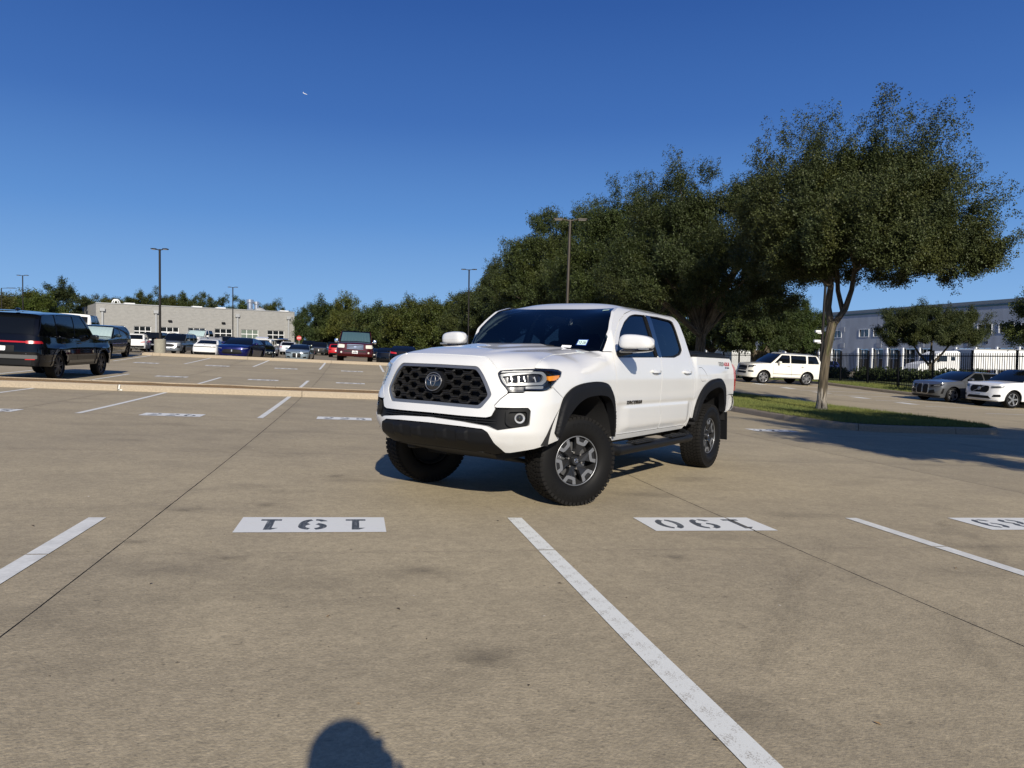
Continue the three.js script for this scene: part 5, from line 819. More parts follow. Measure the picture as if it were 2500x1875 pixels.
makeCar('black_open_suv', 'black suv with its tailgate raised, the man in white standing behind it', { ...SUV, cat: 'suv', m: black, X: XatZ(699, 119), Z: 119, deg: 3, extra: (car, q) => mesh('raised_tailgate', [(() => { const g = new RoundedBoxGeometry(1.0, .06, 1.55, 2, .02); g.rotateZ(.15); g.translate(-3.95, q.Hr + .12, 0); return g; })()], black, car) });
makeCar('silver_hatch', 'silver hatchback seen from behind, left of the blue-grey coupe', { ...CUV, H: 1.5, m: paint([.5, .52, .56], { metal: .4 }), top: CUV.top.map(p => [p[0], p[1] - .1]), X: XatZ(711, 90), Z: 90, deg: 2, parts: [F('tail_lamp', M.redLens, 'r', lampF(.6, .9, .84, .92))] });
makeCar('bluegrey_coupe', 'blue-grey coupe with twin tall grilles facing the camera, beyond the second kerb', { ...COUPE, cell: .05, m: paint([.17, .215, .25], { metal: .2 }), X: XatZ(727, 62), Z: 62, deg: 183, rimM: M.blackWheel, parts: [F('grille', M.trim, 'f', [[.04, .30], [.30, .30], [.33, .56], [.28, .66], [.06, .66]], { off: .012 }), F('headlamp', M.gloss, 'f', [[.42, .60], [.95, .66], [.9, .74], [.42, .68]]), F('licence_bracket', M.plate, 'f', bx4(.03, .3, .62), { mid: 1, off: .03 }), F('side_intake', M.trim, 'f', [[.5, .26], [.8, .3], [.7, .42], [.5, .36]])] });
makeCar('grey_far_suv', 'grey suv facing the camera behind the blue-grey coupe', { ...SUV, cat: 'suv', m: darkGrey, X: XatZ(751, 103), Z: 103, deg: 182, parts: [F('grille', M.plate, 'f', bx4(.5, .62, .86), { mid: 1 })] });
makeCar('black_crossover', 'black crossover with a white plate strip facing the camera, left of the red hatchback', { ...CUV, cat: 'suv', m: darkGrey, W: 1.92, X: XatZ(779, 96), Z: 96, deg: 182, parts: [F('grille', M.trim, 'f', [[0, .36], [.55, .36], [.42, .6], [.6, .84], [0, .84]], { mid: 1 }), F('front_plate', M.plate, 'f', bx4(.04, .48, .72), { mid: 1, off: .02 }), F('headlamp', M.led, 'f', [[.55, .76], [.9, .82], [.9, .86], [.55, .80]])] });
makeCar('dark_far_car', 'dark car in the gap between the black crossover and the red hatchback', { ...SEDAN, m: darkGrey, X: XatZ(800, 103), Z: 103, deg: 181 });
makeCar('far_black_suv', 'black suv roof showing above the red hatchback', { ...SUV, cat: 'suv', m: black, X: XatZ(812, 110), Z: 110, deg: 181 });
makeCar('red_hatchback', 'bright red hatchback half hidden by the maroon pickup', { ...CUV, H: 1.5, m: paint([.42, .01, .012], { rough: .3 }), top: CUV.top.map(p => [p[0], p[1] - .08]), X: XatZ(827, 88), Z: 88, deg: 3, parts: [F('rear_valance', M.trim, 'r', bx4(.8, .36, .5), { mid: 1 }), F('tail_lamp', M.gloss, 'r', lampF(.55, .9, .82, .92)), F('licence_plate', M.plate, 'r', bx4(.15, .66, .78), { mid: 1 })] });
const maroon = paint([.05, .004, .006], { metal: .2, rough: .5 });
makeCar('maroon_pickup', 'maroon pickup with a chrome grille and teal windscreen shade facing the camera', {
  ...PICKUP, m: maroon, cell: .045, H: 1.93, top: [[-1, 1.08], [-.85, 1.16], [.45, 1.23], [2.9, 1.28], [2.95, 1.31], [5, 1.33]], shade: M.shadeTeal, X: XatZ(866, 42.6), Z: 42.6, deg: 180.5, mirM: M.chrome, mh: .12, rimM: M.silver, crown: .06,
  parts: [F('grille', M.trim, 'f', [[0, .80], [.42, .80], [.46, .86], [.46, 1.04], [.40, 1.09], [0, 1.10]], { mid: 1, off: .012 }), ...[.83, .90, .97, 1.05].map(y => F('grille_bar', M.chrome, 'f', bx4(.45, y, y + .028), { mid: 1, off: .03, round: .008, cell: .03 })), F('grille_emblem', M.chrome, 'f', ell(0, .95, .07, .055, 20).filter(p => p[0] >= -1e-6).sort((a, b) => a[1] - b[1]), { mid: 1, off: .05, round: 0, cell: .02 }), F('headlamp', M.lampWhite = phys([.66, .64, .56], .2, { clearcoat: 1 }), 'f', [[.58, .88], [.92, .88], [1.06, .92], [1.06, 1.06], [.92, 1.08], [.58, 1.06]], { cell: .03 }), F('bumper_slot', M.trim, 'f', bx4(.6, .66, .74), { mid: 1, off: .012 }), F('fog_lamp', M.lampWhite, 'f', ell(.74, .64, .05, .05, 16), { round: 0, cell: .02 })],
  extra: (car, q) => { const p = mesh('licence_plate', box(q.xf + .035, .66, 0, .01, .16, .31), std([.85, .85, .85], .5, 0, { map: plateTex }), car); }
});
makeCar('black_far_truck', 'black suv facing the camera right of the maroon pickup', { ...SUV, cat: 'suv', m: black, X: XatZ(928, 92), Z: 92, deg: 181, parts: [F('headlamp', M.led, 'f', lampF(.66, .95, .9, 1.02))] });
makeCar('black_roadster', 'low black car with bright headlamps beside the maroon pickup', { ...COUPE, m: black, H: 1.28, W: 1.78, X: XatZ(925, 80), Z: 80, deg: 182, parts: [F('headlamp', M.lampWhite, 'f', lampF(.4, .75, .5, .6))] });
makeCar('black_saloon', 'black saloon with its mirror and flank showing left of the black coupe', { ...SEDAN, m: black, X: XatZ(948, 62), Z: 62, deg: 3 });
makeCar('black_coupe', 'black coupe with red tail lamps seen from behind over the truck hood', { ...COUPE, W: 1.92, H: 1.42, cell: .05, m: black, X: XatZ(985, 54), Z: 54, deg: 4, parts: [F('tail_lamp', M.redLens, 'r', [[.45, .80], [.98, .84], [.95, .95], [.45, .90]]), F('licence_plate', M.plate, 'r', bx4(.15, .6, .72), { mid: 1 })] });
// --- along the fence on the right
makeCar('white_suv', 'white off-road suv in profile facing left behind the big tree trunk', {
  ...SUV, cat: 'suv', m: paint([.78, .76, .69]), cell: .04, rails: M.silver, rim: 'six', rimM: M.silver, X: 23.05, Z: 39.75, deg: -90, seams: [-.52, -1.68, -2.45], handles: [-1.5, -2.42], handleM: M.chrome, hy: 1.06, bulge: .035, mx: .5,
  parts: [F('grille', M.trim, 'f', [[0, .74], [.44, .74], [.5, .82], [.46, 1.0], [0, 1.02]], { mid: 1 }), F('grille_bar', M.satin, 'f', bx4(.48, .80, .84), { mid: 1, off: .02 }), F('headlamp', M.gloss, 'f', [[.58, .90], [1.05, .95], [1.2, 1.02], [1.02, 1.06], [.58, 1.03]], { cell: .03 }), F('headlamp_lens', M.led, 'f', [[.68, .94], [.95, .96], [.95, 1.01], [.68, .99]], { off: .014, cell: .03 }), F('lower_intake', M.trim, 'f', bx4(.5, .56, .68), { mid: 1 }), F('fog_slot', M.trim, 'f', lampF(.66, 1.02, .66, .74)), F('tail_lamp', M.redLens, 'r', lampF(.7, 1.05, .98, 1.10)), F('sill_step', M.silver, 's', [[-.5, .40], [-2.3, .40], [-2.3, .44], [-.5, .44]], { off: .05 }), F('door_moulding', M.satin, 's', [[-.56, .60], [-2.38, .60], [-2.38, .625], [-.56, .625]], { off: .012, round: .005, cell: .02 })],
  extra: (car, q) => mesh('spoiler', patch(4, 12, (i, j) => { const w = j * 2 - 1; return [-3.40 - .26 * i, q.Hr + .02 - .03 * i, -w * (q.zt - .01)]; }), car.children[0].material, car)
});
makeCar('grey_fastback', 'grey low car with two tall oval grilles beside the white crossover', {
  ...SEDAN, cell: .04, m: paint([.085, .09, .098], { metal: .35, rough: .4 }), hoodM: undefined, L: 4.95, W: 1.9, H: 1.45, wb: 2.95, fo: .86, top: [[-.9, .76], [-.55, .90], [.4, 1.0], [2.5, 1.03], [3.3, 1.06], [4, 1.04]], rim: 'twin', rimM: M.silver, X: 26.5, Z: 29.55, deg: -90, seams: [-.55, -1.7],
  parts: [F('grille', M.trim, 'f', [[.05, .36], [.30, .36], [.34, .44], [.33, .70], [.27, .78], [.09, .78], [.04, .70], [.03, .44]], { off: .016, cell: .025 }), F('grille_frame', M.silver, 'f', [[.02, .34], [.32, .34], [.37, .43], [.36, .72], [.29, .81], [.07, .81], [.01, .72], [.0, .43]], { off: .008, cell: .025 }), F('headlamp', M.gloss, 'f', [[.46, .68], [.98, .74], [1.12, .82], [.95, .82], [.46, .75]], { cell: .03 }), F('headlamp_lens', M.led, 'f', [[.62, .72], [.92, .76], [.92, .79], [.62, .755]], { off: .014, cell: .025 }), F('lower_intake', M.trim, 'f', [[.40, .36], [.72, .40], [.66, .56], [.40, .50]]), F('side_vent', M.trim, 'f', [[.95, .38], [1.05, .38], [1.1, .62], [1.02, .62]]), F('splitter', M.trim, 'f', bx4(.95, .21, .28), { mid: 1, off: .02 })]
});
makeCar('white_crossover', 'white crossover with a barred grille facing left at the right edge', {
  ...CUV, cat: 'suv', cell: .04, m: paint([.74, .75, .76]), L: 4.7, W: 1.92, H: 1.66, wb: 2.87, fo: .87, r: .37, top: [[-.9, .92], [-.6, 1.02], [.4, 1.10], [3, 1.14], [3.9, 1.16]], xc: -.45, xr1: -1.3, rim: 'five', rimM: M.silver, X: 27.1, Z: 27.0, deg: -90, seams: [-.6, -1.7], handles: [-1.5],
  parts: [F('grille', M.trim, 'f', [[0, .62], [.40, .62], [.48, .70], [.48, .84], [.42, .90], [0, .91]], { mid: 1, cell: .03 }), F('grille_ring', M.silver, 'f', ell(0, .77, .075, .075, 24).filter(p => p[0] >= -1e-6).sort((a, b) => a[1] - b[1]), { mid: 1, off: .03, round: 0, cell: .02 }), F('headlamp', M.led, 'f', [[.56, .80], [1.05, .84], [1.16, .93], [.56, .90]], { cell: .03 }), F('headlamp_dark', M.gloss, 'f', [[.62, .83], [.98, .86], [.98, .88], [.62, .86]], { off: .014, cell: .02 }), F('lower_intake', M.trim, 'f', [[0, .36], [.62, .36], [.5, .48], [0, .48]], { mid: 1 }), F('side_intake', M.trim, 'f', [[.66, .44], [1.0, .46], [.98, .56], [.72, .54]]), F('splitter', M.silver, 'f', bx4(.9, .26, .31), { mid: 1, off: .02 }), F('plate_bracket', M.silver, 'f', bx4(.14, .52, .56), { mid: 1, off: .03 })],
  extra: (car, q) => { const g = box(0, 0, 0, .012, .02, .62); g.rotateX(.42); g.translate(q.xf - .02, .765, 0); mesh('grille_slash', g, M.silver, car); }
});
// ---------------------------------------------------------------- trees
const camXZ = (u, D) => { const l = (u - 1250) / CAM.f * D; return [l * Math.cos(CAM.yaw) + D * Math.sin(CAM.yaw), D * Math.cos(CAM.yaw) - l * Math.sin(CAM.yaw)]; };
const leafGeos = [1, 2, 3].map(seed => { // a spray of small leaves round a twig
  const r = rng(seed * 71), P = [];
  for (let i = 0; i < 14; i++) {
    const t = i / 13, c = new THREE.Vector3((r() - .5) * .16, t * .3 - .08 + (r() - .5) * .05, (r() - .5) * .16), d = new THREE.Vector3(r() - .5, r() * .7 - .1, r() - .5).normalize(), n = new THREE.Vector3(r() - .5, r() - .2, r() - .5).normalize(), s = d.clone().cross(n).normalize(), L = .05 + r() * .035, w = L * .36;
    const a = c, b = c.clone().addScaledVector(d, L), m1 = c.clone().addScaledVector(d, L * .5).addScaledVector(s, w), m2 = c.clone().addScaledVector(d, L * .5).addScaledVector(s, -w).addScaledVector(n, .006);
    for (const v of [a, m1, b, a, b, m2]) P.push(v.x, v.y, v.z);
  }
  const g = new THREE.BufferGeometry(); g.setAttribute('position', new THREE.Float32BufferAttribute(P, 3)); g.computeVertexNormals(); return g;
});
M.leaf = phys([.046, .060, .020], .55, { transmission: .15, thickness: 0, specularIntensity: .5 });
const barkTex = dataTex(256, (i, j) => { const a = tnoise(i / 9, j / 34, 1 << 20, 101), b = tnoise(i / 3, j / 10, 1 << 20, 103), v = 60 + a * 95 + b * 55; return [v, v * .93, v * .82]; }, true); barkTex.repeat.set(1.1, .7);
M.bark = std([.38, .36, .33], 1, 0, { map: barkTex, bumpMap: barkTex, bumpScale: .03 });
/* lobes: [right, up, away, rx, ry, rz] about the foot, as seen from the camera; o.tint, o.n sprays, o.scale of a spray, o.forks of the trunk */
function makeTree(name, label, X, Z, lobes, o = {}) {
  const t = thing(name, label, 'tree', o.group), r = rng(o.seed ?? 1);
  t.position.copy(onG(X, Z, o.dy ?? .12));
  const ry = new THREE.Vector3(Math.cos(CAM.yaw), 0, Math.sin(CAM.yaw)), rz = new THREE.Vector3(Math.sin(CAM.yaw), 0, -Math.cos(CAM.yaw));
  const L = (a, b, c) => new THREE.Vector3(0, b, 0).addScaledVector(ry, a).addScaledVector(rz, c);
  const tr = o.tr ?? .16, forkH = o.forkH ?? 1.9;
  const trunkPts = o.trunk ?? [[0, -.1, 0, tr * 1.35], [.02, .15, 0, tr * 1.08], [.03, forkH * .5, .02, tr], [.08, forkH, 0, tr * .9]];
  const tp = trunkPts.map(p => { const v = L(p[0], p[1], p[2]); return [v.x, v.y, v.z, p[3]]; });
  mesh('trunk', limb(tp, o.sides ?? 10), o.trunkM ?? M.bark, t);
  // clumps of foliage over the lobes
  const clumps = [], vol = lobes.map(l => l[3] * l[4] * (l[5] ?? l[3])), sum = vol.reduce((a, b) => a + b, 0), nC = o.clumps ?? 120;
  lobes.forEach((l, k) => { const n = Math.round(nC * vol[k] / sum); for (let i = 0; i < n; i++) { const a = r() * 6.283, z = r() * 1.75 - .75, q = Math.sqrt(Math.max(0, 1 - Math.min(1, Math.abs(z)) ** 2)), rad = .45 + .55 * Math.pow(r(), .45), d = L((l[0] + Math.cos(a) * q * l[3] * rad), l[1] + Math.min(1, z) * l[4] * rad, (l[2] ?? 0) + Math.sin(a) * q * (l[5] ?? l[3]) * rad); d.lobe = L(l[0], l[1] - l[4] * .8, l[2] ?? 0); clumps.push(d); } });
  // limbs from the fork to some of the clumps
  const top = tp[tp.length - 1], limbs = [];
  for (const b of o.limbs ?? []) limbs.push(limb(b.map(p => { const v = L(p[0], p[1], p[2]); return [v.x, v.y, v.z, p[3]]; }), 9));
  const nL = o.nLimbs ?? 12, roots = (o.limbs ?? []).map(b => { const p = b[b.length - 1], v = L(p[0], p[1], p[2]); return [v.x, v.y, v.z, p[3]]; }); if (!roots.length) roots.push(top);
  for (let i = 0; i < nL; i++) { const c = clumps[Math.floor(r() * clumps.length)]; let f = roots[0], bd = 1e9; for (const q of roots) { const d = Math.hypot(q[0] - c.x, q[2] - c.z); if (d < bd) { bd = d; f = q; } } const m = [lerp(f[0], c.x, .45) + (r() - .5) * .3, lerp(f[1], c.y, .55) - .1, lerp(f[2], c.z, .45) + (r() - .5) * .3, f[3] * .42]; limbs.push(limb([[f[0], f[1] - .1, f[2], f[3] * .7], m, [c.x, c.y, c.z, .012]], 6)); }
  mesh('branches', limbs, M.bark, t);
  const n = o.n ?? 3000, sc = o.scale ?? 1, cr = o.cr ?? .5, per = Math.ceil(n / clumps.length);
  const m = new THREE.Matrix4(), q = new THREE.Quaternion(), up = new THREE.Vector3(0, 1, 0), col = new THREE.Color(), tint = o.tint ?? [1, 1, 1], warm = o.warm ?? [1.2, 1.06, .85];
  const g3 = () => (r() + r() + r() - 1.5) * .82;
  const mats = [[], [], []];
  for (const c of clumps) {
    const cw = Math.pow(r(), 2), br = .88 + r() * .24, cs = cr * (.7 + r() * .6), out = c.clone().sub(c.lobe).normalize(), shoot = o.wisp ? (r() < .3 ? o.wisp : .3) : .25;
    for (let i = 0; i < per; i++) {
      const s = r(), p = new THREE.Vector3(c.x + g3() * cs, c.y + g3() * cs * .75, c.z + g3() * cs).addScaledVector(out, s * s * shoot * 1.2).addScaledVector(up, s * s * shoot * (.5 + (o.wind ? o.wind[1] : 0)) * (out.y > 0 ? 1 : .2)).addScaledVector(ry, s * s * shoot * (o.wind ? o.wind[0] : 0));
      const dir = out.clone().multiplyScalar(.8).add(new THREE.Vector3(g3(), g3() + .35 + (o.droop ?? 0), g3())).normalize(); q.setFromUnitVectors(up, dir);
      const k = sc * (.7 + r() * .65); m.compose(p, q, new THREE.Vector3(k, k, k));
      const v = br * (.88 + r() * .24); col.setRGB(v * lerp(1, warm[0], cw) * tint[0], v * lerp(1, warm[1], cw) * tint[1], v * lerp(1, warm[2], cw) * tint[2]);
      mats[Math.floor(r() * 3)].push([m.clone(), col.clone()]);
    }
  }
  const crown = sub('crown', t);
  mats.forEach((list, k) => { if (!list.length) return; const im = new THREE.InstancedMesh(leafGeos[k], M.leaf, list.length); list.forEach(([a, c], i) => { im.setMatrixAt(i, a); im.setColorAt(i, c); }); im.name = 'foliage'; im.userData.kind = 'stuff'; shade(im); crown.add(im); });
  return t;
}
// the big tree on the island: bark whitewashed and flaking round its foot
const bigBark = (() => { const t = dataTex(256, (i, j) => { const h = j / 512 * 6, a = tnoise(i / 8, j / 26, 1 << 20, 111), b = tnoise(i / 3, j / 9, 1 << 20, 113), e = tnoise(i / 14, j / 22, 1 << 20, 117), v = 58 + a * 95 + b * 50; const w = sstep(.42, .62, (1 - sstep(.3, .95, h)) * .75 + e * .45) * sstep(.28, .5, a * .6 + b * .5); const g = sstep(.62, .8, tnoise(i / 30, j / 40, 1 << 20, 119)) * .5 * (1 - w); return [lerp(v, 232, w) * (1 - g * .15), lerp(v * .93, 226, w), lerp(v * .80, 216, w) * (1 - g * .35)]; }, true, 512); t.repeat.set(1 / 1.2, 1 / 6); return t; })();
makeTree('oak_tree', 'tall spreading tree with a forked trunk and whitened foot on the grass island', 13.2, 19.05,
  [[-.85, 5.2, 0, 1.5, 1.45, 1.8], [1.0, 5.5, .2, 2.1, 1.65, 2.1], [2.9, 4.55, 0, 1.75, 1.0, 1.9], [.6, 4.45, -.4, 2.6, .95, 2.3], [-1.1, 4.3, .3, 1.3, .7, 1.6], [1.9, 6.05, 0, 1.2, .95, 1.3]],
  { seed: 4, n: 62000, clumps: 480, cr: .36, scale: .64, wisp: 1.0, wind: [.4, .35], sides: 16, trunkM: std([.36, .34, .31], 1, 0, { map: bigBark, bumpMap: bigBark, bumpScale: .035 }), trunk: [[0, -.15, 0, .24], [-.01, .06, 0, .175], [.0, .3, 0, .142], [.03, 1.0, 0, .128], [.08, 1.6, 0, .125], [.17, 2.2, 0, .128], [.24, 2.55, 0, .135]],
    limbs: [[[.22, 2.4, 0, .10], [.12, 3.0, .05, .095], [.16, 3.6, 0, .085], [.2, 4.1, .1, .07]], [[.24, 2.45, 0, .095], [.55, 2.95, -.1, .085], [.72, 3.5, -.1, .07], [.80, 4.2, -.1, .06]], [[.5, 2.9, -.05, .07], [.5, 3.5, .3, .065], [.5, 4.2, .4, .055]], [[.14, 3.6, 0, .06], [-.35, 4.0, .1, .045], [-.9, 4.15, .1, .03]], [[.76, 4.0, -.1, .05], [1.2, 4.3, 0, .045], [1.7, 4.5, 0, .035]]], nLimbs: 60, warm: [1.25, 1.08, .8], tint: [1.1, 1.1, 1.05] });
// the row continuing along the drive
const rowLabel = ['dense tree just behind the truck bed, with a dark trunk', 'broad dark tree rising behind the truck roof, right of the double lamp', 'rounded tree behind the double lamp post', 'lower tree left of the double lamp post', 'tree tapering down at the left end of the big tree row', 'small far tree at the left foot of the big tree row'];
[[13.0, 26.6, 8.4], [13.4, 34.5, 9.2], [12.6, 43, 9.6], [13.2, 52.5, 9.4], [12.6, 62, 8.8], [12.0, 72, 7.6]].forEach(([X, Z, h], i) => {
  const w = [3.7, 4.3, 4.6, 4.6, 4.4, 4.0][i];
  makeTree('shade_tree', rowLabel[i], X, Z, [[-.9, h * .62, 0, w * .62, h * .27, w * .6], [1.0, h * .72, .3, w * .6, h * .25, w * .6], [.1, h * .5, -.5, w * .95, h * .2, w * .85], [-.2, h * .84, 0, w * .45, h * .15, w * .45], [-1.8, h * .48, .4, w * .5, h * .18, w * .6]], { seed: 20 + i, n: [34000, 28000, 20000, 16000, 13000, 10000][i], clumps: 260, cr: .5, scale: [.76, .88, 1.05, 1.2, 1.35, 1.55][i], tr: .2, forkH: 2.3, nLimbs: 16, group: 'trees in the row behind the truck', tint: [[.9, .95, .85], [.95, 1.05, .8], [1.05, 1.1, .85], [.95, 1, .9], [1, 1.02, .9], [1, 1, .85]][i], wisp: .7 });
});
// trees along and beyond the fence
[[1850, 57, 7.6, 3.6, 'tree with a thick double trunk behind the white off-road suv'], [1735, 66, 8, 4, 'dark tree beyond the fence behind the truck bed'], [1935, 70, 7.2, 3.5, 'leafy green tree beyond the fence above the white off-road suv'], [1640, 75, 8, 4, 'dark tree beyond the fence hidden by the row'], [1560, 88, 8, 4.2, 'far green tree beyond the fence']].forEach(([u, D, h, w, lab], i) => {
  const [X, Z] = camXZ(u, D);
  makeTree('fence_tree', lab, X, Z, [[-.7, h * .6, 0, w * .65, h * .3], [.8, h * .66, 0, w * .6, h * .28], [0, h * .42, 0, w * .9, h * .17]], { seed: 40 + i, n: 11000, clumps: 150, cr: .55, scale: 1.35, tr: i === 0 ? .3 : .2, forkH: 2.2, nLimbs: 12, tint: i === 2 ? [1.15, 1.35, 1.0] : [.9, 1, .85], limbs: i === 0 ? [[[.1, 1.0, 0, .26], [-.35, 1.8, 0, .24], [-.5, 2.9, 0, .2]], [[.1, 1.0, 0, .26], [.55, 1.9, 0, .24], [.9, 2.9, 0, .18]]] : undefined, group: 'trees along the fence' });
});
{
  const [X, Z] = camXZ(2268, 58);
  makeTree('round_tree', 'broad round-headed tree in front of the blue-grey building', X, Z, [[-1.9, 4.15, 0, 2.0, 1.15], [0, 4.35, 0, 2.6, 1.35], [2.0, 4.15, 0, 1.9, 1.15], [0, 3.4, 0, 3.4, .7]], { seed: 61, n: 19000, clumps: 200, cr: .42, scale: .95, tr: .13, forkH: 1.5, nLimbs: 22, wisp: .6, tint: [1.05, 1.05, .95], limbs: [[[0, 1.3, 0, .1], [-.9, 2.3, 0, .08], [-1.6, 3.3, 0, .05]], [[0, 1.3, 0, .1], [.1, 2.6, 0, .08], [.1, 3.6, 0, .06]], [[.05, 1.3, 0, .1], [1.0, 2.3, 0, .08], [1.7, 3.2, 0, .05]]] });
  const [X2, Z2] = camXZ(2590, 33);
  makeTree('weeping_tree', 'light green drooping tree entering at the right edge above the white crossover', X2, Z2, [[-.9, 3.2, 0, 1.35, .75], [-.4, 4.5, 0, 1.2, 1.0], [.8, 4.2, 0, 2, 1.5]], { seed: 63, n: 8000, clumps: 110, cr: .34, scale: .9, tr: .14, nLimbs: 16, droop: -.9, tint: [1.45, 1.55, 1.25] });
  makeTree('island_tree', 'tree beside the camera whose shade falls across the right of the lot', 12.9, 1.4, [[-1.6, 4.6, 0, 2.9, 1.7], [1.2, 5.0, .6, 2.8, 1.9], [0, 6.2, 0, 2.7, 1.7], [-1.2, 3.8, .8, 3.4, 1.0]], { seed: 65, n: 20000, clumps: 300, cr: .45, scale: 1.2, tr: .17, nLimbs: 24, wisp: .8 });
}
// tree line round the far side of the lot
const farRow = [];
{ const r = rng(77);
  const add = (u0, u1, n, D0, D1, h0, h1, tint) => { for (let i = 0; i < n; i++) farRow.push([lerp(u0, u1, (i + .5) / n) + (r() - .5) * (u1 - u0) / n * .5, lerp(D0, D1, r()), lerp(h0, h1, r()), tint.map(q => q * (.85 + r() * .3))]); };
  add(-60, 110, 5, 100, 120, 6.6, 7.8, [1.5, 1.35, .8]); farRow.push([152, 118, 10.2, [.75, .85, .8]]); add(190, 250, 2, 120, 130, 7, 8, [1.5, 1.35, .8]);
  add(235, 480, 8, 150, 165, 11.0, 12.6, [1, 1.05, .8]); farRow.push([512, 158, 11.8, [.95, 1, .8]]); add(570, 700, 4, 165, 180, 10.5, 12.5, [1.1, 1.1, .8]);
  farRow.push([785, 122, 8.4, [.8, .95, .8]], [757, 160, 9.6, [.75, .9, .75]], [845, 118, 8.9, [1.7, 1.6, 1.05]], [808, 126, 7.6, [.9, 1, .8]]); add(880, 1180, 9, 92, 112, 6.2, 7.6, [1.15, 1.15, .8]); farRow.push([1000, 84, 6.2, [1.2, 1.2, .75]], [1085, 80, 6.6, [1.1, 1.15, .75]]);
}
const farPlace = u => u < 110 ? 'at the far left behind the black suv' : u < 235 ? 'left of the grey garage building' : u < 700 ? 'showing over the roof of the garage building' : u < 860 ? 'just right of the garage building' : 'in the far row behind the maroon pickup';
const ordinals = ['leftmost', 'second', 'third', 'fourth', 'fifth', 'sixth', 'seventh', 'eighth', 'ninth', 'tenth', 'eleventh', 'twelfth', 'thirteenth', 'fourteenth', 'fifteenth'];
const farLabel = u => { const p = farPlace(u), k = farRow.filter(q => farPlace(q[0]) === p && q[0] < u).length; return k ? `${ordinals[k]} tree from the left ${p}` : `leftmost tree ${p}`; };
farRow.forEach(([u, D, h, tint], i) => {
  const [X, Z] = camXZ(u, D), w = h * (u === 845 ? .36 : .48);
  makeTree('far_tree', farLabel(u), X, Z, u === 845 ? [[0, h * .45, 0, w, h * .28], [0, h * .75, 0, w * .5, h * .24], [.1, h * .9, 0, w * .2, h * .12]] : [[-w * .3, h * .5, 0, w * .7, h * .36], [w * .35, h * .56, 0, w * .65, h * .36], [0, h * .3, 0, w * .9, h * .22], [0, h * .78, 0, w * .4, h * .2]], { seed: 100 + i, n: 3600, clumps: 80, cr: .72, scale: 2.3, tr: .2, forkH: h * .22, nLimbs: 4, sides: 6, dy: 0, tint, warm: [1.25, 1.05, .8], wisp: .9, group: `far trees ${farPlace(u)}` });
});
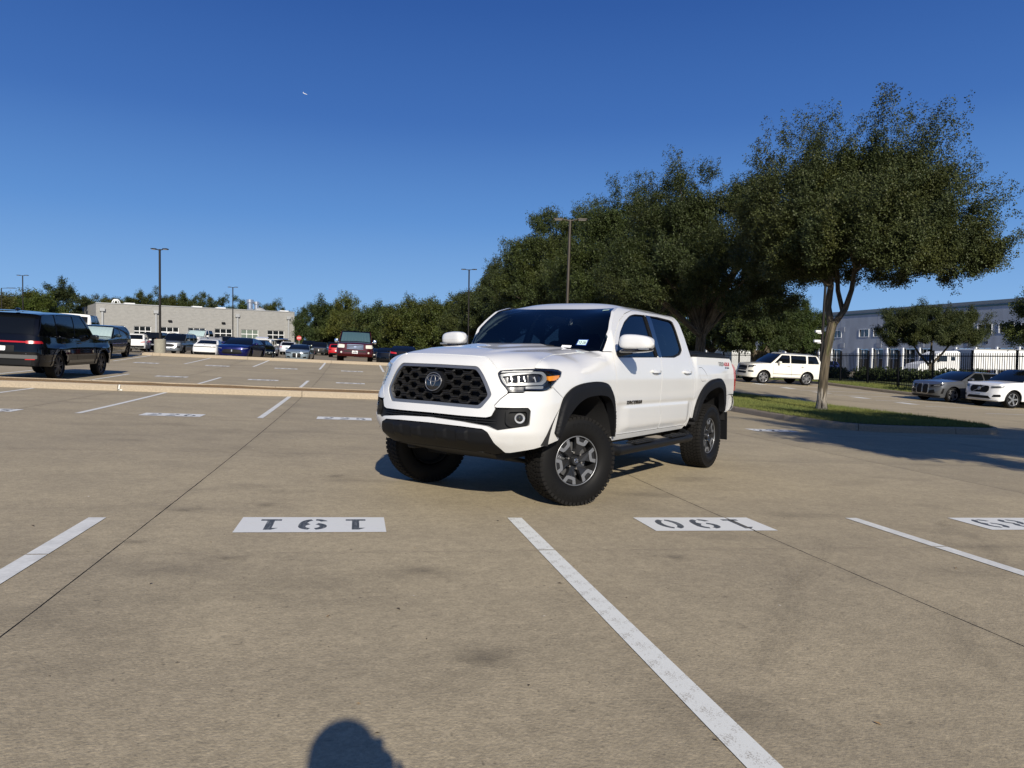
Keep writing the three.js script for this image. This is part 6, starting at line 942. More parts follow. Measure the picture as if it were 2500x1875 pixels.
// ---------------------------------------------------------------- buildings
const blockTex = dataTex(512, (i, j) => { const row = Math.floor(j / 32), x = (i + (row % 2) * 32) % 64, mort = (j % 32 < 2 || x < 2) ? -8 : 0, n = hash2(Math.floor((i + (row % 2) * 32) / 64) % 8, row, 131) * 12, f = tnoise(i / 5, j / 5, 1 << 20, 133) * 12; const v = 196 + n + f + mort; return [v, v * .995, v * .975]; }, true); blockTex.repeat.set(1 / 3.2, 1 / 3.2);
M.block = std([.47, .47, .465], .95, 0, { map: blockTex, bumpMap: blockTex, bumpScale: .01 });
M.frameWhite = std([.74, .75, .74], .5); M.steel = std([.42, .43, .43], .5, .3); M.paneDark = phys([.012, .015, .018], .06, { clearcoat: 1 }); M.paneGreen = phys([.16, .20, .17], .1, { clearcoat: 1 });
{
  const A = camXZ(234.6, 112), B = camXZ(718, 130.7), len = Math.hypot(B[0] - A[0], B[1] - A[1]), dx = (B[0] - A[0]) / len, dz = (B[1] - A[1]) / len, y0 = 1.05, yR = 8.26, H = yR - y0;
  const g = thing('garage_building', 'long grey painted block garage building with roll-up doors at the far side of the lot', 'building');
  // local: x along the front from its left end, y up, z out of the front towards the lot
  g.position.copy(w3(A[0], y0, A[1])); g.quaternion.setFromRotationMatrix(new THREE.Matrix4().makeBasis(w3(dx, 0, dz), new THREE.Vector3(0, 1, 0), w3(dz, 0, -dx)));
  const tOf = u => { const d = rayAt(u, 860), k = (A[0] * dz - A[1] * dx) / (d[0] * dz - d[2] * dx); return (d[0] * k - A[0]) * dx + (d[2] * k - A[1]) * dz; };
  const doors = [[268, 305], [327, 369.4], [393, 437], [459, 502], [524, 567], [588.6, 631], [652.8, 694.3]].map(([a, b]) => [tOf(a), tOf(b)]), dh = 3.95;
  const sh = new THREE.Shape([[0, 0], [len, 0], [len, H], [0, H]].map(p => new THREE.Vector2(...p)));
  for (const [a, b] of doors) sh.holes.push(new THREE.Path([[a, .02], [b, .02], [b, dh], [a, dh]].map(p => new THREE.Vector2(...p))));
  const front = new THREE.ExtrudeGeometry(sh, { depth: .3, bevelEnabled: false }); front.translate(0, 0, -.3);
  mesh('front_wall', front, M.block, g);
  mesh('side_wall', [box(.15, H / 2, -15.3, .3, H, 30), box(len - .15, H / 2, -15.3, .3, H, 30), box(len / 2, H / 2, -30.3, len, H, .3)], M.block, g);
  mesh('roof', box(len / 2, H - .4, -15.3, len - .6, .2, 29.4), M.steel, g); mesh('floor_slab', box(len / 2, .0, -15.3, len - .6, .1, 29.4), M.steel, g);
  mesh('coping', [box(len / 2, H + .06, -.12, len + .1, .12, .42), box(len - .12, H + .06, -15.3, .42, .12, 30)], M.steel, g);
  doors.forEach(([a, b], k) => {
    const d = sub('garage_door', g), w = b - a, rows = 5, cols = 3, ph = dh / rows, z = -.18, raised = k === 2;
    const y00 = raised ? 1.9 : 0.05, n = raised ? 2 : rows;
    const bars = []; for (let i = 0; i <= cols; i++) bars.push(box(a + w * i / cols, (y00 + dh) / 2, z + .03, i % cols ? .09 : .16, dh - y00, .06)); for (let i = 0; i <= n; i++) bars.push(box((a + b) / 2, raised ? dh - i * ph : y00 + (dh - y00) * i / n, z + .032, w, i % n ? .12 : .16, .06));
    mesh('door_frame', bars, M.frameWhite, d);
    for (let i = 0; i < cols; i++) for (let j = 0; j < n; j++) { const yc = raised ? dh - (j + .5) * ph : y00 + (dh - y00) * (j + .5) / n, white = raised && j === 1; mesh(white ? 'door_panel' : 'pane', box(a + w * (i + .5) / cols, yc, z, w / cols - .02, ph - .02, .03), white ? M.frameWhite : k === 5 ? M.paneGreen : M.paneDark, d); }
  });
  [249.8, 380.4, 579, 703.4].forEach((u, i) => { const t = tOf(u), d = sub('downspout', g); mesh('leader_head', rbox(t, H - .95 - i * .02, .2, .7, .5, .36, .04), M.steel, d); mesh('pipe', box(t, (H - 1.2) / 2, .12, .26, H - 1.2, .2), M.steel, d); });
  [415, 545].forEach(u => mesh('wall_lamp', rbox(tOf(u), dh + .95, .15, .55, .3, .3, .04), M.trim, g));
  [721, 738].forEach((u, i) => mesh('side_lamp', rbox(len + .25, H - 2.6 - i * .4, -2 - i * 12, .5, .18, .3, .05), M.frameWhite, g));
  // roof plant
  const tv = tOf(622);
  for (const [x, s] of [[tv, 1], [tv + 1.1, .85]]) { const v = sub('roof_vent', g); mesh('stack', [cyl(x, H + .9 * s, -2.5, .42 * s, .42 * s, 1.2 * s, 16), box(x, H + .2, -2.5, .8 * s, .5, .8 * s)], M.silver, v); mesh('cowl', [cyl(x, H + 1.75 * s, -2.5, .62 * s, .62 * s, .5 * s, 18), cyl(x, H + 1.48 * s, -2.5, .42 * s, .62 * s, .12, 18)], M.silver, v); }
  mesh('roof_hatch', (() => { const q = new THREE.SphereGeometry(1.1, 18, 8, 0, 6.29, 0, 1.4); q.scale(1, .75, 1); q.translate(tOf(646), H - .1, -2.6); return q; })(), M.steel, g);
  for (const u of [321, 487, 545, 700]) mesh('roof_unit', rbox(tOf(u), H + .18, -1.6, 1.5, .34, 1.0, .05), M.frameWhite, g);
  for (const du of [-4, 4]) { const c = tOf(288 + du * .6), q = new THREE.TorusGeometry(.55, .09, 8, 20, Math.PI); q.scale(.8, 1.35, 1); q.translate(c, H, -1.4); mesh('roof_pipe', q, M.frameWhite, g); }
}
const concretePanel = dataTex(512, (i, j) => { const n = tnoise(i / 40, j / 90, 1 << 20, 141), f = tnoise(i / 4, j / 4, 1 << 20, 143), v = 178 + n * 22 + f * 10; return [v * .97, v * .985, v]; }, true); concretePanel.repeat.set(1 / 9, 1 / 9);
{
  const X0 = 80, Z0 = 55, Z1 = 195, len = Z1 - Z0, yb = -.75, top = 8.92, g = thing('office_building', 'long two-storey blue-grey concrete building with rows of dark windows behind the fence', 'building');
  // local: x along the front from its far end, y up, z into the lot (-X in the world)
  const ta = .07; g.position.copy(w3(X0 - 125 * Math.tan(ta), yb, Z1)); g.quaternion.setFromRotationMatrix(new THREE.Matrix4().makeBasis(w3(Math.sin(ta), 0, -Math.cos(ta)), new THREE.Vector3(0, 1, 0), w3(-Math.cos(ta), 0, -Math.sin(ta))));
  const wallM = std([.80, .83, .86], .9, 0, { map: concretePanel }), pal = std([.80, .82, .84], .85), sh = new THREE.Shape([[0, 0], [len, 0], [len, top - yb], [0, top - yb]].map(p => new THREE.Vector2(...p)));
  const wins = []; let n = 0; for (let t = 1.0; t < len - 2.6; t += 3.04) { if (n++ % 6 === 5) continue; wins.push(t); }
  const up0 = 4.93 - yb, up1 = 6.05 - yb, lo1 = 2.98 - yb;
  for (const t of wins) { sh.holes.push(new THREE.Path([[t, up0], [t + 2, up0], [t + 2, up1], [t, up1]].map(p => new THREE.Vector2(...p)))); sh.holes.push(new THREE.Path([[t, .1], [t + 2, .1], [t + 2, lo1], [t, lo1]].map(p => new THREE.Vector2(...p)))); }
  const w = new THREE.ExtrudeGeometry(sh, { depth: .35, bevelEnabled: false }); w.translate(0, 0, -.35);
  mesh('front_wall', w, wallM, g); mesh('end_wall', [box(.18, (top - yb) / 2, -20, .35, top - yb, 39), box(len - .18, (top - yb) / 2, -20, .35, top - yb, 39)], wallM, g); mesh('roof', box(len / 2, top - yb - .3, -20, len - .8, .3, 39), M.steel, g);
  mesh('parapet_band', box(len / 2, top - yb - .02, .04, len + .2, .42, .12), std([.20, .24, .26], .7), g); mesh('green_stripe', box(len / 2, top - yb - .46, .03, len + .1, .2, .08), std([.05, .11, .12], .6), g);
  for (const t of wins) {
    const u = sub('upper_window', g); mesh('frame', [box(t + 1, up0 - .04, .0, 2.12, .08, .1), box(t + 1, up1 + .03, .0, 2.12, .06, .1), box(t + 1, (up0 + up1) / 2, -.06, .07, up1 - up0, .08), box(t - .03, (up0 + up1) / 2, 0, .06, up1 - up0, .1), box(t + 2.03, (up0 + up1) / 2, 0, .06, up1 - up0, .1)], pal, u); for (const q of [.5, 1.5]) mesh('pane', box(t + q, (up0 + up1) / 2, -.14, .96, up1 - up0, .03), M.paneDark, u);
    const l = sub('lower_window', g); mesh('frame', [box(t - .16, lo1 / 2, .06, .26, lo1 + .3, .22), box(t + 1, lo1 * .62, -.08, 2, .06, .08), box(t + 1, lo1 / 2, -.08, .06, lo1, .08)], pal, l); for (const q of [.5, 1.5]) mesh('pane', box(t + q, lo1 / 2, -.2, .96, lo1 - .1, .03), M.paneDark, l);
  }
  for (let i = 0; i < 14; i++) for (const y of [6.2, 3.6]) mesh('wall_vent', box(3.4 + i * 8 + 5, y - yb, .02, 1.0, .75, .06), std([.33, .35, .38], .8), g);
  for (let t = 8; t < len; t += 8) mesh('panel_joint', box(t, (top - yb) / 2, .004, .05, top - yb - .6, .012), std([.30, .31, .33], .9), g);
  [['10', 80.3], ['11', 76.9]].forEach(([s, z]) => { const q = new TextGeometry(s, { font, size: .42, depth: .02, curveSegments: 3, bevelEnabled: false }); q.translate(Z1 - z - .3, 3.55 - yb, .01); mesh('bay_number', q, M.trim, g); });
}
// white road tractor and box trailer behind the fence, nose to the far end
{
  const t = thing('semi_tractor', 'white road tractor parked behind the fence, nose to the left', 'truck'), y0 = -.62;
  t.position.copy(w3(58.6, y0, 66)); t.quaternion.setFromRotationMatrix(new THREE.Matrix4().makeBasis(w3(-1, 0, 0), new THREE.Vector3(0, 1, 0), w3(0, 0, 1))); // nose towards -X
  const hoodS = new THREE.Shape([[-2.2, .5], [2.6, .5], [2.65, 1.0], [2.4, 1.45], [1.0, 1.75], [.5, 2.5], [-.2, 2.75], [-1.9, 2.85], [-2.2, 2.7]].map(p => new THREE.Vector2(...p))), hg = new THREE.ExtrudeGeometry(hoodS, { depth: 1.9, bevelEnabled: true, bevelSize: .08, bevelThickness: .1, bevelSegments: 2 }); hg.translate(0, 0, -.95); mesh('cab', hg, M.frameWhite, t);
  mesh('windscreen', (() => { const q = new THREE.BoxGeometry(.04, .85, 1.7); q.rotateZ(.58); q.translate(.84, 2.12, 0); return q; })(), M.paneDark, t); for (const k of [-1, 1]) { mesh('side_window', rbox(-.2, 2.1, k * 1.055, .95, .6, .03, .05), M.paneDark, t); mesh('sleeper_window', rbox(-1.4, 2.1, k * 1.055, .5, .4, .03, .05), M.paneDark, t); mesh('door_mirror', rbox(.5, 2.0, k * 1.25, .1, .55, .2, .03), M.trim, t); mesh('headlamp', rbox(2.55, .95, k * .75, .2, .25, .35, .04), M.led, t); }
  for (const x of [1.6, -2.6, -3.8]) for (const k of [-1, 1]) { const w = sub('wheel', t); w.position.set(x, .5, k * .95); w.scale.set(.5, .5, .3); if (k < 0) w.rotation.y = Math.PI; mesh('tyre', carTyre, M.rubber, w); mesh('rim', RIMS.ten, M.silver, w); }
  mesh('chassis', box(-2.6, .75, 0, 3.6, .25, .9), M.dark, t);
  const b = thing('box_trailer', 'long white box trailer behind the fence at the right', 'trailer'); b.position.copy(w3(62.3, y0, 66)); b.quaternion.copy(t.quaternion);
  mesh('box', rbox(-8, 2.08, 0, 16, 2.14, 2.5, .05), M.frameWhite, b); mesh('rail', [box(-8, 1.06, 1.26, 16, .14, .04), box(-8, 3.1, 1.26, 16, .1, .04), box(-8, 1.06, -1.26, 16, .14, .04), box(-8, 3.1, -1.26, 16, .1, .04)], M.steel, b); mesh('nose_panel', box(.03, 2.08, 0, .05, 1.9, 2.3), M.steel, b); mesh('landing_leg', [box(-3, .5, .9, .12, 1.0, .12), box(-3, .5, -.9, .12, 1.0, .12)], M.dark, b);
  for (const x of [-13, -14.2]) for (const k of [-1, 1]) { const w = sub('wheel', b); w.position.set(x, .5, k * .95); w.scale.set(.5, .5, .3); if (k < 0) w.rotation.y = Math.PI; mesh('tyre', carTyre, M.rubber, w); mesh('rim', RIMS.ten, M.silver, w); }
  // white vans and cars by the building
  makeCar('blue_parked_car', 'dark blue car behind the fence in front of the building', { ...CUV, m: paint([.01, .02, .09]), X: 58, Z: 86, deg: -90 });
  makeCar('red_parked_car', 'red car behind the fence beside the big tree trunk', { ...CUV, m: paint([.35, .02, .02]), X: 57, Z: 97, deg: -90 });
  const v = thing('white_box_van', 'white box body standing behind the fence past the double-trunk tree', 'van'); v.position.copy(w3(44, -.6, 82)); mesh('box', rbox(0, 1.6, 0, 2.4, 2.4, 6, .05), M.frameWhite, v); mesh('base', box(0, .3, 0, 2.1, .5, 5.6), M.dark, v); mesh('side_rail', box(-1.22, .44, 0, .04, .12, 5.8), M.steel, v);
}
// ---------------------------------------------------------------- iron fence
{
  const f = thing('iron_fence', 'black iron picket fence along the grass verge on the right', 'fence'), X = 31.3, Zs = 14, Ze = 84, topY = 1.62;
  const iron = matte([.008, .008, .009], .5), base = Z => G(X, Z) + .14, yT = Z => Math.max(topY, base(Z) + 1.8);
  const pg = new THREE.BoxGeometry(.022, 1, .022); pg.translate(0, .5, 0);
  const list = []; for (let Z = Zs; Z < Ze; Z += .14) list.push(Z);
  const order = [...list].sort((a, b) => Math.abs(a - 33) - Math.abs(b - 33)), keep = new Set(order.slice(0, 300)), rest = [];
  for (const Z of list) { const h = yT(Z) - base(Z) - .06; if (keep.has(Z)) { const m = mesh('picket', pg, iron, f); m.position.copy(w3(X, base(Z) + .06, Z)); m.scale.y = h; } else { const q = pg.clone(); q.scale(1, h, 1); q.translate(X, base(Z) + .06, -Z); rest.push(q); } }
  const rm = mesh('far_pickets', rest, iron, f); rm.userData.kind = 'stuff';
  for (let Z = Zs; Z <= Ze; Z += 2.66) { const h = yT(Z) - base(Z) + .1, post = sub('post', f); post.position.copy(w3(X, base(Z), Z)); mesh('shaft', box(0, h / 2, 0, .085, h, .085), iron, post); mesh('cap', rbox(0, h + .02, 0, .11, .05, .11, .015), iron, post); }
  for (const [n, d] of [['top_rail', -.16], ['bottom_rail', 0]]) mesh(n, Array.from({ length: Math.floor((Ze - Zs) / 2.66) }, (_, i) => { const a = Zs + i * 2.66, b = a + 2.66, ya = d ? yT(a) + d : base(a) + .2, yb2 = d ? yT(b) + d : base(b) + .2; return limb([[X, ya, -a, .026], [X, yb2, -b, .026]], 4); }), iron, f);
}
// clipped hedges behind the fence
M.hedgeCore = std([.06, .05, .03], 1);
[[41, 26, 38, 'low clipped hedge behind the fence, nearest the white crossover'], [41, 42, 54, 'low clipped hedge behind the fence under the round tree'], [41.5, 57, 72, 'low clipped hedge behind the fence beside the big trunk']].forEach(([X, a, b, lab], k) => {
  const h = thing('hedge', lab, 'hedge'), r = rng(200 + k); h.position.copy(onG(X, (a + b) / 2, .1));
  mesh('shaded_core', rbox(0, .25, 0, .9, .5, b - a, .15), M.hedgeCore, h);  // solid block whose dark brown stands in for shade inside the hedge
  const n = 1500, im = new THREE.InstancedMesh(leafGeos[0], M.leaf, n), m = new THREE.Matrix4(), q = new THREE.Quaternion(), e = new THREE.Euler(), c = new THREE.Color();
  for (let i = 0; i < n; i++) { const s = r() < .5; e.set(r() * 6, r() * 6, r() * 6); q.setFromEuler(e); const k2 = 1.6 + r(); m.compose(new THREE.Vector3(s ? (r() - .5) * 1.1 : (r() < .5 ? -.52 : .52) + (r() - .5) * .12, s ? .56 + (r() - .5) * .1 : r() * .56, (r() - .5) * (b - a + .2)), q, new THREE.Vector3(k2, k2, k2)); im.setMatrixAt(i, m); const v = .6 + r() * .6; c.setRGB(v * .8, v * .9, v * .8); im.setColorAt(i, c); }
  im.name = 'foliage'; im.userData.kind = 'stuff'; shade(im); h.add(im);
});
// ---------------------------------------------------------------- light poles
M.bronze = std([.055, .045, .035], .5, .3); M.poleDark = matte([.02, .018, .017], .5); M.baseConc = std([.36, .35, .29], .95, 0, { map: again(concTex, 1 / 1.1, 1 / 1.1), bumpMap: concBump, bumpScale: .004 });
function lightPole(label, X, Z, yTop, o = {}) {
  const p = thing('light_pole', label, 'lamp post', 'parking lot light poles'), y0 = G(X, Z) + (o.dy ?? 0); p.position.copy(w3(X, y0, Z)); const h = yTop - y0, m = o.m ?? M.poleDark, bs = o.base ?? .75;
  if (bs) mesh('footing', (() => { const g = new THREE.LatheGeometry([[0, -.1], [.29, -.1], [.29, bs - .04], [.26, bs], [0, bs]].map(q => new THREE.Vector2(...q)), 24); return toCreasedNormals(g.toNonIndexed(), .6); })(), M.baseConc, p);
  mesh('shaft', limb([[0, bs, 0, .062], [o.lean ? o.lean * .5 : 0, h * .5, 0, .058], [o.lean ?? 0, h, 0, .054]], 8), m, p); mesh('base_plate', rbox(0, bs + .02, 0, .26, .04, .26, .01), m, p);
  const w = o.arm ?? .55, lx = o.lean ?? 0;
  for (const k of o.single ? [1] : [1, -1]) { const a = sub('lamp_head', p); a.rotation.y = -CAM.yaw; mesh('arm', limb([[lx, h - .06, 0, .028], [lx + k * .12, h - .02, 0, .026], [lx + k * w * .5, h, 0, .026]], 6), m, a); mesh('housing', rbox(lx + k * w * .72, h + .01, 0, w * .6, .055, .26, .025), m, a); mesh('lens', box(lx + k * w * .72, h - .02, 0, w * .45, .012, .2), M.frameWhite, a); }
  return p;
}
lightPole('dark lamp post on a round concrete footing at the end of the second kerb', -10.12, 41.7, 6.45, { dy: .12, arm: .42 });
{ const P = (u, D, label, y, o) => { const [X, Z] = camXZ(u, D); lightPole(label, X, Z, y, o); };
  P(1378, 28, 'bronze lamp post with two long heads behind the truck roof', 6.30, { m: M.bronze, arm: .62, lean: .12 });
  P(568, 79, 'slim lamp post in front of the garage building', 8.05, { arm: .5 });
  P(57, 75, 'slim lamp post rising from the trees at the far left', 8.6, { arm: .55 });
  P(5, 86, 'lamp post with one arm at the left edge', 8.2, { single: true, arm: 1.6 });
  P(1043, 95, 'slim far lamp post over the trees left of the truck hood', 8.05, { arm: .55 });
  P(1023, 108, 'shorter far lamp post left of its taller twin over the trees', 8.1, { arm: .55 });
  P(1142, 58, 'lamp post half hidden at the left end of the big tree row', 7.85, { arm: .6 });
  P(864, 112, 'thin far lamp post above the maroon pickup', 7.2, { arm: .4 });
}
{ // security camera mast by the fence
  const p = thing('camera_mast', 'dark mast with two white security cameras beside the big tree trunk', 'mast'), [X, Z] = camXZ(2001, 46); p.position.copy(onG(X, Z, .12));
  mesh('pole', limb([[0, 0, 0, .09], [.12, 3.5, 0, .085], [.26, 7.2, 0, .075]], 8), M.poleDark, p);
  for (const [y, s] of [[3.05, .36], [2.45, .44]]) { const c = sub('security_camera', p); mesh('body', rbox(-s * .6, y + .1, 0, s, .16, .18, .04), M.frameWhite, c); mesh('bracket', box(-.1, y, 0, .3, .06, .06), M.frameWhite, c); }
}
// bollard beside the footing of the first lamp post
{ const b = thing('bollard', 'short beige bollard beside the grey off-road suv', 'bollard'); b.position.copy(onG(XatZ(391, 63), 63)); mesh('post', cyl(0, .5, 0, .1, .1, 1.0, 14), std([.5, .4, .32], .8), b); mesh('dome', (() => { const g = new THREE.SphereGeometry(.1, 14, 6, 0, 6.29, 0, 1.57); g.translate(0, 1.0, 0); return g; })(), std([.5, .4, .32], .8), b); mesh('band', cyl(0, .8, 0, .103, .103, .08, 14), M.frameWhite, b); }
{ // stop sign by the garage corner
  const s = thing('stop_sign', 'small red octagonal stop sign at the corner of the garage building', 'sign'); s.position.copy(onG(XatZ(730, 118), 118)); mesh('post', cyl(0, 1.0, 0, .035, .035, 2.0, 8), M.steel, s); const o = new THREE.CylinderGeometry(.38, .38, .03, 8); o.rotateX(Math.PI / 2); o.rotateZ(Math.PI / 8); o.translate(0, 2.2, .04); mesh('plate', o, std([.45, .03, .03], .5), s); const tg = new TextGeometry('STOP', { font, size: .17, depth: .01, curveSegments: 2, bevelEnabled: false }); tg.computeBoundingBox(); tg.translate(-tg.boundingBox.max.x / 2, 2.12, .06); mesh('lettering', tg, M.frameWhite, s);
}
// airliner high in the left of the sky
{ const a = thing('airliner', 'tiny white airliner high in the blue sky', 'airplane'); const d = rayAt(745, 229), k = 5200; a.position.copy(w3(d[0] * k, CAM.h + d[1] * k, d[2] * k)); a.rotation.set(.25, -.35, -.3);
  mesh('fuselage', (() => { const g = superEll(0, 0, 0, 17, 1.9, 1.9, .85, 12, 16); return g; })(), M.frameWhite, a);
  for (const k2 of [1, -1]) { mesh('wing', (() => { const s = new THREE.Shape([[2, 0], [-4, 16], [-6, 16], [-4, 0]].map(p => new THREE.Vector2(...p))); const g = new THREE.ExtrudeGeometry(s, { depth: .4, bevelEnabled: false }); g.rotateX(k2 * Math.PI / 2); g.translate(0, -.6, 0); return g; })(), M.frameWhite, a); mesh('tailplane', (() => { const s = new THREE.Shape([[-13, 0], [-16, 6], [-17, 6], [-16.5, 0]].map(p => new THREE.Vector2(...p))); const g = new THREE.ExtrudeGeometry(s, { depth: .3, bevelEnabled: false }); g.rotateX(k2 * Math.PI / 2); return g; })(), M.frameWhite, a); mesh('engine', cyl(-1, -1.8, k2 * 5.5, 1, .8, 4, 12, 'x'), M.frameWhite, a); }
  mesh('fin', (() => { const s = new THREE.Shape([[-12, 1], [-16, 7], [-18, 7], [-16.5, 1]].map(p => new THREE.Vector2(...p))); const g = new THREE.ExtrudeGeometry(s, { depth: .4, bevelEnabled: false }); g.translate(0, 0, -.2); return g; })(), M.frameWhite, a);
}
// ---------------------------------------------------------------- people: bones with radii, blended into one skin
function bodyMesh(bones, cell, pad = .12) {
  const lo = [1e9, 1e9, 1e9], hi = [-1e9, -1e9, -1e9];
  for (const [a, b, ra, rb] of bones) for (let k = 0; k < 3; k++) { lo[k] = Math.min(lo[k], a[k] - ra, b[k] - rb); hi[k] = Math.max(hi[k], a[k] + ra, b[k] + rb); }
  const size = Math.max(...[0, 1, 2].map(k => hi[k] - lo[k])) + pad * 2, n = Math.ceil(size / cell) + 4, c = lo.map((v, k) => (v + hi[k]) / 2);
  const mc = new MarchingCubes(n, M.frameWhite, false, false, 400000); mc.reset();
  const half = size / 2;
  for (let z = 0; z < n; z++) for (let y = 0; y < n; y++) for (let x = 0; x < n; x++) {
    const p = [c[0] + ((x - n / 2) / (n / 2)) * half, c[1] + ((y - n / 2) / (n / 2)) * half, c[2] + ((z - n / 2) / (n / 2)) * half]; let d = 1;
    for (const [a, b, ra, rb, k = .03] of bones) { const ab = [b[0] - a[0], b[1] - a[1], b[2] - a[2]], ap = [p[0] - a[0], p[1] - a[1], p[2] - a[2]], t = clamp((ap[0] * ab[0] + ap[1] * ab[1] + ap[2] * ab[2]) / (ab[0] ** 2 + ab[1] ** 2 + ab[2] ** 2 + 1e-9), 0, 1), e = Math.hypot(ap[0] - ab[0] * t, ap[1] - ab[1] * t, ap[2] - ab[2] * t) - lerp(ra, rb, t), h = Math.max(k - Math.abs(d - e), 0) / k; d = Math.min(d, e) - h * h * k * .25; }
    mc.field[x + y * n + z * n * n] = -d;
  }
  mc.isolation = 0; mc.update();
  const P = mc.positionArray.slice(0, mc.count * 3), N = mc.normalArray.slice(0, mc.count * 3); for (let i = 0; i < P.length; i += 3) for (let k = 0; k < 3; k++) P[i + k] = P[i + k] * half + c[k];
  const g = new THREE.BufferGeometry(); g.setAttribute('position', new THREE.BufferAttribute(P, 3)); g.setAttribute('normal', new THREE.BufferAttribute(N, 3)); return g;
}
M.skin = std([.42, .26, .18], .6); M.hair = std([.02, .015, .012], .7);
function handBones(w, dir, side, curl) { // palm and five bent fingers
  const D = new THREE.Vector3(...dir).normalize(), S = new THREE.Vector3(...side).normalize(), N = D.clone().cross(S), W = new THREE.Vector3(...w), out = [], pt = (d, s, n) => W.clone().addScaledVector(D, d).addScaledVector(S, s).addScaledVector(N, n).toArray();
  out.push([pt(0, 0, 0), pt(.07, 0, 0), .03, .036, .02]);
  [[-.03, .055], [-.010, .066], [.011, .062], [.03, .048]].forEach(([s, l]) => { out.push([pt(.075, s, 0), pt(.075 + l * .5, s, -curl * .012), .0095, .009, .006], [pt(.075 + l * .5, s, -curl * .012), pt(.075 + l * .85, s, -curl * .035), .009, .0075, .006]); });
  out.push([pt(.025, -.03, -.005), pt(.055, -.062, -.015), .012, .0105, .008], [pt(.055, -.062, -.015), pt(.085, -.066, -.028), .0105, .009, .006]); return out;
}
function headBones(c, f) { const F2 = new THREE.Vector3(...f).normalize(), C = new THREE.Vector3(...c), R = F2.clone().cross(new THREE.Vector3(0, 1, 0)).normalize(), p = (a, b, d) => C.clone().addScaledVector(F2, a).add(new THREE.Vector3(0, b, 0)).addScaledVector(R, d).toArray(); return [[p(-.02, .03, 0), p(.01, .02, 0), .092, .085, .05], [p(.03, -.06, 0), p(.055, -.095, 0), .062, .035, .04], [p(.088, .0, 0), p(.108, -.03, 0), .011, .015, .012], [p(-.005, -.01, .082), p(-.01, -.04, .080), .018, .012, .008], [p(-.005, -.01, -.082), p(-.01, -.04, -.080), .018, .012, .008], [p(.085, -.068, -.018), p(.085, -.068, .018), .01, .01, .01]]; }
function person(label, X, Z, deg, B, mats) {
  const p = thing('person', label, 'person'); p.position.copy(onG(X, Z)); p.rotation.y = deg * Math.PI / 180; // local +z is the way they face
  const body = mesh('body', merge([bodyMesh(B.body, B.cell), bodyMesh(B.head, B.hc, .03), ...B.hands.map(h => bodyMesh(h, B.hc, .02))]), M.skin, p);
  for (const [n, bones, m] of B.wear) mesh(n, bodyMesh(bones, B.cell), m, p);
  mesh('hair', bodyMesh(B.hair, B.hc, .03), M.hair, p);
  return p;
}
{ // the photographer, crouched behind the camera with the phone held up
  const q = -.02, hd = [q, 1.30, -.47], neck = [q, 1.175, -.50], ch = [q, 1.00, -.53], pel = [q, .46, -.60];
  const sL = [q + .18, 1.08, -.51], sR = [q - .18, 1.08, -.51], eL = [q + .20, .84, -.30], eR = [q - .22, .84, -.30], wL = [.085, 1.045, -.12], wR = [-.075, 1.045, -.12];
  const kL = [.17, .52, -.20], kR = [-.21, .10, -.24], aL = [.17, .09, -.36], aR = [-.21, .10, -.68];
  const torso = [[pel, ch, .135, .15, .06], [ch, neck, .14, .055, .06], [sL, sR, .07, .07, .06]];
  const arms = [[sL, eL, .058, .046], [eL, wL, .045, .03], [sR, eR, .058, .046], [eR, wR, .045, .03]];
  const legs = [[[q + .1, .48, -.58], kL, .095, .07, .05], [kL, aL, .062, .042], [aL, [.17, .05, -.18], .045, .035], [[q - .1, .48, -.58], kR, .095, .07, .05], [kR, aR, .062, .042], [aR, [-.21, .05, -.60], .045, .035]];
  const grow = (l, d) => l.map(([a, b, r1, r2, k]) => [a, b, r1 + d, r2 + d, k]);
  const p = person('person crouching behind the camera whose head shadow falls on the concrete', 0, 0, 180 - CAM.yaw * 180 / Math.PI, { cell: .022, hc: .009, body: [...torso, ...arms, ...legs, [neck, [q, 1.26, -.48], .055, .055, .03]], head: headBones(hd, [0, -.08, 1]), hands: [handBones(wL, [-.25, .55, .55], [-.6, .2, -.3], 1.6), handBones(wR, [.25, .55, .55], [.6, .2, -.3], 1.6)], wear: [['shirt', [...grow(torso, .014), ...grow(arms.filter((_, i) => i % 2 === 0), .014)], std([.12, .13, .16], .9)], ['trousers', grow(legs.filter((_, i) => i % 3 !== 2), .014), std([.05, .055, .08], .9)]], hair: [[[q, 1.335, -.49], [q, 1.31, -.505], .098, .095, .04]] });
  const ph = thing('phone', 'slim black phone held up by the crouching person', 'phone'); ph.position.set(0, CAM.h, 0); ph.quaternion.copy(camera.quaternion); mesh('case', rbox(-.02, -.03, .03, .147, .072, .009, .004), M.gloss, ph); mesh('screen', rbox(-.02, -.03, .0352, .138, .066, .001, .0005), M.paneDark, ph);
}
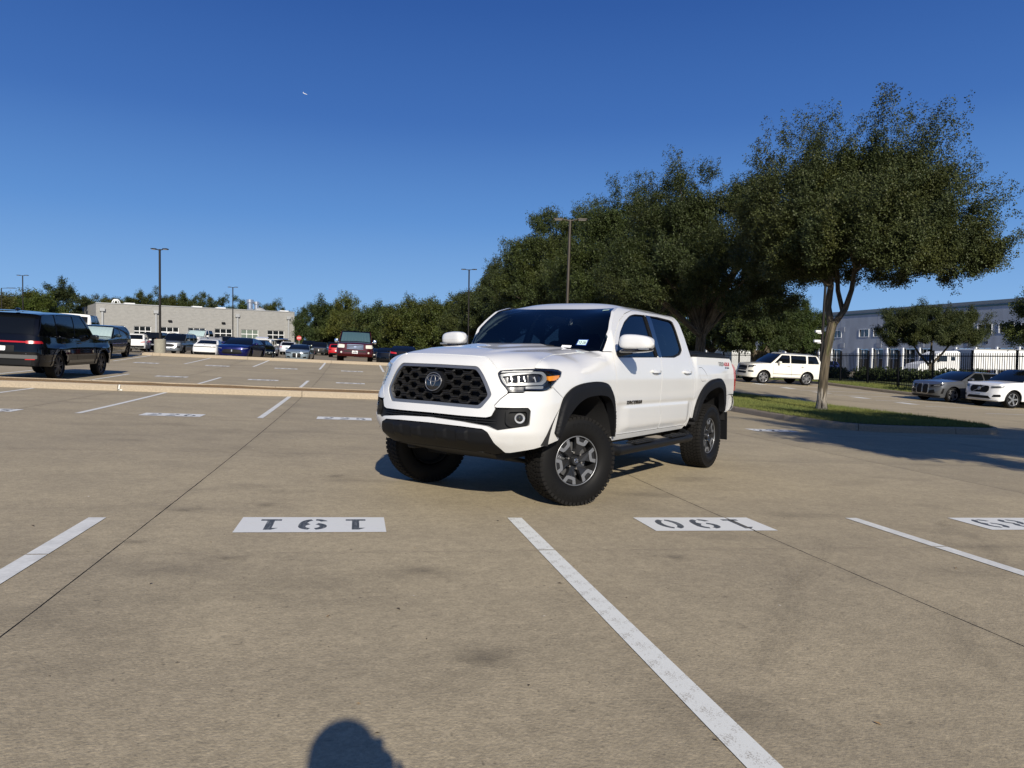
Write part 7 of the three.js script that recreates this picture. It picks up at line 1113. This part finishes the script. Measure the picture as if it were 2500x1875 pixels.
{ // the person in white behind the raised tailgate
  const X = XatZ(692, 112.5), Z = 112.5;
  const torso = [[[0, .95, 0], [0, 1.28, 0], .125, .155, .06], [[0, 1.28, 0], [0, 1.5, 0], .14, .05, .06], [[.18, 1.4, 0], [-.18, 1.4, 0], .065, .065, .05]], arms = [[[.2, 1.4, 0], [.27, 1.12, .06], .052, .042], [[.27, 1.12, .06], [.2, .98, .24], .04, .03], [[-.2, 1.4, 0], [-.27, 1.12, .06], .052, .042], [[-.27, 1.12, .06], [-.2, .98, .24], .04, .03]], legs = [[[.09, .92, 0], [.11, .5, .02], .085, .06], [[.11, .5, .02], [.11, .08, -.02], .055, .042], [[.11, .06, -.02], [.12, .04, .15], .045, .035], [[-.09, .92, 0], [-.11, .5, .02], .085, .06], [[-.11, .5, .02], [-.11, .08, -.02], .055, .042], [[-.11, .06, -.02], [-.12, .04, .15], .045, .035]], grow = (l, d) => l.map(([a, b, r1, r2, k]) => [a, b, r1 + d, r2 + d, k]);
  person('person in a white shirt and pale trousers standing behind the raised tailgate', X, Z, 178, { cell: .03, hc: .012, body: [...torso, ...arms, ...legs, [[0, 1.48, 0], [0, 1.6, .01], .05, .05, .03]], head: headBones([0, 1.66, .01], [0, -.1, 1]), hands: [handBones([.2, .98, .24], [-.2, -.2, 1], [-1, 0, 0], 1), handBones([-.2, .98, .24], [.2, -.2, 1], [1, 0, 0], 1)], wear: [['shirt', [...grow(torso, .016), ...grow(arms, .016)], std([.78, .78, .76], .9)], ['trousers', grow(legs.filter((_, i) => i % 3 !== 2), .016), std([.55, .54, .52], .9)]], hair: [[[0, 1.71, -.01], [0, 1.69, -.02], .095, .092, .04]] });
}
// leaf litter and grit on the concrete
{
  const r = rng(301), g = new THREE.BufferGeometry(); g.setAttribute('position', new THREE.Float32BufferAttribute([0, 0, 0, .5, .12, .22, 1, .06, 0, 0, 0, 0, 1, .06, 0, .5, .1, -.2], 3)); g.computeVertexNormals();
  const im = new THREE.InstancedMesh(g, std([1, 1, 1], .9), 260), m = new THREE.Matrix4(), q = new THREE.Quaternion(), c = new THREE.Color();
  for (let i = 0; i < 260; i++) { const Z = .8 + Math.pow(r(), 1.4) * 17, X = (r() - .45) * (3 + Z * 1.3); q.setFromAxisAngle(new THREE.Vector3(0, 1, 0), r() * 6.3); const s = .008 + r() * r() * .03; m.compose(onG(X, Z, .003), q, new THREE.Vector3(s, s, s)); im.setMatrixAt(i, m); const k = r(); k < .45 ? c.setRGB(.05, .035, .02) : k < .8 ? c.setRGB(.55, .5, .42) : c.setRGB(.28, .18, .08); im.setColorAt(i, c); }
  im.name = 'leaf_litter'; shade(im); scene.add(im); tag(im, 'dry leaf bits and grit scattered on the concrete', 'litter', null, 'stuff');
}
// tyre marks and old drips on the slabs
{
  const smT = canvasTex(256, 64, (x, w, h) => { x.fillStyle = '#000'; x.fillRect(0, 0, w, h); const r = rng(11); for (let i = 0; i < 900; i++) { const v = r() * 40 | 0; x.fillStyle = `rgba(${v},${v},${v},.35)`; const e = Math.pow(r() * 2 - 1, 3) * .5 + .5; x.fillRect(r() * w, e * h * .8 + h * .1, 6 + r() * 40, 1 + r() * 2); } }, false); smT.wrapS = THREE.RepeatWrapping;
  const tyreM = std([.06, .055, .05], .95, 0, { alphaMap: smT, transparent: true });
  const mark = (pts, w, label) => { const c = new THREE.CatmullRomCurve3(pts.map(p => new THREE.Vector3(p[0], 0, p[1]))), n = 40, L = c.getLength(); const g = patch(n, 4, (i, j) => { const p = c.getPointAt(i), t = c.getTangentAt(i), X = p.x + t.z * (j - .5) * w, Z = p.z - t.x * (j - .5) * w; return [X, G(X, Z) + .003, -Z]; }); const U = g.attributes.uv; for (let i = 0; i < U.count; i++) U.setXY(i, U.getX(i) * L / .8, U.getY(i)); tag(mesh('tyre_mark', g, tyreM), label, 'mark', null, 'structure'); };
  mark([[2.7, 4.28], [2.58, 4.02], [2.34, 3.62], [2.09, 3.24], [1.8, 2.87], [1.53, 2.57]], .2, 'faint curved tyre mark below the box numbered 190'); mark([[2.91, 3.07], [2.7, 2.81], [2.57, 2.59], [2.5, 2.35]], .2, 'faint curved tyre mark low at the right'); mark([[3.33, 4.72], [2.99, 4.27], [2.69, 3.94], [2.4, 3.65]], .18, 'faint tyre mark crossing the joint beside the number 190'); mark([[4.76, 5.35], [4.71, 5.0], [4.51, 4.52], [4.08, 3.95]], .18, 'faint tyre mark by the box numbered 189'); mark([[4.93, 5.35], [4.34, 4.76], [3.97, 4.38]], .18, 'faint second tyre mark by the box numbered 189');
  const dripT = canvasTex(128, 128, (x, w, h) => { x.fillStyle = '#000'; x.fillRect(0, 0, w, h); const r = rng(17); for (let i = 0; i < 500; i++) { const a = r() * 6.283, d = Math.pow(r(), .7) * 50, s = 3 + r() * 8; x.fillStyle = `rgba(150,150,150,${.022 * (1 - d / 56)})`; x.beginPath(); x.arc(64 + Math.cos(a) * d, 64 + Math.sin(a) * d, s, 0, 6.3); x.fill(); } }, false);
  const dripM = std([.07, .062, .052], .95, 0, { alphaMap: dripT, transparent: true });
  const drip = (X0, Z0, a, b, label) => { const g = patch(6, 6, (i, j) => { const X = X0 + (i - .5) * a, Z = Z0 + (j - .5) * b; return [X, G(X, Z) + .0025, -Z]; }); tag(mesh('oil_stain', g, dripM), label, 'stain', null, 'structure'); };
  drip(1.96, 4.26, .42, .34, 'dark oil patch below the box numbered 190'); drip(-.68, 5.9, .5, .42, 'dark oil patch above the box numbered 191'); drip(-.2, 7.35, .5, .6, 'dark stain between the left line and the truck'); drip(-1.23, 5.7, .6, .3, 'dark stain left of the box numbered 191'); drip(-.7, 4.36, .5, .25, 'dark smear just below the box numbered 191'); drip(.36, 4.04, .7, .4, 'dull stain left of the central line'); drip(-1.3, 4.75, .4, .25, 'dull stain beside the left joint'); drip(.5, 2.8, .8, .5, 'broad dull stain near the camera');
}
renderer.render(scene, camera);
